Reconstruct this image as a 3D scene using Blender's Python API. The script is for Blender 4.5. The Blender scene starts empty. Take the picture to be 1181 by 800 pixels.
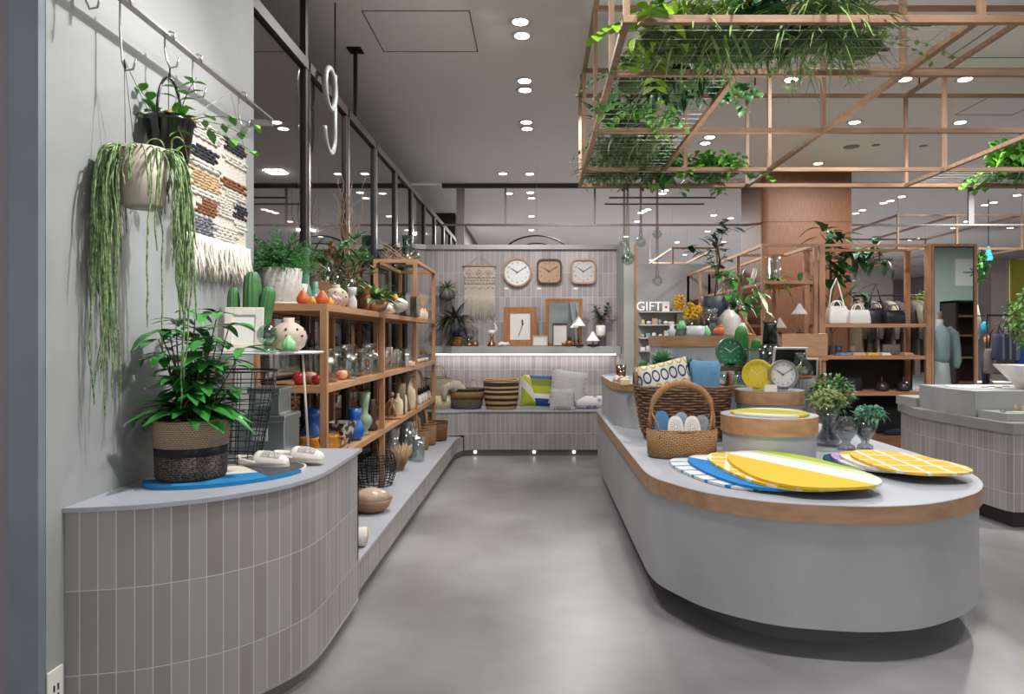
import bpy, math, random
from mathutils import Vector, Matrix, Euler
PI=math.pi; sin=math.sin; cos=math.cos
R=random.Random(7)
S=bpy.context.scene; COL=S.collection
H=1.345; F=800.0; VX=620.0; VY=388.0
def X(px,D): return (px-VX)*D/F
def Z(py,D): return H+(VY-py)*D/F
def P(px,py,D): return (X(px,D),D,Z(py,D))
# ---------------------------------------------------------------- materials
def hexc(c):
    if isinstance(c,str):
        c=c.lstrip('#'); c=[int(c[i:i+2],16)/255 for i in (0,2,4)]
        c=[v/12.92 if v<=.04045 else ((v+.055)/1.055)**2.4 for v in c]
    return (c[0],c[1],c[2],1)
def base(name):
    m=bpy.data.materials.new(name); m.use_nodes=True
    nt=m.node_tree; b=nt.nodes['Principled BSDF']
    return m,nt,b
def lk(nt,a,b): nt.links.new(a,b)
def nd(nt,t,**k):
    n=nt.nodes.new(t)
    for a,v in k.items():
        if hasattr(n,a) and not a[0].isupper(): setattr(n,a,v)
    for a,v in k.items():
        if a[0].isupper(): n.inputs[a.replace('_',' ')].default_value=v
    return n
MC={}
def M(name,col,rough=.6,metal=0,var=.0,scale=8,bump=0,bscale=None,col2=None,emit=0,coat=0,stretch=None,detail=4,sss=0):
    if name in MC: return MC[name]
    m,nt,b=base(name); c=hexc(col)
    b.inputs['Roughness'].default_value=rough; b.inputs['Metallic'].default_value=metal
    b.inputs['Base Color'].default_value=c
    if coat: b.inputs['Coat Weight'].default_value=coat
    tc=nd(nt,'ShaderNodeTexCoord'); mp=nd(nt,'ShaderNodeMapping'); lk(nt,tc.outputs['Object'],mp.inputs['Vector'])
    if stretch: mp.inputs['Scale'].default_value=stretch
    if var or col2:
        n=nd(nt,'ShaderNodeTexNoise',Scale=scale,Detail=detail); lk(nt,mp.outputs[0],n.inputs['Vector'])
        r=nd(nt,'ShaderNodeValToRGB')
        c2=hexc(col2) if col2 else tuple(v*(1-var) for v in c[:3])+(1,)
        c1=c if col2 else tuple(min(1,v*(1+var)) for v in c[:3])+(1,)
        r.color_ramp.elements[0].color=c2; r.color_ramp.elements[1].color=c1
        r.color_ramp.elements[0].position=.35; r.color_ramp.elements[1].position=.65
        lk(nt,n.outputs['Fac'],r.inputs[0]); lk(nt,r.outputs[0],b.inputs['Base Color'])
    if bump:
        n2=nd(nt,'ShaderNodeTexNoise',Scale=bscale or scale*5,Detail=3.0); lk(nt,mp.outputs[0],n2.inputs['Vector'])
        bp=nd(nt,'ShaderNodeBump',Strength=bump,Distance=.01); lk(nt,n2.outputs['Fac'],bp.inputs['Height']); lk(nt,bp.outputs[0],b.inputs['Normal'])
    if emit:
        b.inputs['Emission Color'].default_value=c; b.inputs['Emission Strength'].default_value=emit
    MC[name]=m; return m
def wood(name,c1,c2,axis=1,rough=.45,sc=14):
    st={0:(.12,1,1),1:(1,.12,1),2:(1,1,.12)}[axis]
    if name in MC: return MC[name]
    def ds(c):
        v=[int(c[i:i+2],16) for i in (1,3,5)]; g=sum(v)/3; v=[int(min(255,a+(g-a)*.22)) for a in v]; return '#%02x%02x%02x'%tuple(v)
    c1,c2=ds(c1),ds(c2)
    m=M(name,c1,rough,0,0,sc,0,None,c2,stretch=tuple(s*2.2 for s in st),detail=6); return m
def glass(name,tint='#e8efee',gl=.12,rough=.03,refl='#ffffff',facing=.6):
    if name in MC: return MC[name]
    m=bpy.data.materials.new(name); m.use_nodes=True; nt=m.node_tree; nt.nodes.clear()
    o=nd(nt,'ShaderNodeOutputMaterial'); t=nd(nt,'ShaderNodeBsdfTransparent'); g=nd(nt,'ShaderNodeBsdfGlossy')
    t.inputs[0].default_value=hexc(tint); g.inputs[0].default_value=hexc(refl); g.inputs['Roughness'].default_value=rough
    lw=nd(nt,'ShaderNodeLayerWeight',Blend=.35); mr=nd(nt,'ShaderNodeMapRange',To_Min=gl,To_Max=facing)
    lk(nt,lw.outputs['Facing'],mr.inputs['Value'])
    mx=nd(nt,'ShaderNodeMixShader'); lk(nt,mr.outputs[0],mx.inputs[0]); lk(nt,t.outputs[0],mx.inputs[1]); lk(nt,g.outputs[0],mx.inputs[2]); lk(nt,mx.outputs[0],o.inputs[0])
    MC[name]=m; return m
def brick(name,c1,c2,mort,w,h,ms=.002,rough=.5,off=0,bump=.3,smooth=.1,uvo=(0,0),rot=0):
    if name in MC: return MC[name]
    m,nt,b=base(name); b.inputs['Roughness'].default_value=rough
    uv=nd(nt,'ShaderNodeUVMap'); mp=nd(nt,'ShaderNodeMapping'); mp.inputs['Location'].default_value=(uvo[0],uvo[1],0); mp.inputs['Rotation'].default_value=(0,0,rot)
    lk(nt,uv.outputs[0],mp.inputs['Vector'])
    br=nd(nt,'ShaderNodeTexBrick',offset=off,squash=1.0); br.inputs['Scale'].default_value=1
    br.inputs['Brick Width'].default_value=w; br.inputs['Row Height'].default_value=h; br.inputs['Mortar Size'].default_value=ms; br.inputs['Mortar Smooth'].default_value=smooth
    br.inputs['Color1'].default_value=hexc(c1); br.inputs['Color2'].default_value=hexc(c2); br.inputs['Mortar'].default_value=hexc(mort)
    lk(nt,mp.outputs[0],br.inputs['Vector']); lk(nt,br.outputs['Color'],b.inputs['Base Color'])
    bp=nd(nt,'ShaderNodeBump',Strength=bump,Distance=.004,invert=True); lk(nt,br.outputs['Fac'],bp.inputs['Height']); lk(nt,bp.outputs[0],b.inputs['Normal'])
    MC[name]=m; return m
def bands(name,stops,axis='X',scale=1,off=0,rough=.9,rot=0,bump=.4,bs=250,coord='Object',noise=0):
    """constant colour bands along a local axis: stops = [(pos,col),..] pos in metres (after off)"""
    if name in MC: return MC[name]
    m,nt,b=base(name); b.inputs['Roughness'].default_value=rough
    tc=nd(nt,'ShaderNodeTexCoord'); mp=nd(nt,'ShaderNodeMapping'); mp.inputs['Rotation'].default_value=(0,0,rot)
    lk(nt,tc.outputs[coord],mp.inputs['Vector']); sp=nd(nt,'ShaderNodeSeparateXYZ'); 
    v=mp.outputs[0]
    if noise:
        nn=nd(nt,'ShaderNodeTexNoise',Scale=6.0); lk(nt,v,nn.inputs['Vector'])
        mm=nd(nt,'ShaderNodeMixRGB',blend_type='ADD',Fac=noise); lk(nt,v,mm.inputs[1]); lk(nt,nn.outputs['Color'],mm.inputs[2]); v=mm.outputs[0]
    lk(nt,v,sp.inputs[0])
    ma=nd(nt,'ShaderNodeMath',operation='MULTIPLY_ADD'); ma.inputs[1].default_value=scale; ma.inputs[2].default_value=off; lk(nt,sp.outputs[axis],ma.inputs[0])
    r=nd(nt,'ShaderNodeValToRGB'); r.color_ramp.interpolation='CONSTANT'
    e=r.color_ramp.elements; e[0].position=stops[0][0]; e[0].color=hexc(stops[0][1]); e[1].position=stops[1][0]; e[1].color=hexc(stops[1][1])
    for p,c in stops[2:]: x=e.new(p); x.color=hexc(c)
    lk(nt,ma.outputs[0],r.inputs[0]); lk(nt,r.outputs[0],b.inputs['Base Color'])
    n2=nd(nt,'ShaderNodeTexNoise',Scale=float(bs)); lk(nt,tc.outputs['Object'],n2.inputs['Vector'])
    bp=nd(nt,'ShaderNodeBump',Strength=bump,Distance=.004); lk(nt,n2.outputs['Fac'],bp.inputs['Height']); lk(nt,bp.outputs[0],b.inputs['Normal'])
    MC[name]=m; return m
# ---------------------------------------------------------------- mesh builder
class MB:
    def __init__(s): s.v=[];s.f=[];s.u=[];s.m=[];s.sm=[];s.mi=0
    def add(s,vs,fs,uv=None,smooth=True):
        o=len(s.v); s.v+=[tuple(v) for v in vs]
        for i,f in enumerate(fs):
            s.f.append(tuple(a+o for a in f)); s.u.append(uv[i] if uv else None); s.m.append(s.mi); s.sm.append(smooth)
        return s
    def box(s,x0,x1,y0,y1,z0,z1,mx=None):
        vs=[(x0,y0,z0),(x1,y0,z0),(x1,y1,z0),(x0,y1,z0),(x0,y0,z1),(x1,y0,z1),(x1,y1,z1),(x0,y1,z1)]
        if mx: vs=[mx@Vector(v) for v in vs]
        fs=[(0,3,2,1),(4,5,6,7),(0,1,5,4),(1,2,6,5),(2,3,7,6),(3,0,4,7)]
        dx,dy,dz=x1-x0,y1-y0,z1-z0
        uv=[[(0,0),(0,dy),(dx,dy),(dx,0)],[(0,0),(dx,0),(dx,dy),(0,dy)],[(0,z0),(dx,z0),(dx,z1),(0,z1)],[(0,z0),(dy,z0),(dy,z1),(0,z1)],[(0,z0),(dx,z0),(dx,z1),(0,z1)],[(0,z0),(dy,z0),(dy,z1),(0,z1)]]
        return s.add(vs,fs,uv,False)
    def bar(s,a,b,w,h=None,up=(0,0,1)):
        a=Vector(a);b=Vector(b);d=b-a;L=d.length;d.normalize();h=h or w
        u=Vector(up)
        if abs(d.dot(u))>.95: u=Vector((0,1,0))
        x=d.cross(u).normalized(); z=x.cross(d)
        vs=[a+x*i*w/2+z*j*h/2 for i,j in((-1,-1),(1,-1),(1,1),(-1,1))]+[b+x*i*w/2+z*j*h/2 for i,j in((-1,-1),(1,-1),(1,1),(-1,1))]
        return s.add(vs,[(0,1,2,3),(7,6,5,4),(0,4,5,1),(1,5,6,2),(2,6,7,3),(3,7,4,0)],None,False)
    def tube(s,pts,r,n=8,closed=False,caps=True,sq=1):
        pts=[Vector(p) for p in pts]; N=len(pts)
        rs=r if isinstance(r,(list,tuple)) else [r]*N
        t0=(pts[1]-pts[0]).normalized(); up=Vector((0,0,1)) if abs(t0.z)<.9 else Vector((1,0,0))
        x=t0.cross(up).normalized(); vs=[];fs=[];uv=[];L=0;Ls=[]
        for i,p in enumerate(pts):
            if closed: t=(pts[(i+1)%N]-pts[i-1]).normalized()
            else: t=(pts[min(i+1,N-1)]-pts[max(i-1,0)]).normalized()
            x=(x-t*x.dot(t))
            if x.length<1e-6: x=t.orthogonal()
            x.normalize(); y=t.cross(x)
            if i: L+=(pts[i]-pts[i-1]).length
            Ls.append(L)
            for k in range(n):
                a=2*PI*k/n; vs.append(p+(x*cos(a)+y*sin(a)*sq)*rs[i])
        for i in range(N if closed else N-1):
            j=(i+1)%N
            for k in range(n):
                l=(k+1)%n; fs.append((i*n+k,i*n+l,j*n+l,j*n+k))
                c=2*PI*rs[i]; uv.append([(c*k/n,Ls[i]),(c*(k+1)/n,Ls[i]),(c*(k+1)/n,Ls[j] if j else L),(c*k/n,Ls[j] if j else L)])
        if caps and not closed:
            fs.append(tuple(range(n))[::-1]);uv.append(None);fs.append(tuple((N-1)*n+k for k in range(n)));uv.append(None)
        return s.add(vs,fs,uv)
    def lathe(s,prof,n=24,o=(0,0,0),sx=1,sy=1,rib=0,ribn=0,mx=None,se=2):
        vs=[];fs=[];uv=[];L=0;Ls=[0]
        for i in range(1,len(prof)): L+=math.hypot(prof[i][0]-prof[i-1][0],prof[i][1]-prof[i-1][1]); Ls.append(L)
        mr=max(p[0] for p in prof)
        for (r,z) in prof:
            for k in range(n):
                a=2*PI*k/n; q=r*(1+rib*cos(a*ribn)) if rib else r
                ca,sa=cos(a),sin(a)
                if se!=2:
                    q*= (abs(ca)**se+abs(sa)**se)**(-1/se)
                v=Vector((q*ca*sx,q*sa*sy,z)); v=(mx@v) if mx else v
                vs.append((v[0]+o[0],v[1]+o[1],v[2]+o[2]))
        for i in range(len(prof)-1):
            for k in range(n):
                l=(k+1)%n; fs.append((i*n+k,i*n+l,(i+1)*n+l,(i+1)*n+k))
                c=2*PI*mr*(sx+sy)/2; uv.append([(c*k/n,Ls[i]),(c*(k+1)/n,Ls[i]),(c*(k+1)/n,Ls[i+1]),(c*k/n,Ls[i+1])])
        if prof[0][0]>1e-4: fs.append(tuple(range(n))[::-1]);uv.append(None)
        if prof[-1][0]>1e-4 and prof[-1][1]>prof[0][1]+1e-4 and not getattr(s,'open',False):
            b=(len(prof)-1)*n; fs.append(tuple(b+k for k in range(n)));uv.append(None)
        return s.add(vs,fs,uv)
    def prism(s,pts,z0,z1,capb=True,capt=True,closed=True,smooth=False):
        n=len(pts); vs=[(p[0],p[1],z0) for p in pts]+[(p[0],p[1],z1) for p in pts]; fs=[];uv=[];L=0
        for i in range(n if closed else n-1):
            j=(i+1)%n; d=math.hypot(pts[j][0]-pts[i][0],pts[j][1]-pts[i][1])
            fs.append((i,j,j+n,i+n)); uv.append([(L,z0),(L+d,z0),(L+d,z1),(L,z1)]); L+=d
        s.add(vs,fs,uv,smooth)
        if capt: s.add([(p[0],p[1],z1) for p in pts],[tuple(range(n))],[[(p[0],p[1]) for p in pts]],False)
        if capb: s.add([(p[0],p[1],z0) for p in pts],[tuple(range(n))[::-1]],None,False)
        return s
    def leaf(s,b,d,up,L,w,curl=.3,n=4,fold=.25,sh=1.0):
        b=Vector(b);d=Vector(d).normalized();up=Vector(up); x=d.cross(up)
        if x.length<1e-4: x=d.orthogonal()
        x.normalize(); u=x.cross(d).normalized(); vs=[];fs=[]
        for i in range(n+1):
            t=i/n; p=b+d*(L*(t-.12*curl*t*t))-u*(curl*L*t*t); ww=w*.5*(sin(PI*min(1,(t*.93+.04))**sh))
            vs+= [p-x*ww+u*fold*ww,p,p+x*ww+u*fold*ww]
        for i in range(n):
            a=i*3; fs+=[(a,a+1,a+4,a+3),(a+1,a+2,a+5,a+4)]
        return s.add(vs,fs)
    def ball(s,c,r,n=10,m=7,sx=1,sy=1,sz=1):
        pr=[(max(1e-5,r*sin(PI*i/m)),-r*cos(PI*i/m)*sz) for i in range(m+1)]
        return s.lathe(pr,n,c,sx,sy)
    def build(s,name,mats,parent=None,loc=None,rot=None,sub=0,bevel=0,smooth=None,solid=0):
        me=bpy.data.meshes.new(name); me.from_pydata(s.v,[],s.f)
        if not isinstance(mats,(list,tuple)): mats=[mats]
        for m in mats: me.materials.append(m)
        ul=me.uv_layers.new(name='UVMap'); li=0
        uvd=[]
        for f,u in zip(s.f,s.u):
            if u: 
                for q in u: uvd+= [q[0],q[1]]
            else:
                for a in f: uvd+= [s.v[a][0],s.v[a][1]+s.v[a][2]]
        ul.data.foreach_set('uv',uvd)
        me.polygons.foreach_set('material_index',s.m); me.polygons.foreach_set('use_smooth',s.sm if smooth is None else [smooth]*len(s.f))
        me.update()
        o=bpy.data.objects.new(name,me); COL.objects.link(o)
        if parent: o.parent=parent
        if loc: o.location=loc
        if rot: o.rotation_euler=rot
        if solid:
            md=o.modifiers.new('solid','SOLIDIFY'); md.thickness=solid; md.offset=-1
        if bevel:
            md=o.modifiers.new('bevel','BEVEL'); md.width=bevel; md.segments=2; md.limit_method='ANGLE'
        if sub:
            md=o.modifiers.new('sub','SUBSURF'); md.levels=sub; md.render_levels=sub
        return o
def tag(o,label,cat,group=None):
    o['label']=label; o['category']=cat
    if group: o['group']=group
    return o
def T(name,label,cat,loc=(0,0,0),rz=0,group=None):
    o=bpy.data.objects.new(name,None); COL.objects.link(o); o.location=loc; o.rotation_euler=(0,0,rz); o.empty_display_size=.05
    return tag(o,label,cat,group)
def st(o): o['kind']='structure'; return o
def dup(o,loc=None,rz=None,label=None,sc=None):
    c=o.copy(); COL.objects.link(c)
    if loc is not None: c.location=loc
    if rz is not None: c.rotation_euler=(0,0,rz)
    if sc is not None: c.scale=(sc,sc,sc)
    if label: c['label']=label
    for ch in list(o.children):
        d=ch.copy(); COL.objects.link(d); d.parent=c
        for g in list(ch.children):
            e=g.copy(); COL.objects.link(e); e.parent=d
    return c
def L1(name,label,cat,prof,mat,loc,n=24,group=None,sx=1,sy=1,rz=0,rib=0,ribn=0,op=False,solid=0):
    b=MB(); b.open=op; b.lathe(prof,n,(0,0,0),sx,sy,rib,ribn)
    o=b.build(name,mat,None,loc,(0,0,rz),solid=solid); return tag(o,label,cat,group)
def rrect(x0,x1,y0,y1,r,n=8):
    rs=r if isinstance(r,(list,tuple)) else [r]*4  # order: x0y0,x1y0,x1y1,x0y1
    out=[]
    for (cx,cy,a0,q) in ((x0+rs[0],y0+rs[0],PI,rs[0]),(x1-rs[1],y0+rs[1],1.5*PI,rs[1]),(x1-rs[2],y1-rs[2],0,rs[2]),(x0+rs[3],y1-rs[3],.5*PI,rs[3])):
        for i in range(n+1): a=a0+PI/2*i/n; out.append((cx+q*cos(a),cy+q*sin(a)))
    return out
def inset(pts,d):
    n=len(pts); out=[]
    for i in range(n):
        a=Vector(pts[i-1]);b=Vector(pts[i]);c=Vector(pts[(i+1)%n])
        t=(c-a); 
        if t.length<1e-9: t=c-b
        t.normalize(); out.append((b.x-t.y*d,b.y+t.x*d))
    return out
def text(name,s,size,mat,parent,loc,rot,ext=.002,align='CENTER'):
    cu=bpy.data.curves.new(name,'FONT'); cu.body=s; cu.size=size; cu.extrude=ext; cu.align_x=align; cu.align_y='CENTER'
    tmp=bpy.data.objects.new('tmp',cu); COL.objects.link(tmp); dg=bpy.context.evaluated_depsgraph_get()
    me=bpy.data.meshes.new_from_object(tmp.evaluated_get(dg)); me.materials.clear(); me.materials.append(mat)
    bpy.data.objects.remove(tmp); o=bpy.data.objects.new(name,me); COL.objects.link(o); o.parent=parent; o.location=loc; o.rotation_euler=rot
    return o
# palette
OAK=wood('oak','#c9925f','#b57c4c',1); OAKX=wood('oak_x','#cb9462','#b67d4e',0); OAKZ=wood('oak_z','#c48c5b','#ad7448',2)
FRW=wood('frame_oak','#a9805f','#93694c',0,.5)
CEDAR=wood('cedar','#84502f','#6f4024',2,.55,30)
CONC=M('concrete','#a9aaa6',.55,0,.08,3,.08,12)
CONCW=M('concrete_wall','#989a9a',.7,0,.09,1.8,.08,9)
TOPG=M('grey_laminate','#a3a6ae',.45,0,.03,5)
GREYD=M('grey_steel','#6f7070',.4,.4,.05,6)
BLACK=M('black_metal','#171514',.45,.3)
DARK=M('dark_void','#1b1918',.8)
WHITE=M('white_ceramic','#e9e6e0',.35)
TILE=brick('tile','#8f8a87','#a19d9a','#c9c5c0',.0532,.27,.0016,.45,uvo=(.01,.01))
TILEW=brick('tile_wall','#968f90','#aba4a5','#d6d0ce',.0615,.288,.0018,.5,uvo=(0,.2))
GL=glass('clear_glass'); GLD=glass('smoky_glass','#d3d7da',.1); GLG=glass('green_glass','#b5d0c4',.1,facing=.5); GLP=glass('pane_glass','#9a9a9a',.16,.02,facing=.5)
MIR=M('mirror_silver','#c9d2cf',.02,1)
# ---------------------------------------------------------------- camera, world, lights
cam=bpy.data.cameras.new('camera'); co=bpy.data.objects.new('camera',cam); COL.objects.link(co); S.camera=co
co.location=(0,0,H); co.rotation_euler=(PI/2,0,0); cam.sensor_width=36; cam.lens=F/1181*36; cam.shift_x=-29.5/1181; cam.shift_y=-12/1181; cam.clip_end=200; cam.clip_start=.05
w=bpy.data.worlds.new('world'); S.world=w; w.use_nodes=True; w.node_tree.nodes['Background'].inputs[0].default_value=(1,1,1,1); w.node_tree.nodes['Background'].inputs[1].default_value=.92
S.view_settings.view_transform='Standard'; S.view_settings.look='None'; S.view_settings.exposure=0
CZ=3.84
def lamp(kind,name,loc,power,color=(1,.985,.965),size=.3,target=None,angle=60,blend=.5,rad=.04):
    l=bpy.data.lights.new(name,kind); l.energy=power; l.color=color
    o=bpy.data.objects.new(name,l); COL.objects.link(o); o.location=loc
    if kind=='AREA': l.size=size
    if kind=='SPOT': l.spot_size=math.radians(angle); l.spot_blend=blend; l.shadow_soft_size=rad
    if target:
        d=Vector(target)-Vector(loc); o.rotation_euler=d.to_track_quat('-Z','Y').to_euler()
    return o
for (x,y,p,s) in ((0,2.6,34,.25),(1.4,2.4,40,.25),(-.75,5.2,50,.25),(2.6,5.6,55,.25),(4.6,4.4,60,.25),(4.3,9.2,90,.25),(.6,10.0,110,.25),(7.3,10.4,170,.3),(2,15.5,260,.3),(8,18,380,.4),(-.4,16,200,.3),(6,25,400,.4)):
    lamp('AREA','ceiling_area_light',(x,y,CZ-.12),p,size=s)
lamp('SPOT','wall_spot',(.1,2.45,3.75),270,(1,.985,.96),target=(-1.51,2.75,1.85),angle=50,blend=.9,rad=.02)
lamp('SPOT','counter_spot',(-.1,2.2,3.75),60,(1,.97,.92),target=(-1.3,2.7,.9),angle=34,blend=.6,rad=.03)
lamp('SPOT','table_spot_front',(1.3,2.3,3.75),75,(1,.97,.93),target=(1.4,3.3,.65),angle=48,blend=.8,rad=.04)
lamp('SPOT','table_spot_rear',(1.2,3.4,3.75),105,(1,.97,.93),target=(1.2,5.0,.9),angle=50,blend=.8,rad=.04)
lamp('SPOT','shelf_spot_front',(.1,4.4,3.7),150,(1,.95,.88),target=(-1.2,4.6,1.2),angle=60,blend=.8,rad=.04)
lamp('SPOT','shelf_spot_rear',(.1,6.5,3.7),130,(1,.95,.88),target=(-1.2,6.7,1.2),angle=60,blend=.8,rad=.04)
lamp('SPOT','wall_spot_back',(-.3,6.2,3.7),115,(1,.95,.9),target=(-.2,8.3,1.5),angle=62,blend=.7,rad=.04)
lamp('SPOT','wall_spot_back_right',(.5,6.2,3.7),100,(1,.95,.9),target=(.5,8.3,1.5),angle=50,blend=.7,rad=.04)
lamp('SPOT','column_spot',(3.2,8.6,3.7),55,(1,.85,.7),target=(3.5,10.5,2.9),angle=60,blend=.8,rad=.04)
lamp('SPOT','bag_spot',(3.9,5.8,3.7),160,(1,.95,.88),target=(4,8,1.3),angle=50,blend=.8,rad=.04)
lamp('SPOT','counter_spot_right',(4.4,4.2,3.7),110,(1,.97,.92),target=(3.7,5,.7),angle=55,blend=.8,rad=.04)
lamp('SPOT','floor_spot',(-.1,4.2,3.7),50,(1,.97,.92),target=(0,4.8,0),angle=70,blend=.9,rad=.06)
lamp('AREA','ceiling_area_light',(10,.6,CZ-.12),150,size=.3)  # added fill light to brighten the wall reflected in the standing mirror
lamp('SPOT','pergola_fill_light',(1.6,4.6,1.5),90,(1,.97,.9),target=(1.3,4.6,3),angle=90,blend=.9,rad=.1)  # added fill from below to brighten the frame foliage; no fixture here
# ---------------------------------------------------------------- room shell
flo=M('polished_concrete_floor','#9c9b9d',.36,0,0,.9,.03,20,col2='#757375',detail=6)
st(MB().box(-7,16,-4,40,-.05,0).build('floor',flo))
ceilm=M('ceiling_paint','#e8e5e5',.85)
st(MB().box(-7,16,-4,11.3,CZ,CZ+.1).build('ceiling',ceilm))
st(MB().box(-7,16,11.36,40,CZ-.02,CZ+.1).build('ceiling',ceilm))
line=M('groove','#4a4644',.9)
ti=[0]
def trim(b,m=line):
    ti[0]+=1; return st(b.build('trim_%d'%ti[0],m))
def groove(x0,x1,y0,y1,w=.008):
    b=MB(); z0,z1=CZ-.003,CZ-.0005
    b.box(x0,x1,y0,y0+w,z0,z1).box(x0,x1,y1-w,y1,z0,z1).box(x0,x0+w,y0,y1,z0,z1).box(x1-w,x1,y0,y1,z0,z1); trim(b)
groove(-1.35,-.52,5.31,6.08); groove(3.67,6.2,5.49,6.21); groove(4.7,5.35,7.24,7.81)
trim(MB().box(2.3,3.15,5.45,5.56,CZ-.01,CZ-.001).box(2.3,3.05,6.0,6.05,CZ-.01,CZ-.001)); 
trim(MB().box(1.27,3.16,12.3,12.34,CZ-.04,CZ-.021).box(1.25,3.1,12.9,12.94,CZ-.04,CZ-.021),line)
# beam and hung rail across the shop at the line where the ceiling steps
trim(MB().box(-1.56,12,11.3,11.36,CZ-.07,CZ+.05),M('beam_dark','#3b3633',.6))
trim(MB().box(-1.56,12,11.3,11.34,3.15,3.18),M('rail_dark','#5f5955',.6))
pale=M('pale_post','#8d8885',.6)
for px,wd,zb in ((531,.13,0),(583,.035,3.17),(686,.03,3.17),(1120,.09,3.17),(1054,.0,3.17)):
    if wd: x=X(px,11.32); trim(MB().box(x-wd/2,x+wd/2,11.31,11.34,zb,3.78),pale if px<600 else M('post_dark','#55504e',.6))
# left concrete wall with its dark return towards the camera
st(MB().box(-1.60,-1.51,2.13,3.69,0,CZ).build('wall_left',CONCW))
st(MB().box(-1.60,-1.512,2.10,2.13,0,CZ).build('wall_left_return',M('blue_grey_steel','#798189',.55,.1,.1,3)))
st(MB().box(-3.5,-1.604,2.11,2.2,0,CZ).build('wall_entrance',M('taupe_panel','#7f7c80',.6,0,.03,4)))
# glazed shop front behind the shelf
pan=M('mullion','#241c1b',.6,.0); pans=M('mullion_chrome','#6a6260',.3,.9)
WX=-1.585; ZT=3.23
ms=[3.72,4.73,5.72,6.71,7.68,8.66,9.64,10.6,11.6,12.5,13.3]
for i in range(len(ms)-1):
    wo=st(MB().box(WX-.004,WX,ms[i]+.04,ms[i+1]-.04,.05,ZT-.07).build('window_%d'%(i+1),GLP))
b=MB(); c=MB()
for y in ms: b.box(WX-.05,WX+.02,y-.045,y+.005,0,ZT); c.box(WX-.04,WX+.025,y+.006,y+.04,0,ZT)
b.box(WX-.05,WX+.025,3.7,13.35,ZT-.07,ZT).box(WX-.05,WX+.02,3.7,13.35,0,.06)
trim(b,pan); trim(c,pans)
trim(MB().box(WX-.03,WX+.01,4.71,4.76,ZT,CZ),pan)
trim(MB().box(WX-.015,WX+.015,6.02,6.05,ZT,CZ-.012).box(WX-.06,WX+.06,5.97,6.1,CZ-.012,CZ-.0005),BLACK)
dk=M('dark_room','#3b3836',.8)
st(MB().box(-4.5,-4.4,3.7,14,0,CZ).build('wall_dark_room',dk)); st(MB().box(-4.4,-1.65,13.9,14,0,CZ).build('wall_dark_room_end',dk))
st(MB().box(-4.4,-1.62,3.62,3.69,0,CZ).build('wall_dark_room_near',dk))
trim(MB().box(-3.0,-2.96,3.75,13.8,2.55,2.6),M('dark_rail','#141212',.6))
# hanging lettering seen through the glass
sg=T('hanging_letter_sign','large white curved letter hung inside the glazed shop front below the top rail','sign',(-1.50,5.0,2.76))
b=MB(); pts=[]
for i in range(22): a=PI*(1.5)-i/21*PI*1.0; pts.append((0,.16*cos(a)*1.0,.45+.16*sin(a)))
b.tube([(0,.19,.72),(0,.19,.1)]+[(0,.02+.17*cos(a),.1+.22*sin(a)) for a in [-i*PI/14 for i in range(1,15)]],.032,8,sq=.7)
b.tube([(0,.02+.17*cos(a),.52+.2*sin(a)) for a in [i*2*PI/20 for i in range(20)]],.03,8,closed=True)
b.build('letter',M('sign_white','#8b8c8e',.4),sg); sg.scale=(.72,.72,.72)
MB().bar((0,.19,.7),(0,.19,(CZ-2.785)/.72),.012).build('hanger',BLACK,sg)
# back partition, bench recess and ledge
wb=MB(); pth=[(-1.52,8.1),(-1.45,8.22),(-1.35,8.3),(.944,8.3)]
wb.prism(pth,0,2.385,False,False,False); st(wb.build('wall_back',TILEW))
st(MB().box(-1.6,.95,8.305,8.42,0,2.385).build('wall_back_core',CONC))
trim(MB().prism([(-1.58,8.05),(-1.45,8.19),(-1.33,8.26),(.97,8.26),(.97,8.44),(-1.58,8.44)],2.385,2.44),M('steel_cap','#a8a6a4',.3,.8))
RT=MB().prism([(.944,8.29),(.985,7.92),(1.10,7.92),(1.10,8.42),(.944,8.42)],0,2.44); st(RT.build('wall_return',CONC))
trim(MB().box(1.101,1.135,7.93,8.4,0,2.40),OAKZ)
b=MB(); b.prism([(-1.0,8.05),(.965,8.02),(.965,8.295),(-1.33,8.295),(-1.33,8.12),(-1.12,8.12)],1.145,1.232); st(b.build('trim_ledge',CONC,bevel=.006))
# concealed light strip under the ledge
sm=M('led_strip','#fff6ee',.5,emit=3)
trim(MB().box(-1.25,.93,8.2,8.23,1.128,1.144),sm)
l=lamp('AREA','ledge_light',(-.15,8.2,1.12),3.2,(1,.96,.93),target=(-.15,8.26,.6)); l.data.shape='RECTANGLE'; l.data.size=2.1; l.data.size_y=.05
# far rooms
farw=M('far_wall','#a39b98',.85,0,.03,.6)
st(MB().box(-2,16,30,30.2,0,CZ).build('wall_far',farw)); st(MB().box(15.8,16,-4,30,0,CZ).build('wall_right',farw))
st(MB().box(-4.4,-1.6,14.2,30,0,CZ).build('wall_far_left',M('far_left','#6e6966',.8)))
g=MB().box(1.70,3.2,12.0,12.12,0,2.6); st(g.build('wall_gift',M('gift_concrete','#8f8f8c',.8,0,.12,3,.1,12)))
st(MB().box(1.645,1.699,11.98,12.1,0,2.6).build('trim_gift_edge',M('edge_dark','#30313c',.5)))
# wood clad column
cl=MB().prism(rrect(3.41,4.76,10.5,11.7,[.10,.02,.02,.1],6),0,CZ-.001,smooth=False); st(cl.build('wall_column',CEDAR))
trim(MB().prism(rrect(3.407,4.763,10.497,11.703,[.10,.02,.02,.1],6),Z(256,10.5),Z(256,10.5)+.012),M('seam','#5c3018',.6))
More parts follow.
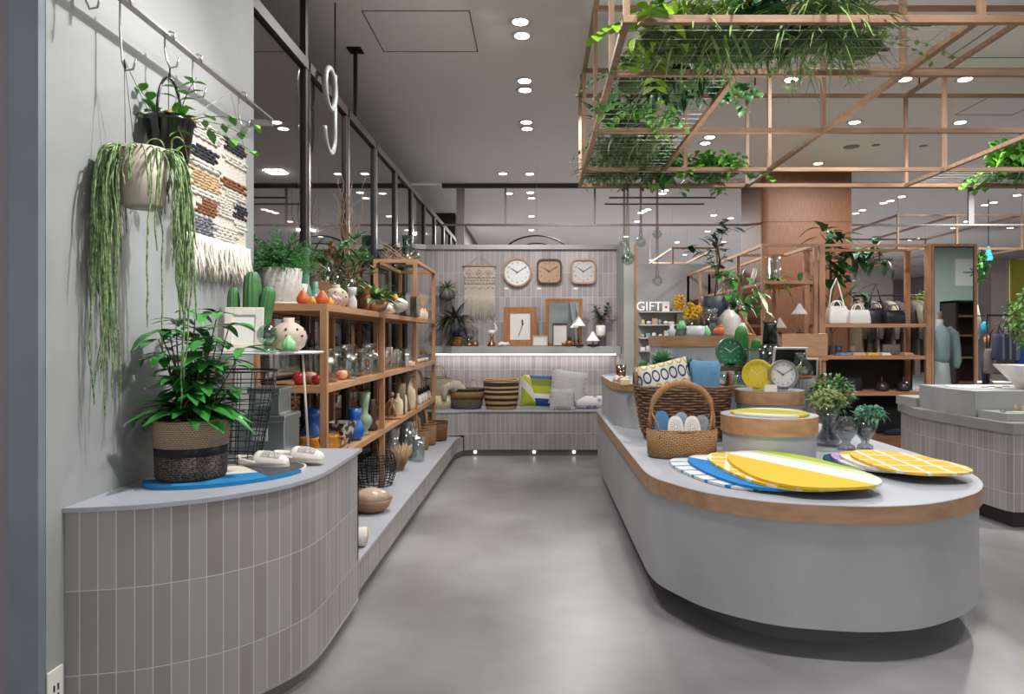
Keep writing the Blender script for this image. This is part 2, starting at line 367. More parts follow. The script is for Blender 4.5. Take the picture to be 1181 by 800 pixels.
# pale piers and a yellow-green panel far right
for i,(x0,x1,D,c) in enumerate(((1128,1143,15,'#77706c'),(1143,1160,15.6,'#a69c98'),(1160,1164,15.7,'#b5aeac'),(1165,1200,15.8,'#a8a63c'),(984,1030,22,'#8c8582'))):
    st(MB().box(X(x0,D),X(x1,D),D,D+.1,0,3.1 if i<4 else CZ).build('wall_pier',M('pier%d'%i,c,.8)))
st(MB().box(X(1128,15),X(1200,15),14.9,16.2,3.1,3.2).build('trim_soffit',M('soffit','#8d8582',.8)))
# downlights
LP=[(600,26),(602,42),(605,94),(605.5,104.5),(607,141.5),(608,149),(580,200.7),(611,200.9),(611.5,221),(613,227.5),(613,248.5),(587,222),(613,264.5),
(912.6,92.6),(1043.5,92),(1113,92),(985.7,141.6),(1107.6,141.6),(943.5,189),(818.6,158.7),(813.4,165.6),(767,218.6),(823,215),
(1040,225.8),(1027,230.7),(1019,233),(994.5,241.5),(987,245),(1136,235.5),(1146,232.6),(1173,224),(735,254.6),(747,240.7),(743,242.5),(739,244.5),(722,272),(781,278.7),(816,266),(834.7,278),(842.6,250.8),(823,247.4),(798.7,288),(790,293),(751,299),(764,222),(1100,262),(1165,262),(1115,254.5),(1050,276),(1058,274.5)]
em=M('downlight_lens','#fff8ee',.5,emit=9); rg=M('downlight_ring','#d9d5d2',.5)
dl=None
for i,(px,py) in enumerate(LP):
    D=(CZ-.012-H)*F/(VY-py); x=X(px,D)
    if dl is None:
        dl=T('downlight','x','downlight',(0,0,0),0,'recessed ceiling downlights')
        b=MB(); b.lathe([(.055,.006),(.085,.0),(.09,.004),(.09,.0115)],20); b.build('rim',rg,dl)
        b=MB(); b.lathe([(.0001,.0),(.06,.0005),(.06,.006)],20); b.build('lens',em,dl); o=dl
    else: o=dup(dl)
    o.location=(x,D,CZ-.012-(.02 if D>11.36 else 0))
    far='distant ' if D>11.3 else ''
    o['label']='%sround recessed ceiling downlight with a bright lens'%far if D>11.3 else 'nearer round recessed ceiling downlight with a bright lens'
    o['group']='distant ceiling downlights' if D>11.3 else 'nearer ceiling downlights'
for px,py,r in ((982,169,.1),(1010,167,.05),(1065,168,.05)):
    D=(CZ-H)*F/(VY-py); L1('ceiling_sensor','%s round ceiling vent set flush between downlights'%({982:'larger grey',1010:'small middle',1065:'small right-hand'}[px]),'ceiling vent',[(.0001,0),(r*.5,0),(r,.006),(r,.012)],M('vent_grey','#8d8785',.6),(X(px,D),D,CZ-.0125))
# ---------------------------------------------------------------- left tiled counter
cp=[(-1.509,2.214),(-1.434,2.227),(-1.38,2.238),(-1.328,2.251),(-1.277,2.268),(-1.231,2.29),(-1.185,2.316),(-1.139,2.344),(-1.096,2.374),(-1.058,2.41),(-1.023,2.447),(-.99,2.49),(-.961,2.534),(-.934,2.579),(-.912,2.625),(-.895,2.67),(-.882,2.72),(-.874,2.78),(-.870,2.85),(-.870,3.0),(-.870,3.2),(-.870,3.37)]
ct=T('display_counter','curved grey tiled display counter standing against the concrete wall','counter',(0,0,0))
MB().prism(cp,.075,.785,False,False,False,True).build('tile_front',TILE,ct)
MB().box(-1.509,-.87,3.352,3.37,.26,.785).build('back_panel',GREYD,ct)
top=[(p[0]+.012*(i>10)+.006,p[1]-.012*(i<14)) if i else (-1.509,2.202) for i,p in enumerate(cp)]+[(-1.509,3.385)]
top[-2]=(-.855,3.385)
MB().prism(top,.785,.80).build('countertop',TOPG,ct,bevel=.002)
kp=[(p[0]-.03*(i>8),p[1]+.03*(i<16)) for i,p in enumerate(cp)]; kp[0]=(-1.509,2.245)
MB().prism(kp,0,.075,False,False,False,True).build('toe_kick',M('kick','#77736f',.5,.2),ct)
MB().prism([(p[0]+.002,p[1]-.002) for p in cp],.065,.075,True,True,False,True).build('edge_trim',M('edge_alu','#b5b2ae',.35,.6),ct)
b=MB(); b.box(-.001,.006,-.035,.035,-.06,.06); so=tag(b.build('wall_socket',WHITE,None,(-1.509,2.165,.25),bevel=.004),'white power socket plate low on the concrete wall beside the counter','socket')
b=MB(); b.box(.006,.0075,-.012,-.006,-.01,.01).box(.006,.0075,.006,.012,-.01,.01).box(.006,.0075,-.012,-.006,-.04,-.02).box(.006,.0075,.006,.012,-.04,-.02).build('slot',BLACK,so)
# low plinth bench along the glass and the seat bench at the back
lb=T('low_bench','long low grey topped tiled bench running under the oak shelf','bench',(0,0,0))
MB().prism([(-.892,3.375),(-.892,7.35),(-.888,7.5),(-.87,7.62),(-.83,7.72)],.075,.225,False,False,False,True).build('tile_front',TILE,lb)
MB().prism([(-1.56,3.39),(-.882,3.39),(-.882,7.35),(-.876,7.5),(-.86,7.62),(-.84,7.655),(-1.56,7.655)],.225,.24).build('bench_top',TOPG,lb)
MB().prism([(-.93,3.375),(-.93,7.45),(-.90,7.62),(-.83,7.8)],0,.075,False,False,False,True).build('toe_kick',M('kick','#77736f',.5,.2),lb)
sb=T('seat_bench','grey tiled seat bench built under the lit back wall niche','bench',(0,0,0))
bp=[(-1.5,7.66),(-1.08,7.66),(-.95,7.68),(-.82,7.74),(-.70,7.79),(1.0,7.79)]
lp=[(-.82,7.74),(-.70,7.79),(1.0,7.79)]
MB().prism(bp,.245,.50,False,False,False,True).build('tile_front',TILE,sb)
MB().prism(lp,.075,.245,False,False,False,True).build('tile_front',TILE,sb)
MB().prism([(-1.5,7.65),(-1.08,7.65),(-.95,7.67),(-.82,7.73),(-.70,7.775),(1.0,7.775),(.975,7.915),(.935,8.285),(-1.30,8.285),(-1.5,8.1)],.50,.515).build('seat_top',TOPG,sb)
MB().prism([(-.83,7.79),(-.70,7.83),(1.0,7.83)],0,.075,False,False,False,True).build('toe_kick',M('kick','#77736f',.5,.2),sb)
for px in (548,616,662):
    tag(MB().lathe([(.0001,0),(.018,.0),(.018,.01)],12,mx=Matrix.Rotation(PI/2,4,'X')).build('plinth_light',M('plinth_lens','#ffffff',.4,emit=3),None,(X(px,7.82),7.829,.045)),'tiny round kick light glowing under the tiled seat bench','light','kick lights under the seat bench')
# ---------------------------------------------------------------- oak shelf along the glass
sh=T('oak_shelf','long oak frame shelf filled with goods along the glass shop front','shelf',(0,0,0))
sx0,sx1=-1.53,-1.125; pw=.037
pys=[3.70,5.08,6.46,7.70]
for i,y in enumerate(pys):
    zt=1.52 if i<2 else 2.065
    for x0,x1 in ((sx1-pw,sx1),(sx0,sx0+pw)):
        if i==3: continue
        MB().box(x0,x1,y,y+pw,.24,zt).build('post',OAKZ,sh,bevel=.002)
for x0,x1 in ((sx1-pw,sx1),(sx0,sx0+pw)): MB().box(x0,x1,7.62,7.65,.24,2.065).build('post',OAKZ,sh,bevel=.002)
for z,ya,yb in ((1.52,3.70,7.65),(1.081,3.70,7.65),(.67,3.70,7.65)):
    MB().box(sx1-.03,sx1+.001,ya+.002,yb-.002,z-.037,z).box(sx0-.001,sx0+.03,ya+.002,yb-.002,z-.037,z).build('rail',OAK,sh)
    MB().box(sx0+.03,sx1-.03,ya+.001,yb-.001,z-.03,z-.001).build('shelf_board',OAK,sh)
    MB().box(sx0,sx1,ya-.001,ya+.03,z-.037,z+.0005).build('rail',OAKX,sh)
MB().box(sx1-.03,sx1+.001,6.462,7.648,2.035,2.066).box(sx0,sx0+.03,6.462,7.648,2.035,2.066).build('rail',OAK,sh)
for y in (6.459,7.619): MB().box(sx0,sx1,y,y+.032,2.034,2.0665).build('rail',OAKX,sh)
# ---------------------------------------------------------------- island table
PL=M('plaster_grey','#a9aaad',.5,0,.08,2.5,.05,8)
def opath(x0,x1,y0,y1,rs,n=14): return rrect(x0,x1,y0,y1,rs,n)
tb=T('island_table','large rounded grey island display table with an oak banded top','table',(0,0,0))
def chaikin(p):
    o=[]
    for i in range(len(p)):
        a,b=p[i],p[(i+1)%len(p)]; o+=[(a[0]*.75+b[0]*.25,a[1]*.75+b[1]*.25),(a[0]*.25+b[0]*.75,a[1]*.25+b[1]*.75)]
    return o
tp=[(.55,3.75),(.552,3.55),(.575,3.40),(.635,3.277),(.705,3.145),(.78,3.055),(.86,2.99),(.935,2.938),(1.01,2.90),(1.08,2.878),(1.245,2.845),(1.37,2.834),(1.515,2.848),(1.62,2.878),(1.746,2.938),(1.888,3.03),(1.99,3.12),(2.07,3.22),(2.14,3.34),(2.195,3.48),(2.235,3.66),(2.255,3.9),(2.26,4.2)]+[(1.66+.6*cos(PI/2*i/14),6.5+.6*sin(PI/2*i/14)) for i in range(15)]+[(1.15+.6*cos(PI/2+PI/2*i/14),6.5+.6*sin(PI/2+PI/2*i/14)) for i in range(15)]
tp=chaikin(chaikin(tp))
MB().prism(tp,.575,.648,True,False,True,False).build('oak_band',wood('oak_band','#c4926a','#ad7c55',0,.45,9),tb,smooth=False)
MB().prism(tp,.6481,.65).build('table_top',M('table_lam','#a3a6ae',.45,0,.02,4),tb)
ip=inset(tp,.006)
MB().prism(ip,.6501,.6508,False).build('top_inlay',TOPG,tb)
bd=inset(tp,.015)
MB().prism(bd,.13,.575,True,False,True,True).build('body',PL,tb)
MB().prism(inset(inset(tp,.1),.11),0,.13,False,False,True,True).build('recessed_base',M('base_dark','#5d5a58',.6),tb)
def plinth(label,pts,z0,z1,band,ins=.012,flat=True):
    t=T('display_plinth',label,'display plinth',(0,0,0))
    MB().prism(inset(pts,ins),z0,z1-band,True,False,True,True).build('body',PL,t)
    MB().prism(pts,z1-band,z1-.0015,True,False,True,True).build('oak_band',wood('oak_band_p','#c38f61','#ac7a50',0,.45,12),t)
    MB().prism(pts,z1-.0015,z1).build('top',TOPG,t); return t
TT=.6508
plinth('wide oval display plinth with oak band at the left rear of the island table',opath(.58,2.02,4.98,6.9,[.55]*4,14),TT,.99,.055)
plinth('small round display plinth carrying the yellow and grey clocks',[(1.556+.222*cos(2*PI*i/48),4.66+.222*sin(2*PI*i/48)) for i in range(48)],TT,.99,.085)
plinth('round display plinth with a tufted mat on top, nearest on the island table',[(1.375+.277*cos(2*PI*i/48),4.13+.277*sin(2*PI*i/48)) for i in range(48)],TT,.885,.1)
plinth('tall display plinth with oak band carrying bottles and a large plant',opath(1.03,1.9,5.75,6.55,[.12]*4,8),.99,1.352,.09)
# ---------------------------------------------------------------- hanging oak frame
hf=T('hanging_timber_frame','large oak lattice frame hung from the ceiling above the island table','hanging frame',(0,0,2.795))
zb,zt,bw=0,.905,.034
def beam(x0,x1,y0,y1,z0,z1): MB().box(x0,x1,y0,y1,z0,z1).build('beam',FRW,hf)
Ds=[3.2,3.85,4.93,6.08,6.72]; Xs=[.395,1.094,2.02,3.56]
for y in Ds: MB().box(.395,3.6 if y<6 else 4.8,y,y+bw,zb,zb+bw).build('beam',wood('frame_x','#a9805f','#93694c',0,.5),hf)
for x in Xs:
    y0,y1={.395:(3.2,6.75),1.094:(3.85,6.1),2.02:(3.2,6.75),3.56:(3.2,6.75)}[x]
    MB().box(x,x+bw,y0+.001,y1,zb+.001,zb+bw-.001).build('beam',FRW,hf)
for x in (.395,3.56): MB().box(x,x+bw,3.2,6.75,zt-bw,zt).build('beam',FRW,hf)
for y in (4.93,6.08,6.72): MB().box(.395,4.8,y+.001,y+bw-.001,zt-bw+.001,zt-.001).build('beam',wood('frame_x','#a9805f','#93694c',0,.5),hf)
for x,y in ((.395,3.2),(.395,3.85),(.395,4.93),(.395,6.08),(.395,6.72),(2.02,3.85),(2.04,3.2),(3.56,6.08),(3.56,6.72),(2.02,4.93),(2.02,6.08),(2.02,6.72),(1.28,6.08),(1.28,6.72)):
    MB().box(x+.002,x+bw-.002,y+.002,y+bw-.002,zb+bw,zt-bw).build('upright',wood('frame_z','#a9805f','#93694c',2,.5),hf)
WIR=M('mesh_wire','#bdb9b4',.35,.7)
def mesh(x0,x1,y0,y1,sp=.1):
    b=MB(); x=x0
    while x<=x1+.001: b.bar((x,y0,.02),(x,y1,.02),.0026); x+=sp*1.9
    y=y0
    while y<=y1+.001: b.bar((x0,y,.024),(x1,y,.024),.0026); y+=sp
    b.build('wire_mesh',WIR,hf)
mesh(.43,2.02,3.24,3.84); mesh(.43,1.094,3.9,6.07); mesh(.43,1.9,6.12,6.7); mesh(3.6,4.7,6.12,6.7)
for x,y in ((.412,3.4),(.412,6.6),(2.037,4.0),(2.037,6.5),(3.577,6.5)): MB().bar((x,y,zt),(x,y,CZ-2.797),.01).build('hanger',BLACK,hf)
# ---------------------------------------------------------------- smaller far frames
def farframe(label,x0,x1,y0,y1,z0,z1,xs=()):
    t=T('hanging_timber_frame',label,'hanging frame',(0,0,0)); w=.035
    for z in (z0,z1):
        for x in (x0,x1)+tuple(xs): MB().box(x,x+w,y0,y1,z,z+w).build('beam',FRW,t)
        for y in (y0,y1): MB().box(x0,x1+w,y+.001,y+w,z+.001,z+w-.001).build('beam',FRW,t)
    for x in (x0,x1)+tuple(xs):
        for y in (y0,y1): MB().box(x+.001,x+w-.001,y+.001,y+w-.001,z0+w,z1).build('upright',FRW,t)
    for x,y in ((x0,y0),(x1,y0),(x0,y1),(x1,y1)): MB().bar((x+.017,y+.017,z1+w),(x+.017,y+.017,CZ-.021),.004).build('hanger',M('wire_pale','#8a8583',.5),t)
farframe('distant oak frame hung from the ceiling beyond the mirror',X(1035,12),X(1178,12),12,15,Z(301,12)+.2,Z(249,12),(X(1103,12),))
farframe('small distant oak frame hung by the grey gift wall',X(775,13.5),X(826,13.5),13.5,16.2,Z(330,13.5),Z(287,13.5))
# ---------------------------------------------------------------- bag shelf with mirror
OZ2=wood('oak2_z','#b98058','#a06a45',2); OX2=wood('oak2_x','#bb835b','#a36d48',0)
bs=T('bag_shelf','open oak shelf unit holding white and black handbags beside the mirror','shelf',(0,0,0))
bx0,bx1,by0,by1=X(945,8),X(1074.5,8),8.0,8.5
for x0,x1 in ((bx0,bx0+.07),(bx1-.06,bx1)):
    for y0 in (by0,by1-.05): MB().box(x0,x1,y0,y0+.05,0,2.415).build('post',OZ2,bs,bevel=.003)
for z in (1.495,1.125,.705): MB().box(bx0+.07,bx1-.06,by0+.01,by1-.01,z-.042,z).build('shelf_board',OX2,bs)
for y0 in (by0,by1-.04): MB().box(bx0+.07,bx1-.06,y0+.002,y0+.035,2.385,2.413).build('rail',OX2,bs)
for x0 in (bx0+.02,bx1-.05): MB().box(x0,x0+.03,by0+.05,by1-.05,2.385,2.412).build('rail',OAK,bs)
MB().box(bx0+.07,X(1052,8.5),by1-.008,by1-.002,.196,1.08).build('back_panel',M('added_dark_sheet','#141112',.7),bs)  # added dark sheet that supplies the darkness behind the lower shelves
MB().box(bx0+.07,bx1-.06,by0+.02,by1-.009,0,.195).build('base',wood('oak_base','#a56a41','#8f5832',0),bs)
mi=T('mirror','tall oak framed standing mirror at the right end of the bag shelf','mirror',(0,0,0))
mx0,mx1=bx1+.004,X(1127,8); 
MB().box(mx0,mx0+.025,8,8.1,0,2.415).box(mx1-.03,mx1,8,8.1,0,2.415).box(mx0+.025,mx1-.03,8,8.1,2.385,2.415).box(mx0+.025,mx1-.03,8,8.1,0,.03).build('frame',OZ2,mi)
MB().box(mx0+.025,mx1-.03,8.02,8.09,.03,2.385).build('backing',M('mirror_edge','#2c211c',.5),mi)
MB().box(mx0+.037,mx1-.042,8.012,8.0195,.05,2.372).build('mirror_glass',MIR,mi)
# receding rack left of the bag shelf
rk=T('display_rack','oak open frame rack running back beside the wooden column','rack',(0,0,0))
for (x,ys) in ((2.585,(8.0,9.0,11.1,12.0)),(3.05,(9.0,11.1,12.0))):
    for y in ys:
        if x>3 and y>10.4 : x_=2.95
        else: x_=x
        MB().box(x_,x_+.04,y,y+.04,0,2.42).build('post',OZ2,rk)
MB().box(3.19,3.23,8.0,8.04,0,2.42).build('post',OZ2,rk)
for x in (2.586,3.0): MB().box(x,x+.038,8.04 if x<3 else 9.0,12.0,2.385,2.418).build('rail',OAK,rk)
MB().box(3.192,3.228,8.04,9.04,2.385,2.418).build('rail',OAK,rk)
for y in (8.0,9.0,11.1,12.0): MB().box(2.6,3.2 if y<9.5 else 2.96,y+.001,y+.036,2.386,2.417).build('rail',OX2,rk)
for z in (1.99,): MB().box(2.63,3.19,8.02,8.98,z-.035,z).build('shelf_board',OX2,rk)
for z in (1.99,1.5,1.03,.6): MB().box(2.63,2.95,9.05,11.98,z-.03,z).build('shelf_board',OX2,rk)
MB().box(2.63,3.19,8.02,8.98,1.02,1.055).build('shelf_board',OX2,rk)
# ---------------------------------------------------------------- right hand tiled counter
rc=T('jewellery_counter','grey tiled counter with stepped grey display blocks at the right','counter',(0,0,0))
q=[(3.29,5.9),(3.275,4.80)]
MB().prism([(3.3,6.3),(3.17,5.78),(3.265,4.85),(3.29,4.80),(4.7,4.76)],.13,.672,False,False,False).build('tile_front',TILE,rc)
MB().prism([(3.28,6.32),(3.152,5.78),(3.25,4.84),(3.28,4.785),(4.7,4.74),(4.7,6.32)],.672,.745).build('countertop',M('counter_cap','#8b8b88',.5,0,.05,5),rc,bevel=.004)
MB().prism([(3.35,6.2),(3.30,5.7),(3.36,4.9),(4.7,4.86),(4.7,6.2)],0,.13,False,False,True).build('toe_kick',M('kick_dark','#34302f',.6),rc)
MB().box(3.23,4.7,5.92,6.25,.746,.82).build('display_block',M('block_grey','#989995',.55,0,.06,4),rc)
MB().prism([(3.21,5.45),(3.26,5.17),(4.7,5.15),(4.7,5.91),(3.25,5.91)],.746,.938).build('display_block',M('block_grey','#989995',.55,0,.06,4),rc,bevel=.003)
MB().prism([(3.275,5.16),(3.31,4.9),(4.7,4.88),(4.7,5.145)],.746,.80).build('display_block',M('block_grey','#989995',.55,0,.06,4),rc,bevel=.003)
# ================================================================ plants helpers
LG=M('leaf_green','#458f3c',.4,0,0,6,col2='#2c6a2c'); LB=M('leaf_bright','#7db848',.4,0,0,6,col2='#4f9434'); LD=M('leaf_dark','#34663a',.35,0,0,6,col2='#214a2a')
LY=M('leaf_yellowgreen','#9ab04a',.5,0,0,6,col2='#6f8f35'); LP_=M('leaf_pale','#8aa27a',.5,0,0,6,col2='#55744d'); STM=M('stem','#5c4a30',.7); STG=M('stem_green','#4c6b34',.6)
FERN=M('fern_green','#458a37',.5,0,0,5,col2='#245c24'); SOIL=M('soil','#2a211a',.95); FRI=M('string_green','#9db57a',.5,0,0,70,col2='#3f6338')
AUB=M('leaf_aubergine','#5d5348',.5,0,0,6,col2='#36402c'); YEL=M('yellow_flower','#d9a81c',.7,0,.2,9); TEALL=M('leaf_teal','#6ea78a',.5,0,0,9,col2='#4b8468')
def rv(a,b): return R.uniform(a,b)
def rdir(ze=(.0,1)):
    a=rv(0,2*PI); z=rv(*ze); q=math.sqrt(max(0,1-z*z)); return Vector((q*cos(a),q*sin(a),z))
def spiky(parent,n,L,w,mat,z=0,ze=(.2,1),curl=(.3,.9),name='leaves',o=(0,0,0),r0=.02):
    b=MB()
    for i in range(n):
        d=rdir(ze); b.leaf((o[0]+d.x*r0,o[1]+d.y*r0,o[2]+z),d,(0,0,1) if abs(d.z)<.97 else (1,0,0),L*rv(.6,1.1),w*rv(.7,1.1),rv(*curl),5,.3,.7)
    return b.build(name,mat,parent)
def leafmass(b,c,rx,ry,rz,n,L,w,ze=(-.4,1)):
    for i in range(n):
        d=rdir((-1,1)); q=rv(.3,1)**.5; p=(c[0]+d.x*rx*q,c[1]+d.y*ry*q,c[2]+d.z*rz*q)
        e=Vector((d.x,d.y,rv(*ze))); e+=rdir((-1,1))*.6; b.leaf(p,e,(0,0,1),L*rv(.6,1.2),w*rv(.7,1.2),rv(.1,.7),3,.3)
def curve(p0,d,L,droop,n=8,wob=.1):
    p=Vector(p0);d=Vector(d).normalized();out=[p.copy()]
    for i in range(n):
        d=(d+Vector((rv(-wob,wob),rv(-wob,wob),-droop+rv(-wob,wob)*.3))).normalized(); p=p+d*L/n; out.append(p.copy())
    return out
def branchleaf(b,st_,pts,L,w,every=1,r=.003,start=2,droop=.3):
    st_.tube(pts,[r*(1-.6*i/len(pts)) for i in range(len(pts))],5)
    for i in range(start,len(pts),every):
        t=(pts[i]-pts[i-1]).normalized(); 
        for s in (-1,1):
            side=t.cross(Vector((0,0,1))); side=side.normalized() if side.length>1e-3 else Vector((1,0,0))
            d=side*s+t*.5+Vector((rv(-.3,.3),rv(-.3,.3),rv(-.2,.4))); b.leaf(pts[i],d,(0,0,1),L*rv(.7,1.15),w*rv(.8,1.1),droop,4,.2)
# ---------------------------------------------------------------- wall rail, hooks and hanging things
RX=-1.41
wr=T('wall_rail','flat steel hanging rail fixed along the top of the concrete wall','rail',(0,0,0))
ST=M('brushed_steel','#a9a5a0',.3,.9)
MB().box(RX-.015,RX+.015,1.9,3.66,2.485,2.495).build('bar',ST,wr)
for y in (2.25,3.64): MB().box(-1.509,RX+.015,y,y+.012,2.45,2.484).build('bracket',ST,wr)
def hook(y,z0,L,lab,zf=None):
    b=MB(); pts=[(RX+.017,y,z0-.02),(RX+.018,y,z0+.012),(RX,y,z0+.02),(RX-.02,y,z0+.005),(RX-.02,y+.0,z0-L*.4),(RX-.012,y,z0-L+.03),(RX,y,z0-L),(RX+.025,y,z0-L+.005),(RX+.035,y,z0-L+.04)]
    b.tube([Vector(p) for p in pts],.0035,6); return tag(b.build('s_hook',ST),lab,'hook')
ys=[1.41*F/(VX-p) for p in (130,145,196,225,280)]
hook(ys[1],2.495,.24,'long steel hook on the wall rail holding the trailing plant')
hook(ys[2]-.0,2.495,.12,'small steel hook on the wall rail holding the black pot')
hook(ys[3]+.02,2.495,.16,'steel hook on the wall rail hanging empty beside the black pot')
hook(ys[4],2.495,.15,'steel hook on the wall rail nearest the far bracket')
hook(ys[0]-.12,2.495,.12,'short steel hook on the wall rail nearest the camera')
wb_=T('hanging_block','small wooden triangle tag on a chain dangling by the black pot','ornament',(RX,2.62,2.19))
MB().bar((0,0,0),(0,.06,.03),.012).bar((0,0,0),(0,.02,-.035),.01).build('block',OAK,wb_); MB().tube([(0,.03,.02),(0,.03,.16)],.0015,4).build('string',BLACK,wb_)
# trailing rhipsalis in a white pot
px0=(X(165,2.42),2.42); tr=T('hanging_plant','trailing string-like plant in a beige hanging pot on the concrete wall','plant',(px0[0],px0[1],Z(240,2.42)))
MB().lathe([(.0001,0),(.06,0),(.066,.01),(.082,.205),(.076,.205),(.068,.15),(.0001,.15)],32).build('pot',M('beige_pot','#b5ab9c',.55,0,.04,6),tr)
b=MB()
for a in (0.3,2.4,4.5): b.tube([(.078*cos(a),.078*sin(a),.2),(RX-px0[0]-.005,ys[1]-px0[1],.50)],.0012,4)
b.tube([(RX-px0[0]-.005,ys[1]-px0[1],.50),(RX-px0[0],ys[1]-px0[1],2.262-Z(240,2.42))],.003,5)
b.build('cord',BLACK,tr)
b=MB(); RR=random.Random(3)
for i in range(170):
    a=RR.uniform(0,2*PI)
    big=RR.random()<.72
    if big: a=RR.choice((.45,3.65,3.65))+RR.gauss(0,.45)
    L=RR.uniform(.1,.24) if not big else RR.choice((RR.uniform(.2,.45),RR.uniform(.3,.62),RR.uniform(.4,.95))); 
    side=cos(a)<-.2
    if not side and RR.random()<.25: L*=1.15
    p=Vector((.05*cos(a),.05*sin(a),.19)); d=Vector((cos(a)*RR.uniform(.4,1.1),sin(a)*RR.uniform(.4,1),RR.uniform(.5,1.5))).normalized(); pts=[p.copy()]; n=18; seg=L/n; k=RR.uniform(.35,.6)*L/.5+.25
    for j in range(n):
        d=(Vector((d.x*.86,d.y*.86,d.z))+Vector((RR.uniform(-.22,.22),RR.uniform(-.22,.22),-k))).normalized(); p=p+d*seg
        if p.z<.2 and math.hypot(p.x,p.y)<.088 : q=math.hypot(p.x,p.y)+1e-6; p.x*=.088/q; p.y*=.088/q
        p.x=max(p.x,-1.50-px0[0]+.002); pts.append(p.copy())
    b.tube(pts,[.0024+.0008*(j%2) for j in range(n)]+[.001],4)
b.build('trailing_stems',FRI,tr)
# hoya in the black bucket pot
D=2.68; bx=X(196,D); hp=T('hanging_plant','leafy vine in a glossy black bucket pot with a black arched handle','plant',(bx,D,Z(186,D)))
GB=M('gloss_black','#121214',.2,0,coat=.3)
MB().lathe([(.0001,-.01),(.062,-.01),(.068,.01),(.084,.14),(.092,.145),(.092,.16),(.08,.16),(.07,.12),(.0001,.12)],32).build('pot',GB,hp)
MB().tube([(0,.092*cos(a),.15+(.17 if sin(a)>0 else .14)*sin(a)*1.0) for a in [i*2*PI/36 for i in range(36)]],.0055,8,closed=True).build('handle',GB,hp)
MB().tube([(0,0,.325),(RX-bx,ys[2]-D,2.378-Z(186,D))],.003,5).build('chain',BLACK,hp)
b=MB();s_=MB()
for (d,L,dr) in (((.9,.5,.5),.24,.14),((1,.2,.6),.3,.16),((.6,-.2,1),.2,.1),((-.5,-.3,1),.14,.1),((.8,.6,.1),.3,.12),((-.9,-.1,.5),.14,.1),((.3,-.3,-.2),.3,.1),((.2,.3,1),.18,.1)):
    pts=curve((d[0]*.05,d[1]*.05,.15),d,L,dr,7,.12); branchleaf(b,s_,pts,.062,.036,2,.0022,2)
leafmass(b,(0,0,.17),.06,.06,.03,14,.065,.04,(.1,1))
b.build('leaves',LB,hp); s_.build('vines',STM,hp)
# woven tapestry
TD0,TD1=X(216,2.85),0
wtp=T('woven_tapestry','cream woven wall hanging with tan, rust and charcoal patches and long fringe','wall hanging',(-1.495,2.96,1.76),0)
wl=.50; hgt=.52
cream=M('cream_wool','#d9d1c6',.95,0,.06,30,.8,120)
MB().box(-.004,.006,0,wl,0,hgt).build('weave',cream,wtp); wtp.scale=(1,1.16,1)
loop=M('loop_wool','#e2dcd2',.95,0,.08,60,1,160)
tan=M('tan_wool','#c6a883',.95,0,.1,40,.8,160); rust=M('rust_wool','#8c5b3f',.95,0,.12,40,.8,160); char=M('charcoal_wool','#34363f',.95,0,.2,50,.8,160); greyw=M('greyblue_wool','#70727e',.95,0,.35,60,.8,160)
def patch(y0,y1,z0,z1,m,sk=0,th=.012,nm='wool_patch'):
    b=MB(); n=max(2,int((z1-z0)/.013)); 
    for i in range(n):
        z=z0+(z1-z0)*(i+.5)/n; yy0=y0+sk*(i/n)+.018*sin(i*2.3+z0*50)
        pts=[(th*.6+.004*sin(j*2.1+i),yy0+(y1-y0)*j/14,z+.002*sin(j*1.7)) for j in range(15)]
        b.tube(pts,(z1-z0)/n*.56,6)
    b.build(nm,m,wtp)
patch(.02,.24,.46,.54,loop,.02);patch(.30,.48,.48,.54,char,.0);patch(.02,.2,.37,.43,char,.04);patch(.0,.25,.33,.365,loop,.02);patch(.02,.25,.24,.32,tan,0,.008);patch(.28,.49,.42,.46,loop,.02)
patch(.0,.24,.205,.235,loop,.02);patch(.27,.49,.30,.345,rust);patch(.29,.49,.255,.295,loop);patch(.04,.2,.13,.2,rust,.08,.008);patch(.34,.49,.17,.24,char,.03,.008);patch(.22,.36,.15,.25,loop,.03);patch(.01,.2,.01,.12,greyw,.0,.006);patch(.18,.38,.02,.11,loop,.03,.016);patch(.38,.49,.10,.15,loop,0)
b=MB()
for i in range(420):
    y=rv(-.005,wl+.005); x=rv(.0,.03); L=rv(.12,.2); pts=curve((x,y,.03),(rv(-.05,.12),rv(-.15,.15),-1),L,.1,5,.12); 
    for p in pts: p.x=max(p.x,-.005)
    b.tube(pts,[.004,.0045,.004,.0035,.003,.001],4)
b.build('fringe',M('fringe_wool','#ebe5da',.95),wtp)
b=MB(); b.tube([(.005,-.015,hgt),(.005,wl+.015,hgt)],.007,8); b.build('rod',OAK,wtp)
b=MB(); b.tube([(.005,.0,hgt),(.04,.28,hgt+.22),(.005,wl,hgt)],.0015,4); b.build('cord',cream,wtp)
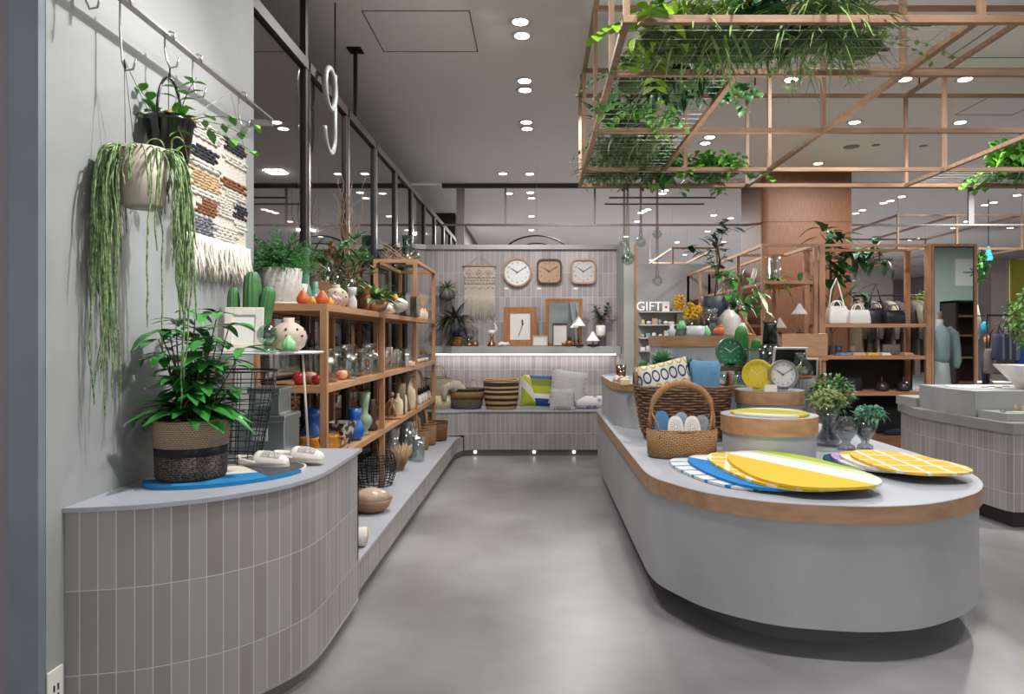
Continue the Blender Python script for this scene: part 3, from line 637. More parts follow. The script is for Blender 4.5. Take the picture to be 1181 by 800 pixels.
# ---------------------------------------------------------------- things on the left counter
CT=.8
mt=[];cxm,cym=-1.19,2.80
bm=T('tufted_mat','oval tufted mat in blue, cream and charcoal lying on the left counter','mat',(-1.20,2.70,CT+.001),.72)
el=[(.30*cos(2*PI*i/40)*(1.0),.185*sin(2*PI*i/40)) for i in range(40)]
matm=bands('mat_blue',[(0,'#1c7fb8'),(.47,'#d8d3c6'),(.80,'#d0cbbe')],'X',1.0,.5,.95,-1.25,.8,260)
MB().prism(el,0,.014).build('pile',matm,bm,bevel=.006); rp=[(q[0]*.97,q[1]*.97) for q in el if q[0]>.09]; rp=rp[len(rp)//2+0:]+rp[:len(rp)//2] if rp[0][1]>=0 and rp[-1][1]<0 else rp
MB().prism(rp,.0142,.0152).build('charcoal_patch',M('mat_char','#4b4c52',.95,0,.2,30,.6,200),bm); MB().prism(inset(el,.004),-.0005,.002).build('backing',M('mat_back','#1c6fa8',.9),bm)
# woven pot with plant
D=2.625; pp=T('potted_plant','glossy green leafy plant in a jute and black woven basket pot','plant',(X(221,D),D,CT+.015))
jut=brick('jute','#b8a284','#a58e70','#77634b',.012,.007,.0012,.9,.5,.8); blk=brick('jute_black','#1c1b1d','#242326','#0e0e0e',.012,.007,.001,.9,.5,.8); mix=brick('jute_mix','#2b2828','#8f7f6a','#161414',.006,.005,.001,.9,.5,.8)
r0=.128
MB().lathe([(.0001,0),(r0-.012,0),(r0-.004,.012),(r0-.002,.09)],36).build('woven_base',mix,pp)
MB().lathe([(r0-.002,.09),(r0,.122)],36).build('woven_stripe',blk,pp)
b=MB(); b.open=1; b.lathe([(r0,.122),(r0+.004,.212),(r0+.006,.222),(r0-.004,.222),(r0-.008,.20),(r0-.012,.12)],36); b.build('woven_rim',jut,pp)
MB().lathe([(.0001,.18),(r0-.012,.178)],24).build('soil',SOIL,pp)
b=MB();s_=MB(); RR=random.Random(5)
for i in range(34):
    a=RR.uniform(0,2*PI); h=RR.uniform(.12,.44); o=RR.uniform(.0,.16)*(1 if h<.3 else .8); top=Vector((o*cos(a)*1.25,o*sin(a)*.8,.19+h))
    top.x=max(top.x,-1.47+1.29); base_=Vector((top.x*.15,top.y*.15,.18)); mid=(top+base_)/2+Vector((RR.uniform(-.02,.02),RR.uniform(-.02,.02),.02))
    s_.tube([base_,mid,top],[.004,.003,.002],5)
    for lev in (0.55,.8,1.0):
        p=base_.lerp(top,lev)
        for s in range(4 if lev==1 else 2):
            a2=RR.uniform(0,2*PI); d=Vector((cos(a2),sin(a2),RR.uniform(-.15,.45))); b.leaf(p,d,(0,0,1),RR.uniform(.07,.125),RR.uniform(.036,.055),RR.uniform(.15,.6),5,.2)
for i in range(46):
    a=RR.uniform(0,2*PI); d=Vector((cos(a),sin(a),RR.uniform(.2,1.0))); b.leaf((.03*cos(a),.03*sin(a),.2+RR.uniform(0,.06)),d,(0,0,1),RR.uniform(.12,.19),RR.uniform(.05,.075),RR.uniform(.5,1.0),5,.25)
b.build('leaves',M('coffee_leaf','#45963f',.28,0,0,5,col2='#286a30'),pp); s_.build('stems',STM,pp)
# wire basket
D=2.93; wbk=T('wire_basket','tall black wire basket behind the leafy plant on the counter','basket',(-1.295,D,CT+.001))
b=MB()
def rad(z): return .115+(.19-.115)*z/.40
for k in range(10):
    z=.0+.40*k/9; b.tube([(rad(z)*cos(a),rad(z)*sin(a)*.75,z) for a in [i*2*PI/32 for i in range(32)]],.0022 if k<9 else .004,5,closed=True)
b.build('wire_rings',BLACK,wbk); b=MB()
for i in range(18): a=2*PI*i/18; b.tube([(rad(0)*cos(a),rad(0)*sin(a)*.75,0),(rad(.4)*cos(a),rad(.4)*sin(a)*.75,.4)],.002,5)
for i in range(-3,4): q=math.sqrt(1-(i/4)**2)*.115; b.tube([(-q,i*.022,.0),(q,i*.022,.0)],.0018,4)
b.build('wire_ribs',BLACK,wbk)
# zinc boxes
ZN=M('zinc','#a9b0b0',.32,.85,.12,7)
def zbox(w,d,h,label,loc,rz=0):
    t=T('storage_box',label,'box',loc,rz); MB().box(-w/2,w/2,-d/2,d/2,0,h-.03).build('body',ZN,t,bevel=.004)
    MB().box(-w/2-.006,w/2+.006,-d/2-.006,d/2+.006,h-.03,h).build('lid',ZN,t,bevel=.005)
    hd=MB().box(-.036,.036,-d/2-.006,-d/2-.001,h*.34,h*.34+.06).build('handle_plate',M('bright_steel','#dfe3e4',.4,.3),t,bevel=.002)
    MB().tube([(-.024,-d/2-.008,h*.62),(-.024,-d/2-.02,h*.48),(.024,-d/2-.02,h*.48),(.024,-d/2-.008,h*.62)],.003,6).build('handle',M('chrome','#d9dcde',.12,1),hd); return t
zbox(.225,.2,.178,'larger galvanised storage box with lid, at the bottom of the pair',(X(306,3.27),3.31,CT+.001))
zbox(.145,.15,.125,'smaller galvanised storage box stacked on the larger one',(X(307,3.25),3.30,CT+.18))
# round top table
D=3.16; tt=T('side_table','slim white round tray table on thin legs beside the zinc boxes','table',(-1.235,D,CT))
MB().lathe([(.0001,.468),(.243,.468),(.25,.472),(.25,.477),(.0001,.475)],48).build('table_top',M('white_steel','#d8d7d3',.4),tt)
for a in (-.35,PI-.45,PI/2+.2): MB().tube([(.20*cos(a),.20*sin(a),.468),(.235*cos(a),.235*sin(a),.0)],.0055,8).build('leg',M('leg_beige','#b9b0a4',.4),tt)
TZ=CT+.4775
def frame(name,label,cat,w,h,loc,rz,lean,fm,inner,bw=.03,matb=None,dep=.015,extra=None,grp=None):
    t=T(name,label,cat,loc,rz,grp); mx=Matrix.Rotation(-lean,4,'X')
    b=MB(); b.box(-w/2,-w/2+bw,0,dep,0,h,mx).box(w/2-bw,w/2,0,dep,0,h,mx).box(-w/2+bw,w/2-bw,0,dep,0,bw,mx).box(-w/2+bw,w/2-bw,0,dep,h-bw,h,mx); b.build('frame',fm,t,bevel=.002)
    b=MB(); b.box(-w/2+bw-.001,w/2-bw+.001,.006,dep-.001,bw-.001,h-bw+.001,mx); b.build('picture' if cat!='mirror' else 'mirror_glass',inner,t)
    if matb: b=MB(); b.box(-w/2+bw+matb,w/2-bw-matb,.0045,.0058,bw+matb,h-bw-matb,mx); b.build('print',extra,t)
    return t
D=3.07; frame('photo_frame','small mother-of-pearl photo frame standing on the tray table before the cactus','photo frame',.165,.20,(X(280,D),D,TZ+.001),.15,.15,M('pearl','#d6d0c6',.35,0,.1,25),M('frame_mat','#dcd9d6',.5),.035,.0,.012)
CACT=M('cactus','#4a7d48',.5,0,0,8,col2='#2c5a33',bump=.1)
def cactus(b,x,y,z,r,h,lean=0,n=40,ribs=12):
    pr=[(r*.85,0),(r*.95,h*.15),(r,h*.5),(r*.97,h*.8),(r*.82,h*.92),(r*.5,h*.985),(.0001,h)]
    pr2=[]
    for i in range(len(pr)-1):
        for t in (0,.5): pr2.append((pr[i][0]*(1-t)+pr[i+1][0]*t,pr[i][1]*(1-t)+pr[i+1][1]*t))
    pr2.append(pr[-1]); b.lathe(pr2,ribs*4,(x,y,z),rib=.075,ribn=ribs,mx=Matrix.Rotation(lean,4,'Y'))
D=3.27; ca=T('cactus_ornament','green ribbed cactus of three columns behind the small photo frame','cactus',(X(291,D),D,TZ+.001))
b=MB(); cactus(b,0,0,0,.040,.375); b.build('tall_column',CACT,ca); b=MB(); cactus(b,-.088,0,.0,.028,.30); b.build('left_column',CACT,ca)
b=MB(); cactus(b,.05,.0,.12,.032,.185,.18); b.tube([(.02,0,.12),(.045,0,.125),(.055,0,.14)],.02,10); b.build('right_column',CACT,ca); MB().lathe([(.0001,0),(.13,0),(.13,.008),(.0001,.008)],24,(-.02,0,0),1,.4).build('base',CACT,ca)
D=3.03; cb=T('magnifier_ball','clear glass ball on a small glass foot on the tray table','ornament',(X(308,D),D,TZ+.001))
MB().ball((0,0,.075),.044,24,16).build('ball',GLG,cb); MB().lathe([(.0001,0),(.032,0),(.028,.008),(.015,.02),(.02,.034)],20).build('foot',glass('mint_glass','#bfe0c8',.12),cb)
hv=[(.0001,0),(.035,0),(.06,.02),(.072,.055),(.062,.09),(.035,.11),(.02,.118),(.022,.135),(.015,.135),(.012,.11)]
PK=M('blush_ceramic','#b8a497',.55,0,.05,8); HOLE=M('hole_dark','#2c231f',.9)
def holevase(label,loc,sc=1.0,name='pierced_vase'):
    t=T(name,label,'vase',loc); b=MB(); b.open=1; b.lathe([(r*sc,z*sc) for r,z in hv],32); b.build('body',PK,t)
    b=MB()
    for ring,(z,rr,n) in enumerate(((.088,.0632,9),(.062,.0716,7))):
        for i in range(n): a=2*PI*(i+.5*ring)/n; b.ball((rr*sc*cos(a),rr*sc*sin(a),z*sc),.0048*sc,8,6)
    b.build('pierced_holes',HOLE,t); return t
holevase('blush pierced ceramic vase standing on the tray table',(X(333,3.12),3.12,TZ+.001),1.12)
MINT=M('mint_glaze','#86c48d',.25,coat=.4)
L1('mint_pear','small mint green ribbed pear ornament on the tray table','ornament',[(.0001,0),(.024,0),(.031,.018),(.026,.042),(.013,.058),(.008,.068),(.0001,.072)],MINT,(X(333,2.97),2.97,TZ+.004),36,rib=.05,ribn=9)
L1('mint_dish','flat mint green dish on the tray table','dish',[(.0001,0),(.05,0),(.058,.006),(.05,.004),(.0001,.003)],MINT,(X(313,2.955)-.02,2.962,TZ+.0005),28,sy=.6)
# slippers
SLW=M('slipper_white','#e6e1da',.8,0,.02,20,.15,60); SLG=M('slipper_pattern','#e0dcd6',.7,0,0,190,col2='#4c4b4c')
def slipper(label,loc,rz):
    t=T('slipper',label,'slipper',loc,rz,'slippers on the blue mat')
    pts=[]
    def out(s): 
        a=2*PI*s; x=.122*cos(a); y=.043*sin(a)*(1+.18*cos(a)); return x,y
    o=[out(i/32) for i in range(32)]
    MB().prism(o,0,.012,smooth=True).build('sole',M('sole_cream','#cfc7b8',.7),t,bevel=.004)
    b=MB(); vs=[];fs=[]; NU,NV=12,14
    for i in range(NU+1):
        u=i/NU; x=-.02+u*.14
        wd=.043*math.sqrt(max(0,1-(max(0,x-0)/.125)**2))*(1.1)*(.97 if x<0 else 1); hh=.012+(.042*math.sqrt(max(0,1-((x+.0)/.124)**2)))*(1 if x>0 else 1)
        for j in range(NV+1): a=PI*j/NV; vs.append((x,wd*cos(a),.010+(hh-.005)*sin(a)))
    for j in range(NV+1): a=PI*j/NV; vs[NU*(NV+1)+j]=(.122,.004*cos(a),.010+.004*sin(a))
    for i in range(NU):
        for j in range(NV): k=i*(NV+1)+j; fs.append((k,k+1,k+NV+2,k+NV+1))
    b.add(vs,fs); b.build('upper',SLW,t,solid=.003)
    vs=[];fs=[]
    for i in range(9):
        x=.012+.078*i/8; wd=.0473*math.sqrt(max(0,1-(x/.125)**2))+.0012; hh=.0132+.042*math.sqrt(max(0,1-(x/.124)**2))
        for j in range(9): a=PI*(.22+.56*j/8); vs.append((x,wd*cos(a),.010+(hh-.005)*sin(a)))
    fs=[(i*9+j,i*9+j+1,i*9+j+10,i*9+j+9) for i in range(8) for j in range(8)]
    MB().add(vs,fs).build('pattern_patch',SLG,t)
    b=MB(); vs=[];fs=[]
    for i in range(13):
        a=PI/2+PI*i/12; x=.122*cos(a); y=.043*sin(a); hh=.012+.014*(abs(cos(a)));vs+=[(x,y,.01),(x,y,.01+hh)]
    fs=[(2*i,2*i+1,2*i+3,2*i+2) for i in range(12)]; b.add(vs,fs); b.build('heel_counter',SLW,t,solid=.003)
    return t
slipper('white embroidered slipper on the blue mat, the one nearer the plant pot',(X(303,2.86),2.86,CT+.016),-.25)
slipper('white embroidered slipper on the blue mat, the one farther from the plant pot',(X(342,2.94),2.975,CT+.016),-.3)
# ================================================================ goods on the oak shelf
S1,S2,S3,S0=1.5215,1.0825,.6715,.2405
CORK=M('cork','#b08a5c',.85,0,.15,40)
def vp(*a): return list(a)
def bottle(label,cat,prof,mat,loc,parts=(),n=28,group=None,name='bottle',scale=1,rz=0):
    t=T(name,label,cat,loc,rz,group); b=MB(); b.open=1; b.lathe([(r*scale,z*scale) for r,z in prof],n); b.build('body',mat,t)
    for nm,pr,m in parts: b=MB(); b.lathe([(r*scale,z*scale) for r,z in pr],n); b.build(nm,m,t)
    return t
# asparagus fern
D=3.86; fx=-1.425; fp=T('potted_fern','feathery asparagus fern in a large speckled white pot on the shelf top','plant',(fx,D,S1))
SPK=M('speckled_white','#cfccc6',.7,0,.1,60,.15,90)
MB().lathe([(.0001,.012),(.085,.012),(.098,.03),(.112,.2),(.103,.2),(.1,.17),(.0001,.17)],40).build('pot',SPK,fp); MB().lathe([(.0001,0),(.115,0),(.12,.012),(.0001,.012)],40,(0,0,0)).build('saucer',WHITE,fp)
def fernmass(b,c,n,Lr,zr,hz=(.0,1.0),w=.0035,dens=22,drp=.12,k=.028):
    for i in range(n):
        d=rdir(hz); pts=curve(c,(d.x,d.y,d.z+zr),rv(*Lr),drp,9,.06)
        for j in range(1,len(pts)):
            for q in range(dens//9+1):
                p=pts[j-1].lerp(pts[j],q/(dens//9+1)); t=(pts[j]-pts[j-1]).normalized()
                for s in (-1,1):
                    e=rdir((-.4,.9)); e=(e+t*.7).normalized()*rv(.6,1.2)*k*(1.1-j/12); x=e.orthogonal().normalized()*w
                    b.add([p-x,p+x,p+e],[(0,1,2)],None,True)
b=MB(); fernmass(b,(0,0,.20),190,(.13,.27),.22,(.05,1),.0032,30,.10,.03); b.build('fronds',FERN,fp)
# teal vases
TEALV=M('teal_glaze','#5f8d7c',.3,0,.1,6,coat=.3)
L1('tall_vase','tall straight teal ceramic vase behind the fern pot','vase',[(.0001,0),(.045,0),(.05,.02),(.04,.09),(.028,.13),(.028,.33),(.033,.34),(.025,.34),(.022,.3)],TEALV,(X(351,4.06),4.06,S1),28,op=1)
L1('round_vase','round bodied teal vase with a narrow neck beside the speckled vase','vase',[(.0001,0),(.025,0),(.05,.03),(.052,.05),(.035,.085),(.02,.11),(.02,.15),(.014,.15)],TEALV,(X(360,4.12)+.01,4.14,S1),28,op=1)
L1('marbled_vase','grey marbled tapered vase on the shelf beside the fern pot','vase',[(.0001,0),(.03,0),(.034,.01),(.05,.125),(.043,.125),(.03,.02)],M('marble_grey','#bcc2c0',.4,0,.25,14),(X(345,3.98),3.98,S1),6,op=1)
b=MB(); b.prism([(.075*cos(a)*1.0,.085*sin(a)) for a in [i*2*PI/36 for i in range(36)]],-.008,.008); o=tag(b.build('round_board',wood('board_pale','#b58a5f','#a27850',0),None,(X(372,4.3),4.32,S1+.084),(PI/2-.1,0,0)),'round pale wooden board leaning upright behind the orange pears','board')
def pear(label,loc,col,s=1.0,g=None,cat='fruit ornament',nm='pear_ornament'):
    t=T(nm,label,cat,loc,0,g); MB().lathe([(.0001,0),(.03*s,.002),(.044*s,.022*s),(.042*s,.045*s),(.024*s,.075*s),(.014*s,.092*s),(.0001,.1*s)],24).build('body',col,t)
    MB().tube([(0,0,.095*s),(.004,0,.115*s)],.003*s,6).build('stem',M('gold_stem','#9c7a3a',.4,.6),t); return t
OR=M('orange_glaze','#c9602b',.45,0,.12,9); YG=M('yellow_glaze','#d9a52a',.45)
pear('orange pear ornament nearest the fern pot on the shelf top',(X(349,3.76),3.765,S1),OR,.78)
pear('orange pear ornament in front of the blush pierced vase',(X(371,3.83),3.84,S1),OR,.82)
for i,(px,D,s) in enumerate(((360,3.90,.5),(380.5,3.93,.5))): pear('small yellow fruit ornament %s'%('between the two orange pears','right of the second orange pear')[i],(X(px,D),D,S1),YG,s)
POLK=M('floral_ceramic','#c9b9b4',.4,0,0,40,col2='#8c4a48')
for i,(px,D) in enumerate(((364,3.99),(384,4.02),(389,4.10))): L1('floral_egg','small flower painted ceramic egg, %s among the pears'%('left','middle','right')[i],'ornament',[(.0001,0),(.02,.004),(.03,.03),(.024,.055),(.0001,.07)],POLK,(X(px,D),D,S1),20)
holevase('blush pierced ceramic vase on the shelf top beside the white bottle vase',(X(388,4.25),4.25,S1),1.05)
L1('waisted_vase','white waisted stoneware vase on the shelf top','vase',[(.0001,0),(.027,0),(.032,.02),(.03,.06),(.016,.085),(.016,.09),(.027,.105),(.029,.14),(.022,.14),(.012,.1)],M('white_stone','#c6c7c8',.6,0,.08,30),(X(406,4.35),4.35,S1),28,op=1)
# pine cone
pcn=T('pine_cone','large brown pine cone lying beside the white waisted vase','pine cone',(X(416,4.42),4.42,S1)); b=MB(); b.ball((0,0,.06),.03,12,8,1,1,1.7)
for i in range(90):
    t=i/90; a=i*2.4; r=.035*sin(PI*(t*.85+.1)); z=.005+.11*t; d=Vector((cos(a),sin(a),.35)); b.leaf((r*.6*cos(a),r*.6*sin(a),z),d,(0,0,1),.022,.022,-.1,2,.2)
b.build('cone',M('cone_brown','#5b4030',.8),pcn)
# gourd
gd=T('wooden_gourd','polished reddish wooden gourd with a curved neck and a dark opening','ornament',(X(426,4.55),4.55,S1)); wd=wood('gourd_wood','#a5673d','#7f4526',2,.35,20)
b=MB(); b.tube([(-.01,0,.0),(-.012,0,.03),(-.02,0,.08),(-.025,0,.13),(-.01,0,.165),(.01,0,.16)],[.035,.045,.04,.03,.026,.014],14); b.build('neck',wd,gd)
b=MB(); b.tube([(0,0,.03),(.05,0,.03),(.10,0,.034),(.13,.0,.07)],[.04,.042,.03,.012],14); b.build('bowl',wd,gd)
# guinea hens (white/rust ceramic birds) and glass box
def bird(label,loc,rz,m1,m2,s=1.0,g='ceramic hens on the shelf top'):
    t=T('ceramic_hen',label,'ornament',loc,rz,g)
    MB().tube([(-.055*s,0,.06*s),(-.03*s,0,.048*s),(0,0,.045*s),(.03*s,0,.05*s),(.045*s,0,.062*s)],[.006*s,.034*s,.046*s,.036*s,.016*s],16).build('body',m1,t)
    MB().tube([(.03*s,0,.06*s),(.038*s,0,.09*s),(.045*s,0,.107*s),(.062*s,0,.104*s)],[.028*s,.018*s,.014*s,.004*s],12).build('head',m2,t); return t
CRM=M('hen_white','#d8d2c6',.45,0,.05,9); RST=M('hen_rust','#b8713c',.5); SPT=M('hen_spot','#a9a9a7',.5,0,.6,70)
bird('white ceramic hen with a rust crown nearest the front edge',(X(462,5.05),5.05,S1),2.6,CRM,RST,1.15)
bird('white ceramic hen with a rust crown behind the front one',(X(449,5.35),5.35,S1),2.9,CRM,RST,1.1)
bird('speckled grey ceramic hen in front of the glass box',(X(444,4.95),4.95,S1),2.4,SPT,RST,.9)
bird('smallest white ceramic hen beside the spotted one',(X(455,4.90),4.92,S1),2.8,CRM,SPT,.7)
def glassbox(label,loc,w,d,h):
    t=T('glass_box',label,'glass box',loc); b=MB(); b.box(-w/2,w/2,-d/2,-d/2+.004,0,h).box(-w/2,w/2,d/2-.004,d/2,0,h).box(-w/2,-w/2+.004,-d/2,d/2,0,h).box(w/2-.004,w/2,-d/2,d/2,0,h).build('panes',glass('box_glass','#e3eae7',.15),t)
    MB().box(-w/2-.003,w/2+.003,-d/2-.003,d/2+.003,h,h+.012).build('lid',glass('lid_glass','#c9d5d0',.3),t); return t
glassbox('clear lidded glass box behind the ceramic hens',(X(451,5.75),5.75,S1),.28,.2,.17); glassbox('second lidded glass box, farther along the shelf top',(X(468,6.1),6.12,S1),.22,.2,.17)
# leafy plant mid shelf
lp=T('potted_plant','light green leafy plant spilling over the shelf top behind the pine cone','plant',(X(436,4.85)-.04,4.85,S1)); MB().lathe([(.0001,0),(.05,0),(.062,.09),(.055,.09),(.0001,.07)],24).build('pot',SPK,lp)
spiky(lp,80,.2,.045,M('leaf_mid2','#8fb070',.45,0,0,9,col2='#55803f'),.09,(.25,1),(.2,.8)); 
# tall vase with branches, ferns and protea behind the pears
gv=T('flower_vase','clear cylinder vase of dried banksia, fern sprays and white orchid leaves','vase',(X(384,4.75),4.75,S1))
b=MB(); b.open=1; b.lathe([(.0001,0),(.07,0),(.075,.01),(.075,.32),(.071,.32),(.071,.02)],32); b.build('glass',GL,gv)
b=MB();s_=MB()
for i in range(26):
    d=rdir((.5,1)); pts=curve((0,0,.05),d,rv(.3,.45),.02,6,.08); s_.tube(pts,.003,5)
    for k in range(5): b.leaf(pts[-1-k%3],rdir((.1,1)),(0,0,1),rv(.07,.15),rv(.015,.028),.4,4,.2)
b.build('leaves',M('leaf_olive','#4c5a34',.6,0,0,6,col2='#2c3a22'),gv); s_.build('stems',STG,gv)
b=MB()
for q in range(3):
    c=(-.06+.05*q,-.02*q,.36+.05*(q%2))
    for i in range(60): d=rdir((-.3,1)); b.leaf((c[0]+d.x*.01,c[1]+d.y*.01,c[2]+rv(-.05,.04)),(d.x,d.y,d.z+.8),(0,0,1),.045,.009,.1,2,.2)
b.build('banksia_heads',M('banksia','#7d5a30',.8,0,.3,20),gv)
b=MB()
for (dx,L) in ((-.9,.42),(-.5,.36),(.3,.3),(.7,.3),(-.7,.25)):
    pts=curve((0,0,.28),(dx,-.2,.9),L,.12,10,.08); b.tube(pts,.002,4)
    for p in pts[3:]:
        fernmass(b,p,3,(.04,.09),.0,(-.3,.8),.004,18,.05,.024)
b.build('fern_sprays',M('fern_spray','#4a8a3c',.5,0,0,6,col2='#2f6a2c'),gv)
b=MB()
for i in range(7): a=rv(0,6.3); b.leaf((.05*cos(a),.05*sin(a)-.05,.2+rv(-.06,.08)),(cos(a),sin(a)-.4,-.3),(0,0,1),.11,.03,.9,6,.3)
b.build('pale_leaves',M('leaf_cream','#c6cbb0',.5),gv)
# twisting branches
tw=T('twisted_branches','bundle of tall curly bare willow branches standing in a glass vase','branches',(X(404,5.2),5.2,S1)); b=MB(); RR=random.Random(11)
for i in range(12):
    p=Vector((0,0,.04)); d=Vector((RR.uniform(-.12,.12),RR.uniform(-.1,.1),1)); pts=[p.copy()]; ph=RR.uniform(0,6)
    n=22; L=RR.uniform(.7,1.02)
    for j in range(n): p=p+Vector((.011*sin(j*.9+ph)+d.x*.04,.01*cos(j*.8+ph)+d.y*.03,L/n)); pts.append(p.copy())
    b.tube(pts,[.0035]*8+[.0028]*8+[.0018]*7,5)
    for k in (10,14,17): 
        q=pts[k]; b.tube(curve(q,(RR.uniform(-1,1),RR.uniform(-1,1),1.6),.14,.0,6,.35),.0014,4)
b.build('branches',M('willow','#8a7359',.8,0,.15,20),tw); b=MB(); b.open=1; b.lathe([(.0001,0),(.04,0),(.045,.01),(.045,.26),(.042,.26),(.042,.02)],28); b.build('glass',GL,tw)
# driftwood on the tall bay
dw=T('driftwood','tangle of pale bare driftwood branches on top of the tall bay','branches',(X(452,7.0)+.05,6.85,2.0745)); b=MB(); RR=random.Random(4)
for i in range(16):
    d=Vector((RR.choice((-1,-1,-.6,1))*RR.uniform(.5,1),RR.uniform(-1,1),RR.uniform(.0,.35))); p0=(.12+RR.uniform(-.02,.02),RR.uniform(-.1,.1),.012)
    L=RR.uniform(.2,.42) if d.x<0 else .1; pts=curve(p0,d,L,.03,8,.14)
    for p in pts: p.z=max(p.z,.008)
    b.tube(pts,[.008-.0008*k for k in range(9)],6)
    for k in (3,5,6): 
        pp_=curve(pts[k],(RR.uniform(-1,1),RR.uniform(-1,1),RR.uniform(.2,1)),.12,.02,5,.2)
        for p in pp_: p.z=max(p.z,.005)
        b.tube(pp_,.0022,4)
b.build('driftwood',M('driftwood_pale','#a58f78',.85,0,.15,15),dw)
# demijohn on tall bay
bottle('big green glass jar standing on top of the tall oak bay','glass jar',[(.0001,0),(.12,0),(.14,.02),(.145,.1),(.10,.18),(.05,.22),(.05,.32),(.06,.33),(.052,.33),(.045,.23)],GLG,(X(487,7.35)-.15,7.3,2.0745),name='glass_jar')
b=MB(); b.box(-.09,.09,-.14,.14,0,.02); tag(b.build('wooden_tray',wood('tray','#c69a70','#b48860',1),None,(-1.26,7.2,2.0745),(0,0,.05),bevel=.006),'small pale wooden tray lying at the edge of the tall bay top','tray')
# tall bay: diffusers on shelf 1
DF=M('amber_liquid','#e0b884',.3)
rd=None
for i,(px,D) in enumerate(((485,6.75),(489,6.95),(487,7.2),(492,7.35))):
    t=bottle('reed diffuser with pale reeds in the tall bay, %s of four'%('nearest','second','third','farthest')[i],'diffuser',[(.0001,0),(.035,0),(.037,.01),(.037,.08),(.015,.1),(.015,.12),(.011,.12)],DF,(X(px,D)-.02,D,S1),(('label_band',[(.0372,.02),(.0375,.03),(.0375,.06),(.0372,.07)],M('paper','#cfc6bb',.8)),),20,'reed diffusers in the tall bay','reed_diffuser')
    b=MB()
    for k in range(5): b.tube([(0,0,.03),(.018*(k-2),.01*(k%3-1),.26)],.0022,5)
    b.build('reeds',M('reed','#c5a077',.8),t)
# shelf 2: jars
LIDG=glass('stopper_glass','#dfe6e2',.3)
jarp=[(.0001,0),(.052,0),(.057,.01),(.057,.11),(.05,.125),(.035,.132),(.034,.15),(.040,.155),(.036,.156),(.030,.14),(.046,.12),(.053,.1),(.053,.012),(.0001,.01)]
stop=[(.0001,.135),(.026,.135),(.031,.165),(.046,.185),(.046,.191),(.0001,.191)]
js=[(382,4.05,1.0,'leftmost, beside the near post'),(404,4.3,1.12,'second, behind the steel stand'),(421,4.52,.95,'third, with a small red mark'),(430,4.6,1.12,'fourth, nearest the second post')]
for i,(px,D,s,w_) in enumerate(js):
    t=bottle('clear apothecary jar with glass stopper on the middle shelf, %s'%w_,'glass jar',jarp,GL,(X(px,D)-.02,D,S2),(('stopper',stop,LIDG),),32,'apothecary jars','apothecary_jar',s)
    if i==2: MB().box(.035,.05,-.048,-.038,.07,.095).build('red_mark',M('red_mark','#c4543f',.5),t)
RED=M('red_lacquer','#a8282c',.25,0,.15,6,coat=.4); CRA=M('apple_cream','#d5a78a',.35,0,.1,8)
def apple(label,loc,m,s=1.0,g=None):
    t=T('apple_ornament',label,'fruit ornament',loc,rv(0,3),g); MB().lathe([(.0001,.006),(.018*s,.0),(.034*s,.014*s),(.042*s,.042*s),(.034*s,.066*s),(.016*s,.072*s),(.0001,.062*s)],28).build('body',m,t)
    MB().tube([(0,0,.06*s),(.003,0,.088*s)],.0025,6).build('stem',STM,t)
apple('shiny red apple ornament behind the table leg, leftmost on the middle shelf',(X(345,3.79),3.80,S2),RED,.95)
apple('blush coloured apple ornament beside the leftmost red apple',(X(357,3.87),3.88,S2),CRA,.9)
apple('small dark red apple ornament half hidden by the near post',(X(364,3.8),3.82,S2),RED,.7)
apple('red apple ornament just right of the near shelf post',(X(384,3.84),3.85,S2),RED,.85)
apple('cream apple ornament right of the red one',(X(394,3.92),3.93,S2),M('apple_peach','#e0b183',.4),.8)
apple('brown apple ornament at the right end of the apple row',(X(399,4.0),4.01,S2),M('apple_brown','#a5683c',.4),.7)
ds_=T('steel_figurine','bright steel candle stand on the front of the middle shelf','ornament',(-1.155,4.28,S2)); MB().lathe([(.0001,0),(.03,0),(.028,.004),(.006,.01),(.006,.06),(.014,.07),(.0001,.075)],24).build('stand',M('chrome','#d9dcde',.12,1),ds_); MB().tube([(0,0,.07),(.0,0,.1),(-.02,0,.14),(0,0,.16)],[.012,.01,.007,.002],10).build('figure',M('chrome','#d9dcde',.12,1),ds_)
jx=T('soap_dish','small round walnut dish on the middle shelf by the jars','dish',(-1.16,4.45,S2)); MB().lathe([(.0001,0),(.02,0),(.045,.012),(.047,.018),(.04,.012),(.0001,.006)],28).build('dish',wood('walnut','#7c5335','#5c3a22',0,.4),jx)
# glass candle stand with tall dark stopper bottle
bottle('tall clear bottle with a dark pouring spout on the middle shelf by the near post','bottle',[(.0001,0),(.034,0),(.036,.01),(.03,.17),(.012,.2),(.012,.21),(.009,.21)],GL,(X(355,4.05),4.10,S2),(('spout',[(.0001,.2),(.018,.2),(.018,.225),(.006,.24),(.005,.28),(.0001,.28)],BLACK),))
b=MB(); b.box(-.05,.05,-.06,.06,0,.02); tag(b.build('wooden_block',OAK,None,(X(331,3.8),3.82,S2),bevel=.003),'small wooden block lying at the near end of the middle shelf','block')
b=MB(); b.box(-.07,.07,-.04,.04,0,.008); tag(b.build('slate_tray',M('slate','#26282b',.6),None,(X(316,3.78)+.01,3.80,S2),bevel=.002),'thin black slate tray at the left end of the middle shelf','tray')
tum=[(.0001,0),(.03,0),(.033,.01),(.038,.12),(.035,.12),(.03,.014),(.0001,.012)]
for i,(px,D,s) in enumerate(((446,5.28,1.5),(452,5.32,1.1),(459,5.6,1.1),(455,5.75,1.3))): bottle('clear drinking glass past the second post, %s'%('tallest, nearest the post','short one at the front','short one beside the glass box','tall one at the back')[i],'glass',tum,GL,(X(px,D)-.01,D,S2),n=28,group='drinking glasses on the middle shelf',name='drinking_glass',scale=s)
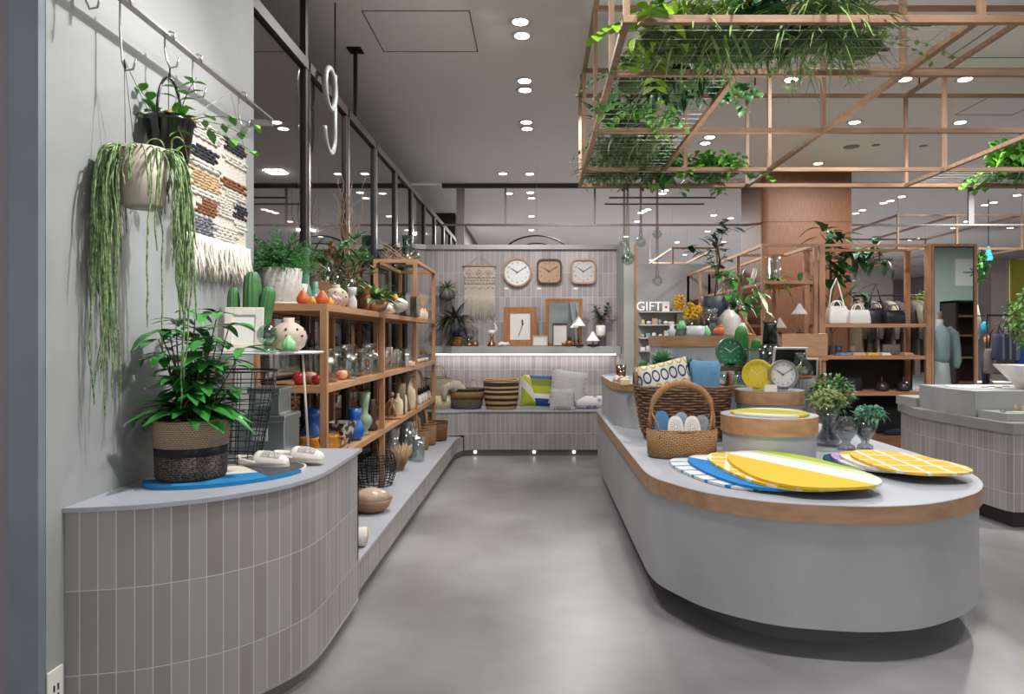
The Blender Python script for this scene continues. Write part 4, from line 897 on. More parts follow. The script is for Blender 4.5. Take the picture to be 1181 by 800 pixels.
glassbox('clear open glass display box on the middle shelf between the posts',(X(459,6.0)-.03,6.0,S2),.22,.18,.15)
b=MB(); b.box(-.08,.08,-.1,.1,0,.035); tag(b.build('soap_box',M('pale_pink','#d8b9a2',.7),None,(X(462,5.8)+.02,5.86,S2),bevel=.004),'pale pink box lying in front of the glass display box','box')
for i,(px,D) in enumerate(((471,6.2),(474,6.32),(484,6.75),(488,6.95),(493,7.1),(489,7.3))): bottle('small scent bottle with gold cap on the middle shelf, %s'%('first, before the third post','second, before the third post','third, just past the third post','fourth, in the tall bay','fifth, in the tall bay','last, at the back')[i],'bottle',[(.0001,0),(.026,0),(.028,.01),(.028,.05),(.01,.065),(.009,.085),(.007,.085)],GL,(X(px,D)-.02,D,S2),(('gold_cap',[(.0001,.085),(.013,.085),(.006,.105),(.011,.12),(.0001,.128)],M('brass','#b98f4c',.3,.8)),('label_band',[(.0285,.008),(.0285,.04)],M('label_white','#e3ddd2',.7))),20,'scent bottles on the middle shelf','scent_bottle')
# shelf 3
BLU=M('cobalt_glaze','#1f5fb0',.3,0,.1,5,coat=.3); AMB=M('amber_glaze','#b9771e',.25,0,.2,6,coat=.5); SAG=M('sage_glaze','#8fa287',.35,0,.06,6,coat=.3)
bv=[(.0001,0),(.04,0),(.05,.015),(.066,.06),(.062,.085),(.04,.12),(.036,.14),(.044,.16),(.044,.205),(.038,.205),(.03,.15)]
L1('blue_vase','cobalt blue waisted vase on the lower shelf in front of the sage vase','vase',[(r,z) for r,z in bv],BLU,(X(409,4.42),4.42,S3),30,op=1)
L1('blue_vase','cobalt blue vase standing in shade behind the near shelf post','vase',[(r*1.1,z*1.2) for r,z in bv],BLU,(X(356,4.05),4.12,S3),30,op=1)
L1('sage_vase','pale sage green bottle vase with a bulb foot and flared neck','vase',[(.0001,0),(.035,0),(.035,.01),(.024,.03),(.05,.07),(.056,.095),(.046,.125),(.024,.145),(.03,.2),(.042,.29),(.037,.29),(.02,.16)],SAG,(X(420,4.78),4.78,S3),30,op=1)
cw=T('patterned_vase','angular cream and black cow-patterned vase on the lower shelf','vase',(X(393,4.10)-.02,4.14,S3)); m,nt,bb=base('cow'); n=nd(nt,'ShaderNodeTexNoise',Scale=22.0,Detail=3.0); r=nd(nt,'ShaderNodeValToRGB'); r.color_ramp.elements[0].position=.44; r.color_ramp.elements[1].position=.5; r.color_ramp.elements[0].color=hexc('#3a3734'); r.color_ramp.elements[1].color=hexc('#bdb8ad'); tc=nd(nt,'ShaderNodeTexCoord'); lk(nt,tc.outputs['Object'],n.inputs['Vector']); lk(nt,n.outputs['Fac'],r.inputs[0]); lk(nt,r.outputs[0],bb.inputs['Base Color'])
b=MB(); b.open=1; b.lathe([(.0001,0),(.055,0),(.058,.01),(.105,.16),(.096,.16),(.05,.02)],4,mx=Matrix.Rotation(.5,4,'Z')); b.build('body',m,cw,smooth=False)
def jug(label,loc,rz,m,s=1):
    t=T('jug',label,'jug',loc,rz); b=MB(); b.open=1; b.lathe([(.0001,0),(.05*s,0),(.062*s,.02*s),(.064*s,.06*s),(.052*s,.1*s),(.058*s,.12*s),(.052*s,.12*s),(.045*s,.1*s)],28); b.build('body',m,t)
    MB().tube([(.055*s,0,.1*s),(.09*s,0,.105*s),(.098*s,0,.06*s),(.062*s,0,.03*s)],.008*s,8).build('handle',m,t)
jug('amber glazed jug on the lower shelf beside the cow-patterned vase',(X(378,3.86),3.88,S3),.2,AMB,.95); jug('amber glazed jug in shade behind the near shelf post',(X(356,3.85),3.86,S3),2.8,AMB,.95)
rg_=T('glass_ring','pale blue glass ring propped beside the amber jug','ornament',(X(395,3.93),3.86,S3)); MB().tube([(.035*cos(a),0,.039+.035*sin(a)) for a in [i*2*PI/28 for i in range(28)]],.0045,8,closed=True).build('ring',M('blueglass','#7fb0c4',.15,0,coat=.4),rg_)
DK=M('dark_bronze','#4a362c',.5,.2,.15,9)
for i,(px,D,s) in enumerate(((428,5.0,1.15),(437,4.78,.9))): L1('stacked_vase','dark brown ribbed vase in shade by the second post, %s'%('taller','shorter')[i],'vase',[(.0001,0),(.045*s,0),(.05*s,.03*s),(.03*s,.06*s),(.048*s,.1*s),(.03*s,.14*s),(.045*s,.18*s),(.025*s,.22*s),(.032*s,.25*s),(.026*s,.25*s)],DK,(X(px,D)-.05,D,S3),26,op=1)
CV=M('cream_vase','#d9c8ae',.6,0,.05,9); TV=M('taupe_vase','#6d5c4a',.6,0,.1,9)
cvp=[(.0001,0),(.05,0),(.058,.02),(.058,.12),(.05,.16),(.022,.19),(.016,.22),(.02,.235),(.014,.235)]
for i,(px,D,s) in enumerate(((462,5.55,1.0),(471,5.85,1.15),(457,5.6,.8),(474,6.1,1.0))): L1('cream_vase','cream stoneware bottle vase, %s on the lower shelf'%('front one beside the mannequin doll','tallest','smallest behind the front one','farthest by the third post')[i],'vase',[(r*s,z*s) for r,z in cvp],CV,(X(px,D),D+.06*(i==2),S3),28,'cream bottle vases',op=1)
L1('flared_vase','taupe flared bowl-top vase behind the cream vases','vase',[(.0001,0),(.04,0),(.045,.02),(.02,.12),(.02,.22),(.05,.3),(.085,.335),(.08,.335),(.04,.29)],TV,(X(466,6.2),6.28,S3),30,op=1)
L1('taupe_pot','taupe cylinder pot behind the cream vases on the lower shelf','vase',[(.0001,0),(.05,0),(.055,.27),(.05,.27),(.04,.02)],TV,(X(461,5.95)-.01,5.98,S3),30,op=1)
dol=T('wooden_figure','small wooden jointed figure standing on a turned wooden dish','ornament',(X(452,5.35),5.35,S3)); MB().lathe([(.0001,0),(.07,0),(.075,.02),(.06,.012),(.0001,.01)],28).build('dish',wood('dish_w','#a8714a','#8f5c3a',0),dol)
b=MB(); b.tube([(-.03,0,.012),(-.02,0,.08),(0,0,.12),(0,0,.17)],[.007,.008,.014,.012],8); b.tube([(.03,0,.012),(.02,0,.08),(0,0,.12)],[.007,.008,.012],8); b.tube([(0,0,.165),(-.05,-.02,.12)],.006,6); b.tube([(0,0,.165),(.05,-.02,.13)],.006,6); b.ball((0,0,.2),.02,12,8); b.build('figure',OAKZ,dol)
for i,(px,D) in enumerate(((484,6.65),(487.5,6.8),(491,6.95),(495,7.1),(498,7.25))): bottle('small white lotion bottle with black cap on the lower shelf, %s of five'%('nearest','second','third','fourth','farthest')[i],'bottle',[(.0001,0),(.03,0),(.032,.01),(.03,.07),(.014,.085),(.014,.09),(.01,.09)],M('lotion_white','#e2dfda',.5),(X(px,D)-.01,D,S3),(('cap',[(.0001,.09),(.02,.09),(.02,.14),(.0001,.145)],BLACK),),20,'lotion bottles on the lower shelf','lotion_bottle')
rt=M('rattan','#a8774c',.75,0,.15,25)
for i,(px,D) in enumerate(((484,7.0),(492,7.3))):
    t=T('wire_stand','bent cane arch stand behind the lotion bottles, %s'%('nearer','farther')[i],'stand',(X(px,D)-.12,D,S3)); b=MB()
    for q in (-.05,.05): b.tube([(-.08,q,.0),(-.08,q,.15)]+[(.08*-cos(a),q,.2+.12*sin(a)) for a in [k*PI/10 for k in range(11)]]+[(.08,q,.15),(.08,q,0)],.006,6)
    b.build('arch',rt,t); MB().box(-.08,.08,-.05,.05,.12,.13).build('tray',rt,t)
# bench level under shelf
bw_=T('shell_bowl','brown shell-like bowl on the low bench beside the counter end','bowl',(X(427,4.35)+.0,4.38,S0)); b=MB(); b.open=1; b.lathe([(.0001,0),(.07,0),(.11,.03),(.135,.085),(.128,.085),(.1,.03),(.0001,.012)],32,sx=1.0,sy=.85); b.build('bowl',M('bowl_brown','#8a6a54',.45,0,.2,9),bw_)
b=MB(); b.lathe([(.0001,.05),(.09,.06),(.12,.09),(.08,.13),(.03,.15),(.0001,.152)],7,rib=.12,ribn=5); b.build('crumpled_wrap',M('cellophane','#b59f8c',.3,0,.25,14),bw_)
fm=T('folded_mat','rolled blue, white and yellow tufted mat at the counter end','mat',(-.955,3.66,S0)); 
b=MB(); b.tube([(-.18,-.0,.05),(.05,.0,.05)],[.048,.05],24); b.build('roll',bands('roll_mat',[(0,'#2f7fb0'),(.32,'#d8dad6'),(.45,'#2f7fb0'),(.6,'#d5d6cf'),(.72,'#c9a53a'),(.86,'#d8d6cc')],'X',4,.8,.95,.9,.6,200),fm)
bkt=T('black_wire_basket','rounded black wire basket holding dried reeds on the low bench','basket',(X(443,5.2)-.06,5.17,S0)); b=MB()
for k in range(12): z=.005+k*.021; rr=.12+.035*sin(PI*min(1,z/.26)); b.tube([(rr*cos(a),rr*sin(a),z) for a in [i*2*PI/30 for i in range(30)]],.003,5,closed=True)
b.build('wire_rings',BLACK,bkt); b=MB()
for i in range(22): a=2*PI*i/22; b.tube([((.12+.035*sin(PI*min(1,z/.26)))*cos(a),(.12+.035*sin(PI*min(1,z/.26)))*sin(a),z) for z in (.005,.07,.13,.19,.24)],.0028,5)
b.tube([(.0,.12*cos(a),.235+.12*sin(a)) for a in [k*PI/14 for k in range(15)]],.005,7); b.build('wire_ribs',BLACK,bkt)
def reeds(label,loc,n,L,mat,r=.004,gl=None):
    t=T('reed_bundle',label,'dried reeds',loc); b=MB()
    for i in range(n): a=rv(0,6.28); q=rv(0,.06); q2=q*1.9+.02; b.tube([(q*cos(a),q*sin(a),.005),(q2*cos(a)+.03,q2*sin(a),L*rv(.85,1.1))],r,5)
    b.build('reeds',mat,t)
    if gl: b=MB(); b.open=1; b.lathe(gl,32); b.build('glass',GL,t)
    return t
reeds('bundle of pale cut reeds standing on the low bench by the wire basket',(X(459,5.72),5.72,S0),70,.2,M('reed_pale','#a58a68',.85,0,.25,20))
gcy=[(.0001,0),(.07,0),(.075,.01),(.075,.3),(.071,.3),(.071,.015),(.0001,.013)]
for i,(px,D,s) in enumerate(((452,5.9,1.1),(470,6.25,1.15),(476,6.35,.9),(485,6.15,.75))): bottle('clear glass cylinder vase on the low bench, %s'%('behind the wire basket','tallest, beside the reeds','smaller, beside the third post','smallest, standing out at the front')[i],'vase',gcy,GL,(X(px,D)-.02,D,S0),n=32,group='glass cylinder vases',name='glass_vase',scale=s)
def wbasket(label,loc,rx,ry,h,mat,rz=0,handles=None,name='wicker_basket',flare=.9,extra=()):
    t=T(name,label,'basket',loc,rz); b=MB(); b.open=1
    b.lathe([(.0001,0),(flare*.92,0),(flare,.02),(1.0,h),(.94,h),(flare*.92,.03)],40,(0,0,0),rx,ry) 
    b.build('woven_body',mat,t)
    for (z0,z1,m) in extra:
        r0=flare+(1-flare)*z0/h+.004/rx; r1=flare+(1-flare)*z1/h+.004/rx; c=MB(); c.lathe([(r0,z0),(r1,z1)],40,(0,0,0),rx,ry); c.build('woven_band',m,t)
    c=MB(); c.tube([(rx*.97*cos(a),ry*.97*sin(a),h) for a in [i*2*PI/40 for i in range(40)]],.008,8,closed=True); c.build('rim',mat,t); return t
WK=brick('wicker_tan','#b58a5d','#9c7349','#5e4128',.02,.009,.0016,.85,.5,1); WKD=brick('wicker_dark','#9a6f48','#7d5636','#3c2817',.022,.01,.002,.85,.5,1)
t=wbasket('small tan wicker basket with a wooden bottle, on the low bench in the tall bay',(X(488,6.75)-.03,6.78,S0),.085,.085,.2,WK); MB().tube([(0,0,.02),(-.02,-.02,.3),(-.04,-.03,.34)],[.02,.02,.012],10).build('wooden_handle',OAKZ,t)
t=wbasket('tan wicker basket behind the smallest one, on the low bench in the tall bay',(X(495,7.05)-.02,7.08,S0),.09,.09,.22,WK); MB().tube([(0,0,.02),(-.02,-.02,.34),(-.06,-.03,.38)],[.02,.02,.012],10).build('wooden_handle',OAKZ,t)
wbasket('round brown wicker basket at the far end of the low bench',(X(505,7.35),7.38,S0),.1,.1,.2,WKD)
# ================================================================ bench goods
SB=.5155
t=wbasket('tall pale patterned basket half hidden behind the shelf end',(-1.14,7.98,SB),.16,.13,.36,brick('basket_pale','#b5a48a','#8f8372','#63594c',.012,.012,.001,.85,.5,.8),extra=((.0,.16,M('canvas','#c9bda0',.9)),))
for s in (-1,1): MB().tube([(-.07,s*.1,.34)]+[(-.07+.07*(1-cos(a)),s*.1,.36+.14*sin(a)) for a in [k*PI/10 for k in range(1,11)]],.007,7).build('handle',M('rope_handle','#b59a75',.9),t)
sea=brick('seagrass_dark','#5f564b','#7a7062','#322d27',.014,.008,.001,.9,.5,.8); seat=brick('seagrass_tan','#a8814f','#96713f','#5e4528',.014,.008,.001,.9,.5,.8)
hb=wbasket('two-tone seagrass basket with leather handles on the seat bench',(X(538,8.0),8.0,SB),.21,.13,.23,sea,extra=((.115,.20,seat),(.20,.232,M('black_lining','#1b1a1a',.8))),flare=.84)
for x in (.0,.14): 
    MB().tube([(-.14+x*1.3,-.10+.2*(x<.1),.18)]+[(-.14+x*1.3+.05*(1-cos(a)),-.10+.2*(x<.1),.21+.13*sin(a)) for a in [k*PI/10 for k in range(1,11)]],.009,7,sq=.5).build('handle',M('leather_tan','#a9784b',.6),hb)
th=T('knitted_throw','cream knitted throw bundled over the left side of the two-tone basket','throw',(X(525,7.9),7.93,SB+.21)); b=MB()
b.ball((0,0,.05),.07,16,10,1.2,.9,1.0); b.tube([(-.05,-.03,.06),(-.1,-.05,.04),(-.125,-.06,-.03),(-.12,-.06,-.10)],[.05,.045,.035,.028],12); b.tube([(.03,0,.05),(.08,0,.02),(.12,0,-.0)],[.05,.04,.02],12)
b.build('knit',M('throw_cream','#bdb3a5',.95,0,.12,60,1,150),th)
sbk=T('striped_basket','round black and natural striped woven basket on the seat bench','basket',(X(578,7.98),7.98,SB)); b=MB(); b.open=1; b.lathe([(.0001,0),(.17,0),(.18,.02),(.2,.15),(.205,.33),(.19,.33),(.18,.1),(.16,.02)],44,sy=.72)
b.build('woven_body',bands('stripes_basket',[(0,'#b08a62'),(.12,'#231c1b'),(.2,'#b08a62'),(.3,'#231c1b'),(.4,'#b08a62'),(.5,'#231c1b'),(.6,'#b99468'),(.66,'#231c1b'),(.74,'#a98560'),(.8,'#231c1b'),(.94,'#b99468')],'Z',3.0,0,.9,0,.5,90,'Object',.012),sbk)
MB().tube([(.198*cos(a),.142*sin(a),.33+.006*sin(a*3)) for a in [i*2*PI/40 for i in range(40)]],.012,8,closed=True).build('rim',M('natural_rim','#a98560',.9),sbk)
def cushion(label,loc,w,h,th_,mat,rot,mat2=None):
    t=T('cushion',label,'cushion',loc); b=MB(); N=12; vs=[];fs=[]
    for side in (-1,1):
        for i in range(N+1):
            for j in range(N+1):
                u=-1+2*i/N; v=-1+2*j/N; e=(1-u**4)*(1-v**4); pin=1-.05*(1-abs(u))*abs(v)**2*2-.0; px=u*w/2*(1-.06*(1-v*v)*abs(u)); pz=v*h/2*(1-.06*(1-u*u)*abs(v))
                vs.append((px,side*(th_/2)*(e**.5)+.004*sin(5*u+3*v),pz))
    o=(N+1)**2
    for i in range(N):
        for j in range(N):
            a=i*(N+1)+j; fs.append((a,a+N+1,a+N+2,a+1)); fs.append((o+a,o+a+1,o+a+N+2,o+a+N+1))
    b.add(vs,fs); b.build('cover',mat,t,rot=rot); return t
# geometric green / blue cushion material
def geo():
    m,nt,b=base('cushion_geo'); tc=nd(nt,'ShaderNodeTexCoord'); sp=nd(nt,'ShaderNodeSeparateXYZ'); lk(nt,tc.outputs['Object'],sp.inputs[0]); b.inputs['Roughness'].default_value=.9
    def ramp(x,stops):
        r=nd(nt,'ShaderNodeValToRGB'); r.color_ramp.interpolation='CONSTANT'; e=r.color_ramp.elements; e[0].position=stops[0][0];e[0].color=hexc(stops[0][1]); e[1].position=stops[1][0]; e[1].color=hexc(stops[1][1])
        for p,c in stops[2:]: q=e.new(p); q.color=hexc(c)
        lk(nt,x,r.inputs[0]); return r.outputs[0]
    def lin(a,bx,c): 
        m1=nd(nt,'ShaderNodeMath',operation='MULTIPLY_ADD'); m1.inputs[1].default_value=a; m1.inputs[2].default_value=c; lk(nt,sp.outputs['X'],m1.inputs[0])
        m2=nd(nt,'ShaderNodeMath',operation='MULTIPLY_ADD'); m2.inputs[1].default_value=bx; lk(nt,sp.outputs['Z'],m2.inputs[0]); lk(nt,m1.outputs[0],m2.inputs[2]); return m2.outputs[0]
    zr=ramp(lin(0,2.2,.5),[(0,'#b9b5b0'),(.12,'#1e3a78'),(.3,'#c9c6c0'),(.42,'#9ba02f'),(.62,'#6e7a2e'),(.8,'#234a86')])
    dg=ramp(lin(1.8,1.6,.5),[(0,'#8f9a2c'),(.25,'#bdb9b2'),(.42,'#a5a838'),(.55,'#c5c1ba'),(.7,'#7c8a2e')])
    mk=ramp(lin(2.4,.6,.62),[(0,'#ffffff'),(.5,'#000000')])
    mx=nd(nt,'ShaderNodeMixRGB'); lk(nt,mk,mx.inputs[0]); lk(nt,zr,mx.inputs[1]); lk(nt,dg,mx.inputs[2]); lk(nt,mx.outputs[0],b.inputs['Base Color']); return m
cushion('square cushion with lime, blue and grey geometric blocks on the bench',(X(619,7.98),8.02,SB+.20),.38,.38,.12,geo(),(-.22,.06,.12))
gm=brick('grey_weave','#8b8a8c','#96959a','#d2cfcc',.05,.014,.003,.9,.5,.2,rot=.5)
cushion('square grey cushion with woven white line pattern, tilted on the bench',(X(655,7.98),8.00,SB+.235),.42,.42,.13,gm,(-.2,.14,-.08))
cushion('white cushion with line pattern, lower half in front of the grey one',(X(648,7.86),7.87,SB+.12),.28,.24,.06,brick('white_weave','#d6d4d2','#c9c8c8','#7f7d80',.04,.012,.0025,.9,.5,.2,rot=-.5),(-.12,.0,.0))
rl=T('bolster_cushion','white rolled cushion with blue and pink leaf pattern lying on the bench','cushion',(X(684,7.95),7.98,SB)); m,nt,bb=base('leafprint'); tc=nd(nt,'ShaderNodeTexCoord'); v=nd(nt,'ShaderNodeTexVoronoi',Scale=16.0); lk(nt,tc.outputs['Object'],v.inputs['Vector']); r=nd(nt,'ShaderNodeValToRGB'); r.color_ramp.interpolation='CONSTANT'; e=r.color_ramp.elements; e[0].color=hexc('#44659a'); e[1].position=.2; e[1].color=hexc('#b88696'); q=e.new(.3); q.color=hexc('#8fa3bd'); q=e.new(.42); q.color=hexc('#d5d4d6'); lk(nt,v.outputs['Distance'],r.inputs[0]); lk(nt,r.outputs[0],bb.inputs['Base Color'])
MB().tube([(-.215,0,.075),(-.19,0,.075),(-.1,0,.077),(.1,0,.077),(.19,0,.075),(.21,0,.075)],[.03,.07,.074,.074,.07,.03],24).build('roll',m,rl)
# ================================================================ back wall: clocks, macrame, planters
def clock(label,loc,r,case,dial,hand,square=False,depth=.045,numerals=True,rz=0,stand=False,ring=.02,marks=None):
    t=T('wall_clock' if not stand else 'table_clock',label,'clock',loc,rz)
    def shp(q,n=48): 
        if square: 
            k=q*.94; pr=rrect(-k,k,-k,k,k*.42,8); return pr
        return [(q*cos(2*PI*i/n),q*sin(2*PI*i/n)) for i in range(n)]
    mx=Matrix.Rotation(PI/2,4,'X')
    def pr(pts,z0,z1,m,nm,inner=None):
        b=MB(); n=len(pts)
        if inner is None: b.prism(pts,z0,z1)
        else:
            b.prism(pts,z0,z1,False,False,smooth=True); b.prism(inner,z0,z1,False,False,smooth=True)
            b.add([(p[0],p[1],z1) for p in pts]+[(p[0],p[1],z1) for p in inner],[(i,(i+1)%n,n+(i+1)%n,n+i) for i in range(n)])
        b.v=[tuple(mx@Vector(v)) for v in b.v]; return b.build(nm,m,t)
    pr(shp(r),0,depth,case,'case',shp(r-ring)); pr(shp(r-ring*.7),0,depth*.6,dial,'dial')
    dz=depth*.6; b=MB()
    for i in range(12):
        a=i*PI/6; q=(r-ring)*.86 if not square else (r-ring)*.72; L=.012*r/.17*(1.6 if i%3==0 else 1)
        if numerals and i%1==0: continue
        b.bar((q*sin(a),-(dz+.001),q*cos(a)),((q-L*1.6)*sin(a),-(dz+.001),(q-L*1.6)*cos(a)),.006*r/.17,.002,up=(0,1,0))
    if b.v: b.build('hour_marks',marks or hand,t)
    if numerals:
        dialp=None
        for i in range(1,13):
            a=i*PI/6; q=(r-ring)*.78; text('numeral',str(i),r*.2,marks or hand,t,(q*sin(a),-(dz+.0015),q*cos(a)),(PI/2,0,0),.0004)
    def hnd(ang,L,w_,nm,y): MB().bar((-.15*L*sin(ang),-y,-.15*L*cos(ang)),(L*sin(ang),-y,L*cos(ang)),w_,.0015,up=(0,1,0)).build(nm,hand,t)
    hnd(math.radians(-56),r*.5,r*.055,'hour_hand',dz+.004); hnd(math.radians(57),r*.74,r*.035,'minute_hand',dz+.006)
    b=MB(); b.lathe([(.0001,dz+.002),(r*.04,dz+.002),(r*.04,dz+.008),(.0001,dz+.008)],14,mx=mx); b.build('centre_pin',hand,t)
    if stand:
        b=MB(); b.prism([(-r*.35,.0),(r*.35,.0),(r*.3,depth),(-r*.3,depth)],0,.02); b.v=[(v[0],-v[1],v[2]-r-.004) for v in b.v]; b.build('foot',case,t)
    return t
BW=8.297
OAKC=wood('clock_oak','#c18e68','#ad7a55',0,.4,18); WAL=wood('clock_walnut','#54382b','#40291d',0,.4,18)
clock('round oak wall clock with a white dial and numerals',(X(596.5,8.25),BW,Z(314,8.27)),.172,OAKC,M('dial_white','#dfe1e2',.5),M('hand_dark','#3b3734',.5))
clock('rounded square walnut wall clock with a beige dial, middle of the three',(X(633.5,8.25),BW,Z(313,8.27)),.158,WAL,M('dial_beige','#b8977e',.5),M('hand_brown','#4f3c31',.5),True)
clock('rounded square oak wall clock with a silver dial, rightmost of the three',(X(673,8.25),BW,Z(313,8.27)),.158,OAKC,M('dial_silver','#b9b8b6',.45),M('hand_dark','#3b3734',.5),True)
for i,px in enumerate((584,622,664)): tag(MB().box(-.025,.025,-.002,0,-.012,.012).build('price_tag',WHITE,None,(X(px,8.29),8.298,Z(332.5,8.29))),'small white price tag on the tiles under the %s clock'%('round','walnut','rightmost')[i],'price tag')
mc=T('macrame_hanging','cream macrame wall hanging with diamond knots and fringe on the tiled wall','wall hanging',(X(553,8.28),8.285,Z(307,8.28))); JC=M('macrame_cotton','#d3c8be',.95,0,.1,60,1,170)
MB().tube([(-.205,-.012,0),(.205,-.012,0)],.008,8).build('dowel',wood('dowel','#b08463','#96694a',0),mc); MB().tube([(-.17,-.012,0),(0,-.006,.135),(.17,-.012,0)],.0025,5).build('cord',JC,mc)
MB().box(-.18,.18,-.008,-.001,-.36,0).build('woven_panel',JC,mc)
b=MB()
for z in (-.13,-.16,-.185,-.20): b.tube([(-.18+.36*i/40,-.014+.004*sin(i*1.6),z+.006*sin(i*1.3+z*90)) for i in range(41)],.009,6)
for k in range(3):
    cx=-.115+.115*k; b.tube([(cx-.04,-.014,-.075),(cx,-.014,-.035),(cx+.04,-.014,-.075),(cx,-.014,-.115)],.007,6,closed=True); b.ball((cx,-.014,-.075),.014,8,6)
for k in range(4):
    cx=-.13+.087*k; b.tube([(cx-.04,-.013,-.27),(cx,-.013,-.23),(cx+.04,-.013,-.27)],.004,5)
b.build('knotwork',JC,mc); b=MB()
for i in range(60): x=-.178+.356*i/59; b.tube(curve((x,-.01,-.35),(0,0,-1),rv(.24,.33),.1,5,.03),[.005,.005,.0045,.004,.003,.002],5)
b.build('fringe',JC,mc)
def wallplanter(label,px,py,r,n,mat,pm,L,wd):
    t=T('wall_planter',label,'plant',(X(px,8.15),8.13,Z(py,8.15))); b=MB(); b.ball((0,0,0),r,24,14,1,1,.85); b.build('pot',pm,t); spiky(t,n,L,wd,mat,r*.6,(.0,1),(.3,1.1)); 
    MB().tube([(0,.0,r*.7),(0,.12,r*.7+.45)],.002,4).build('cord',JC,t); return t
wallplanter('upper grey ball planter with spiky grass leaves hung on the tiled wall',516,339,.1,70,LP_,M('pot_grey','#6e6a6c',.6,0,.1,9),.17,.022)
wallplanter('blue-grey ball planter with dusky agave leaves, above the orange pot',525,375,.115,60,AUB,M('pot_blue','#596273',.5,0,.1,9),.27,.05)
LZ=1.2325
t=T('potted_plant','small trailing plant in an amber pot at the left of the ledge','plant',(X(527,8.1),8.12,LZ)); MB().lathe([(.0001,0),(.06,0),(.075,.05),(.065,.11),(.058,.11),(.0001,.09)],28).build('pot',M('amber_pot','#9b6335',.35,0,.2,9),t); spiky(t,80,.12,.025,M('leaf_mid','#4e6a42',.5,0,0,9,col2='#2f4a30'),.09,(-.1,1),(.3,1.2))
bottle('clear glass cup with copper rim, left of the pair on the ledge','glass',tum,GL,(X(541,8.1),8.1,LZ),(('copper_base',[(.0001,0),(.045,0),(.045,.03),(.0001,.03)],M('copper','#b07a58',.3,.7)),),name='glass_cup',scale=1.0)
bottle('taller glass lantern with copper base, right of the pair on the ledge','lantern',[(.0001,0),(.035,0),(.035,.17),(.03,.17)],GL,(X(548,8.1),8.1,LZ),(('copper_base',[(.0001,0),(.038,0),(.038,.05),(.0001,.05)],M('copper','#b07a58',.3,.7)),('cap',[(.0001,.17),(.037,.17),(.037,.185),(.0001,.185)],M('copper','#b07a58',.3,.7))),name='glass_lantern')
bl=T('brass_bell_stand','brass flared stand carrying a white porcelain swan on the ledge','ornament',(X(567,8.1),8.1,LZ)); MB().lathe([(.0001,0),(.05,0),(.045,.02),(.022,.06),(.016,.1),(.022,.14),(.0001,.145)],28).build('brass_stand',M('brass_dull','#8f6c3c',.3,.8),bl)
b=MB(); b.tube([(-.05,0,.175),(-.02,0,.165),(.02,0,.165),(.05,0,.175)],[.008,.028,.03,.01],14); b.tube([(.04,0,.17),(.055,0,.2),(.045,0,.24),(.03,0,.265),(.015,0,.26)],[.016,.01,.009,.009,.004],10); b.build('swan',WHITE,bl)
b=MB(); b.tube([(-.06,0,.02),(-.02,0,.03),(.03,0,.022),(.06,0,.03),(.08,0,.01)],[.012,.024,.022,.018,.006],12); b.tube([(-.02,-.02,.03),(-.04,-.05,.01)],.01,8); tag(b.build('porcelain_bird',WHITE,None,(X(580,8.06),8.07,LZ+.001)),'white porcelain bird lying on the ledge beside the brass stand','ornament')
OKF=wood('frame_orange','#c07c47','#aa6838',2,.4,14)
frame('picture_frame','wide oak picture frame with a white mount leaning on the ledge','picture frame',.385,.46,(X(600,8.2),8.155,LZ+.001),0,-.08,OKF,M('mount_white','#e4e2df',.6),.075)
# abstract ink strokes on the print
pf=[o for o in COL.objects if o.name.startswith('picture_frame')][0]
b=MB(); b.bar((-.02,-.003,.12),(.03,-.003,.25),.006,.001,up=(0,1,0)); b.bar((.03,-.003,.25),(.024,-.003,.31),.02,.001,up=(0,1,0)); b.build('ink_drawing',M('ink','#55524f',.8),pf,rot=(.08*1,0,0))
frame('wall_mirror','oak framed mirror leaning on the ledge behind the small lamps','mirror',.43,.56,(X(650,8.22),8.165,LZ+.001),0,-.17,OKF,MIR,.04)
frame('picture_frame','small low frame with a pale wood top edge leaning before the wide frame','picture frame',.18,.125,(X(623,8.08),8.085,LZ+.001),0,-.1,wood('pale_frame','#c9ab8c','#b79877',0),M('mount_white','#e4e2df',.6),.012)
frame('picture_frame','small dark framed print leaning in front of the mirror','picture frame',.175,.255,(X(646,8.08),8.10,LZ+.001),0,-.1,M('frame_taupe','#6b5850',.5),M('mount_white','#e4e2df',.6),.012)
def tlamp(label,loc,s,base_m,stem_m,h,rs,hs,bm=None,name='table_lamp',grp=None):
    t=T(name,label,'lamp',loc,0,grp); MB().lathe([(.0001,0),(.055*s,0),(.055*s,.014*s),(.012*s,.02*s),(.0001,.02*s)],28).build('base',base_m,t); MB().tube([(0,0,.015*s),(0,0,h)],.006*s,8).build('stem',stem_m,t)
    b=MB(); b.open=1; b.lathe([(rs,h-hs*.35),(rs*.84,h-hs*.19),(rs*.5,h+hs*.15),(rs*.16,h+hs*.58),(rs*.1,h+hs*.65),(.0001,h+hs*.66)],72,rib=.035,ribn=24); b.build('lamp_shade',bm or M('shade_white','#eceae4',.8,emit=.25),t); return t
tlamp('white mushroom table lamp with a black foot, the taller one on the ledge',(X(668,8.05),8.06,LZ+.0),1.0,BLACK,M('brass','#b98f4c',.3,.8),.27,.075,.10)
tlamp('low pleated white table lamp with a black foot on the ledge',(X(684,8.05),8.08,LZ),1.3,BLACK,M('brass','#b98f4c',.3,.8),.10,.08,.11)
tlamp('second white table lamp, half behind the mirror frame front',(X(662.5,8.15),8.14,LZ),.8,BLACK,M('brass','#b98f4c',.3,.8),.24,.055,.07)
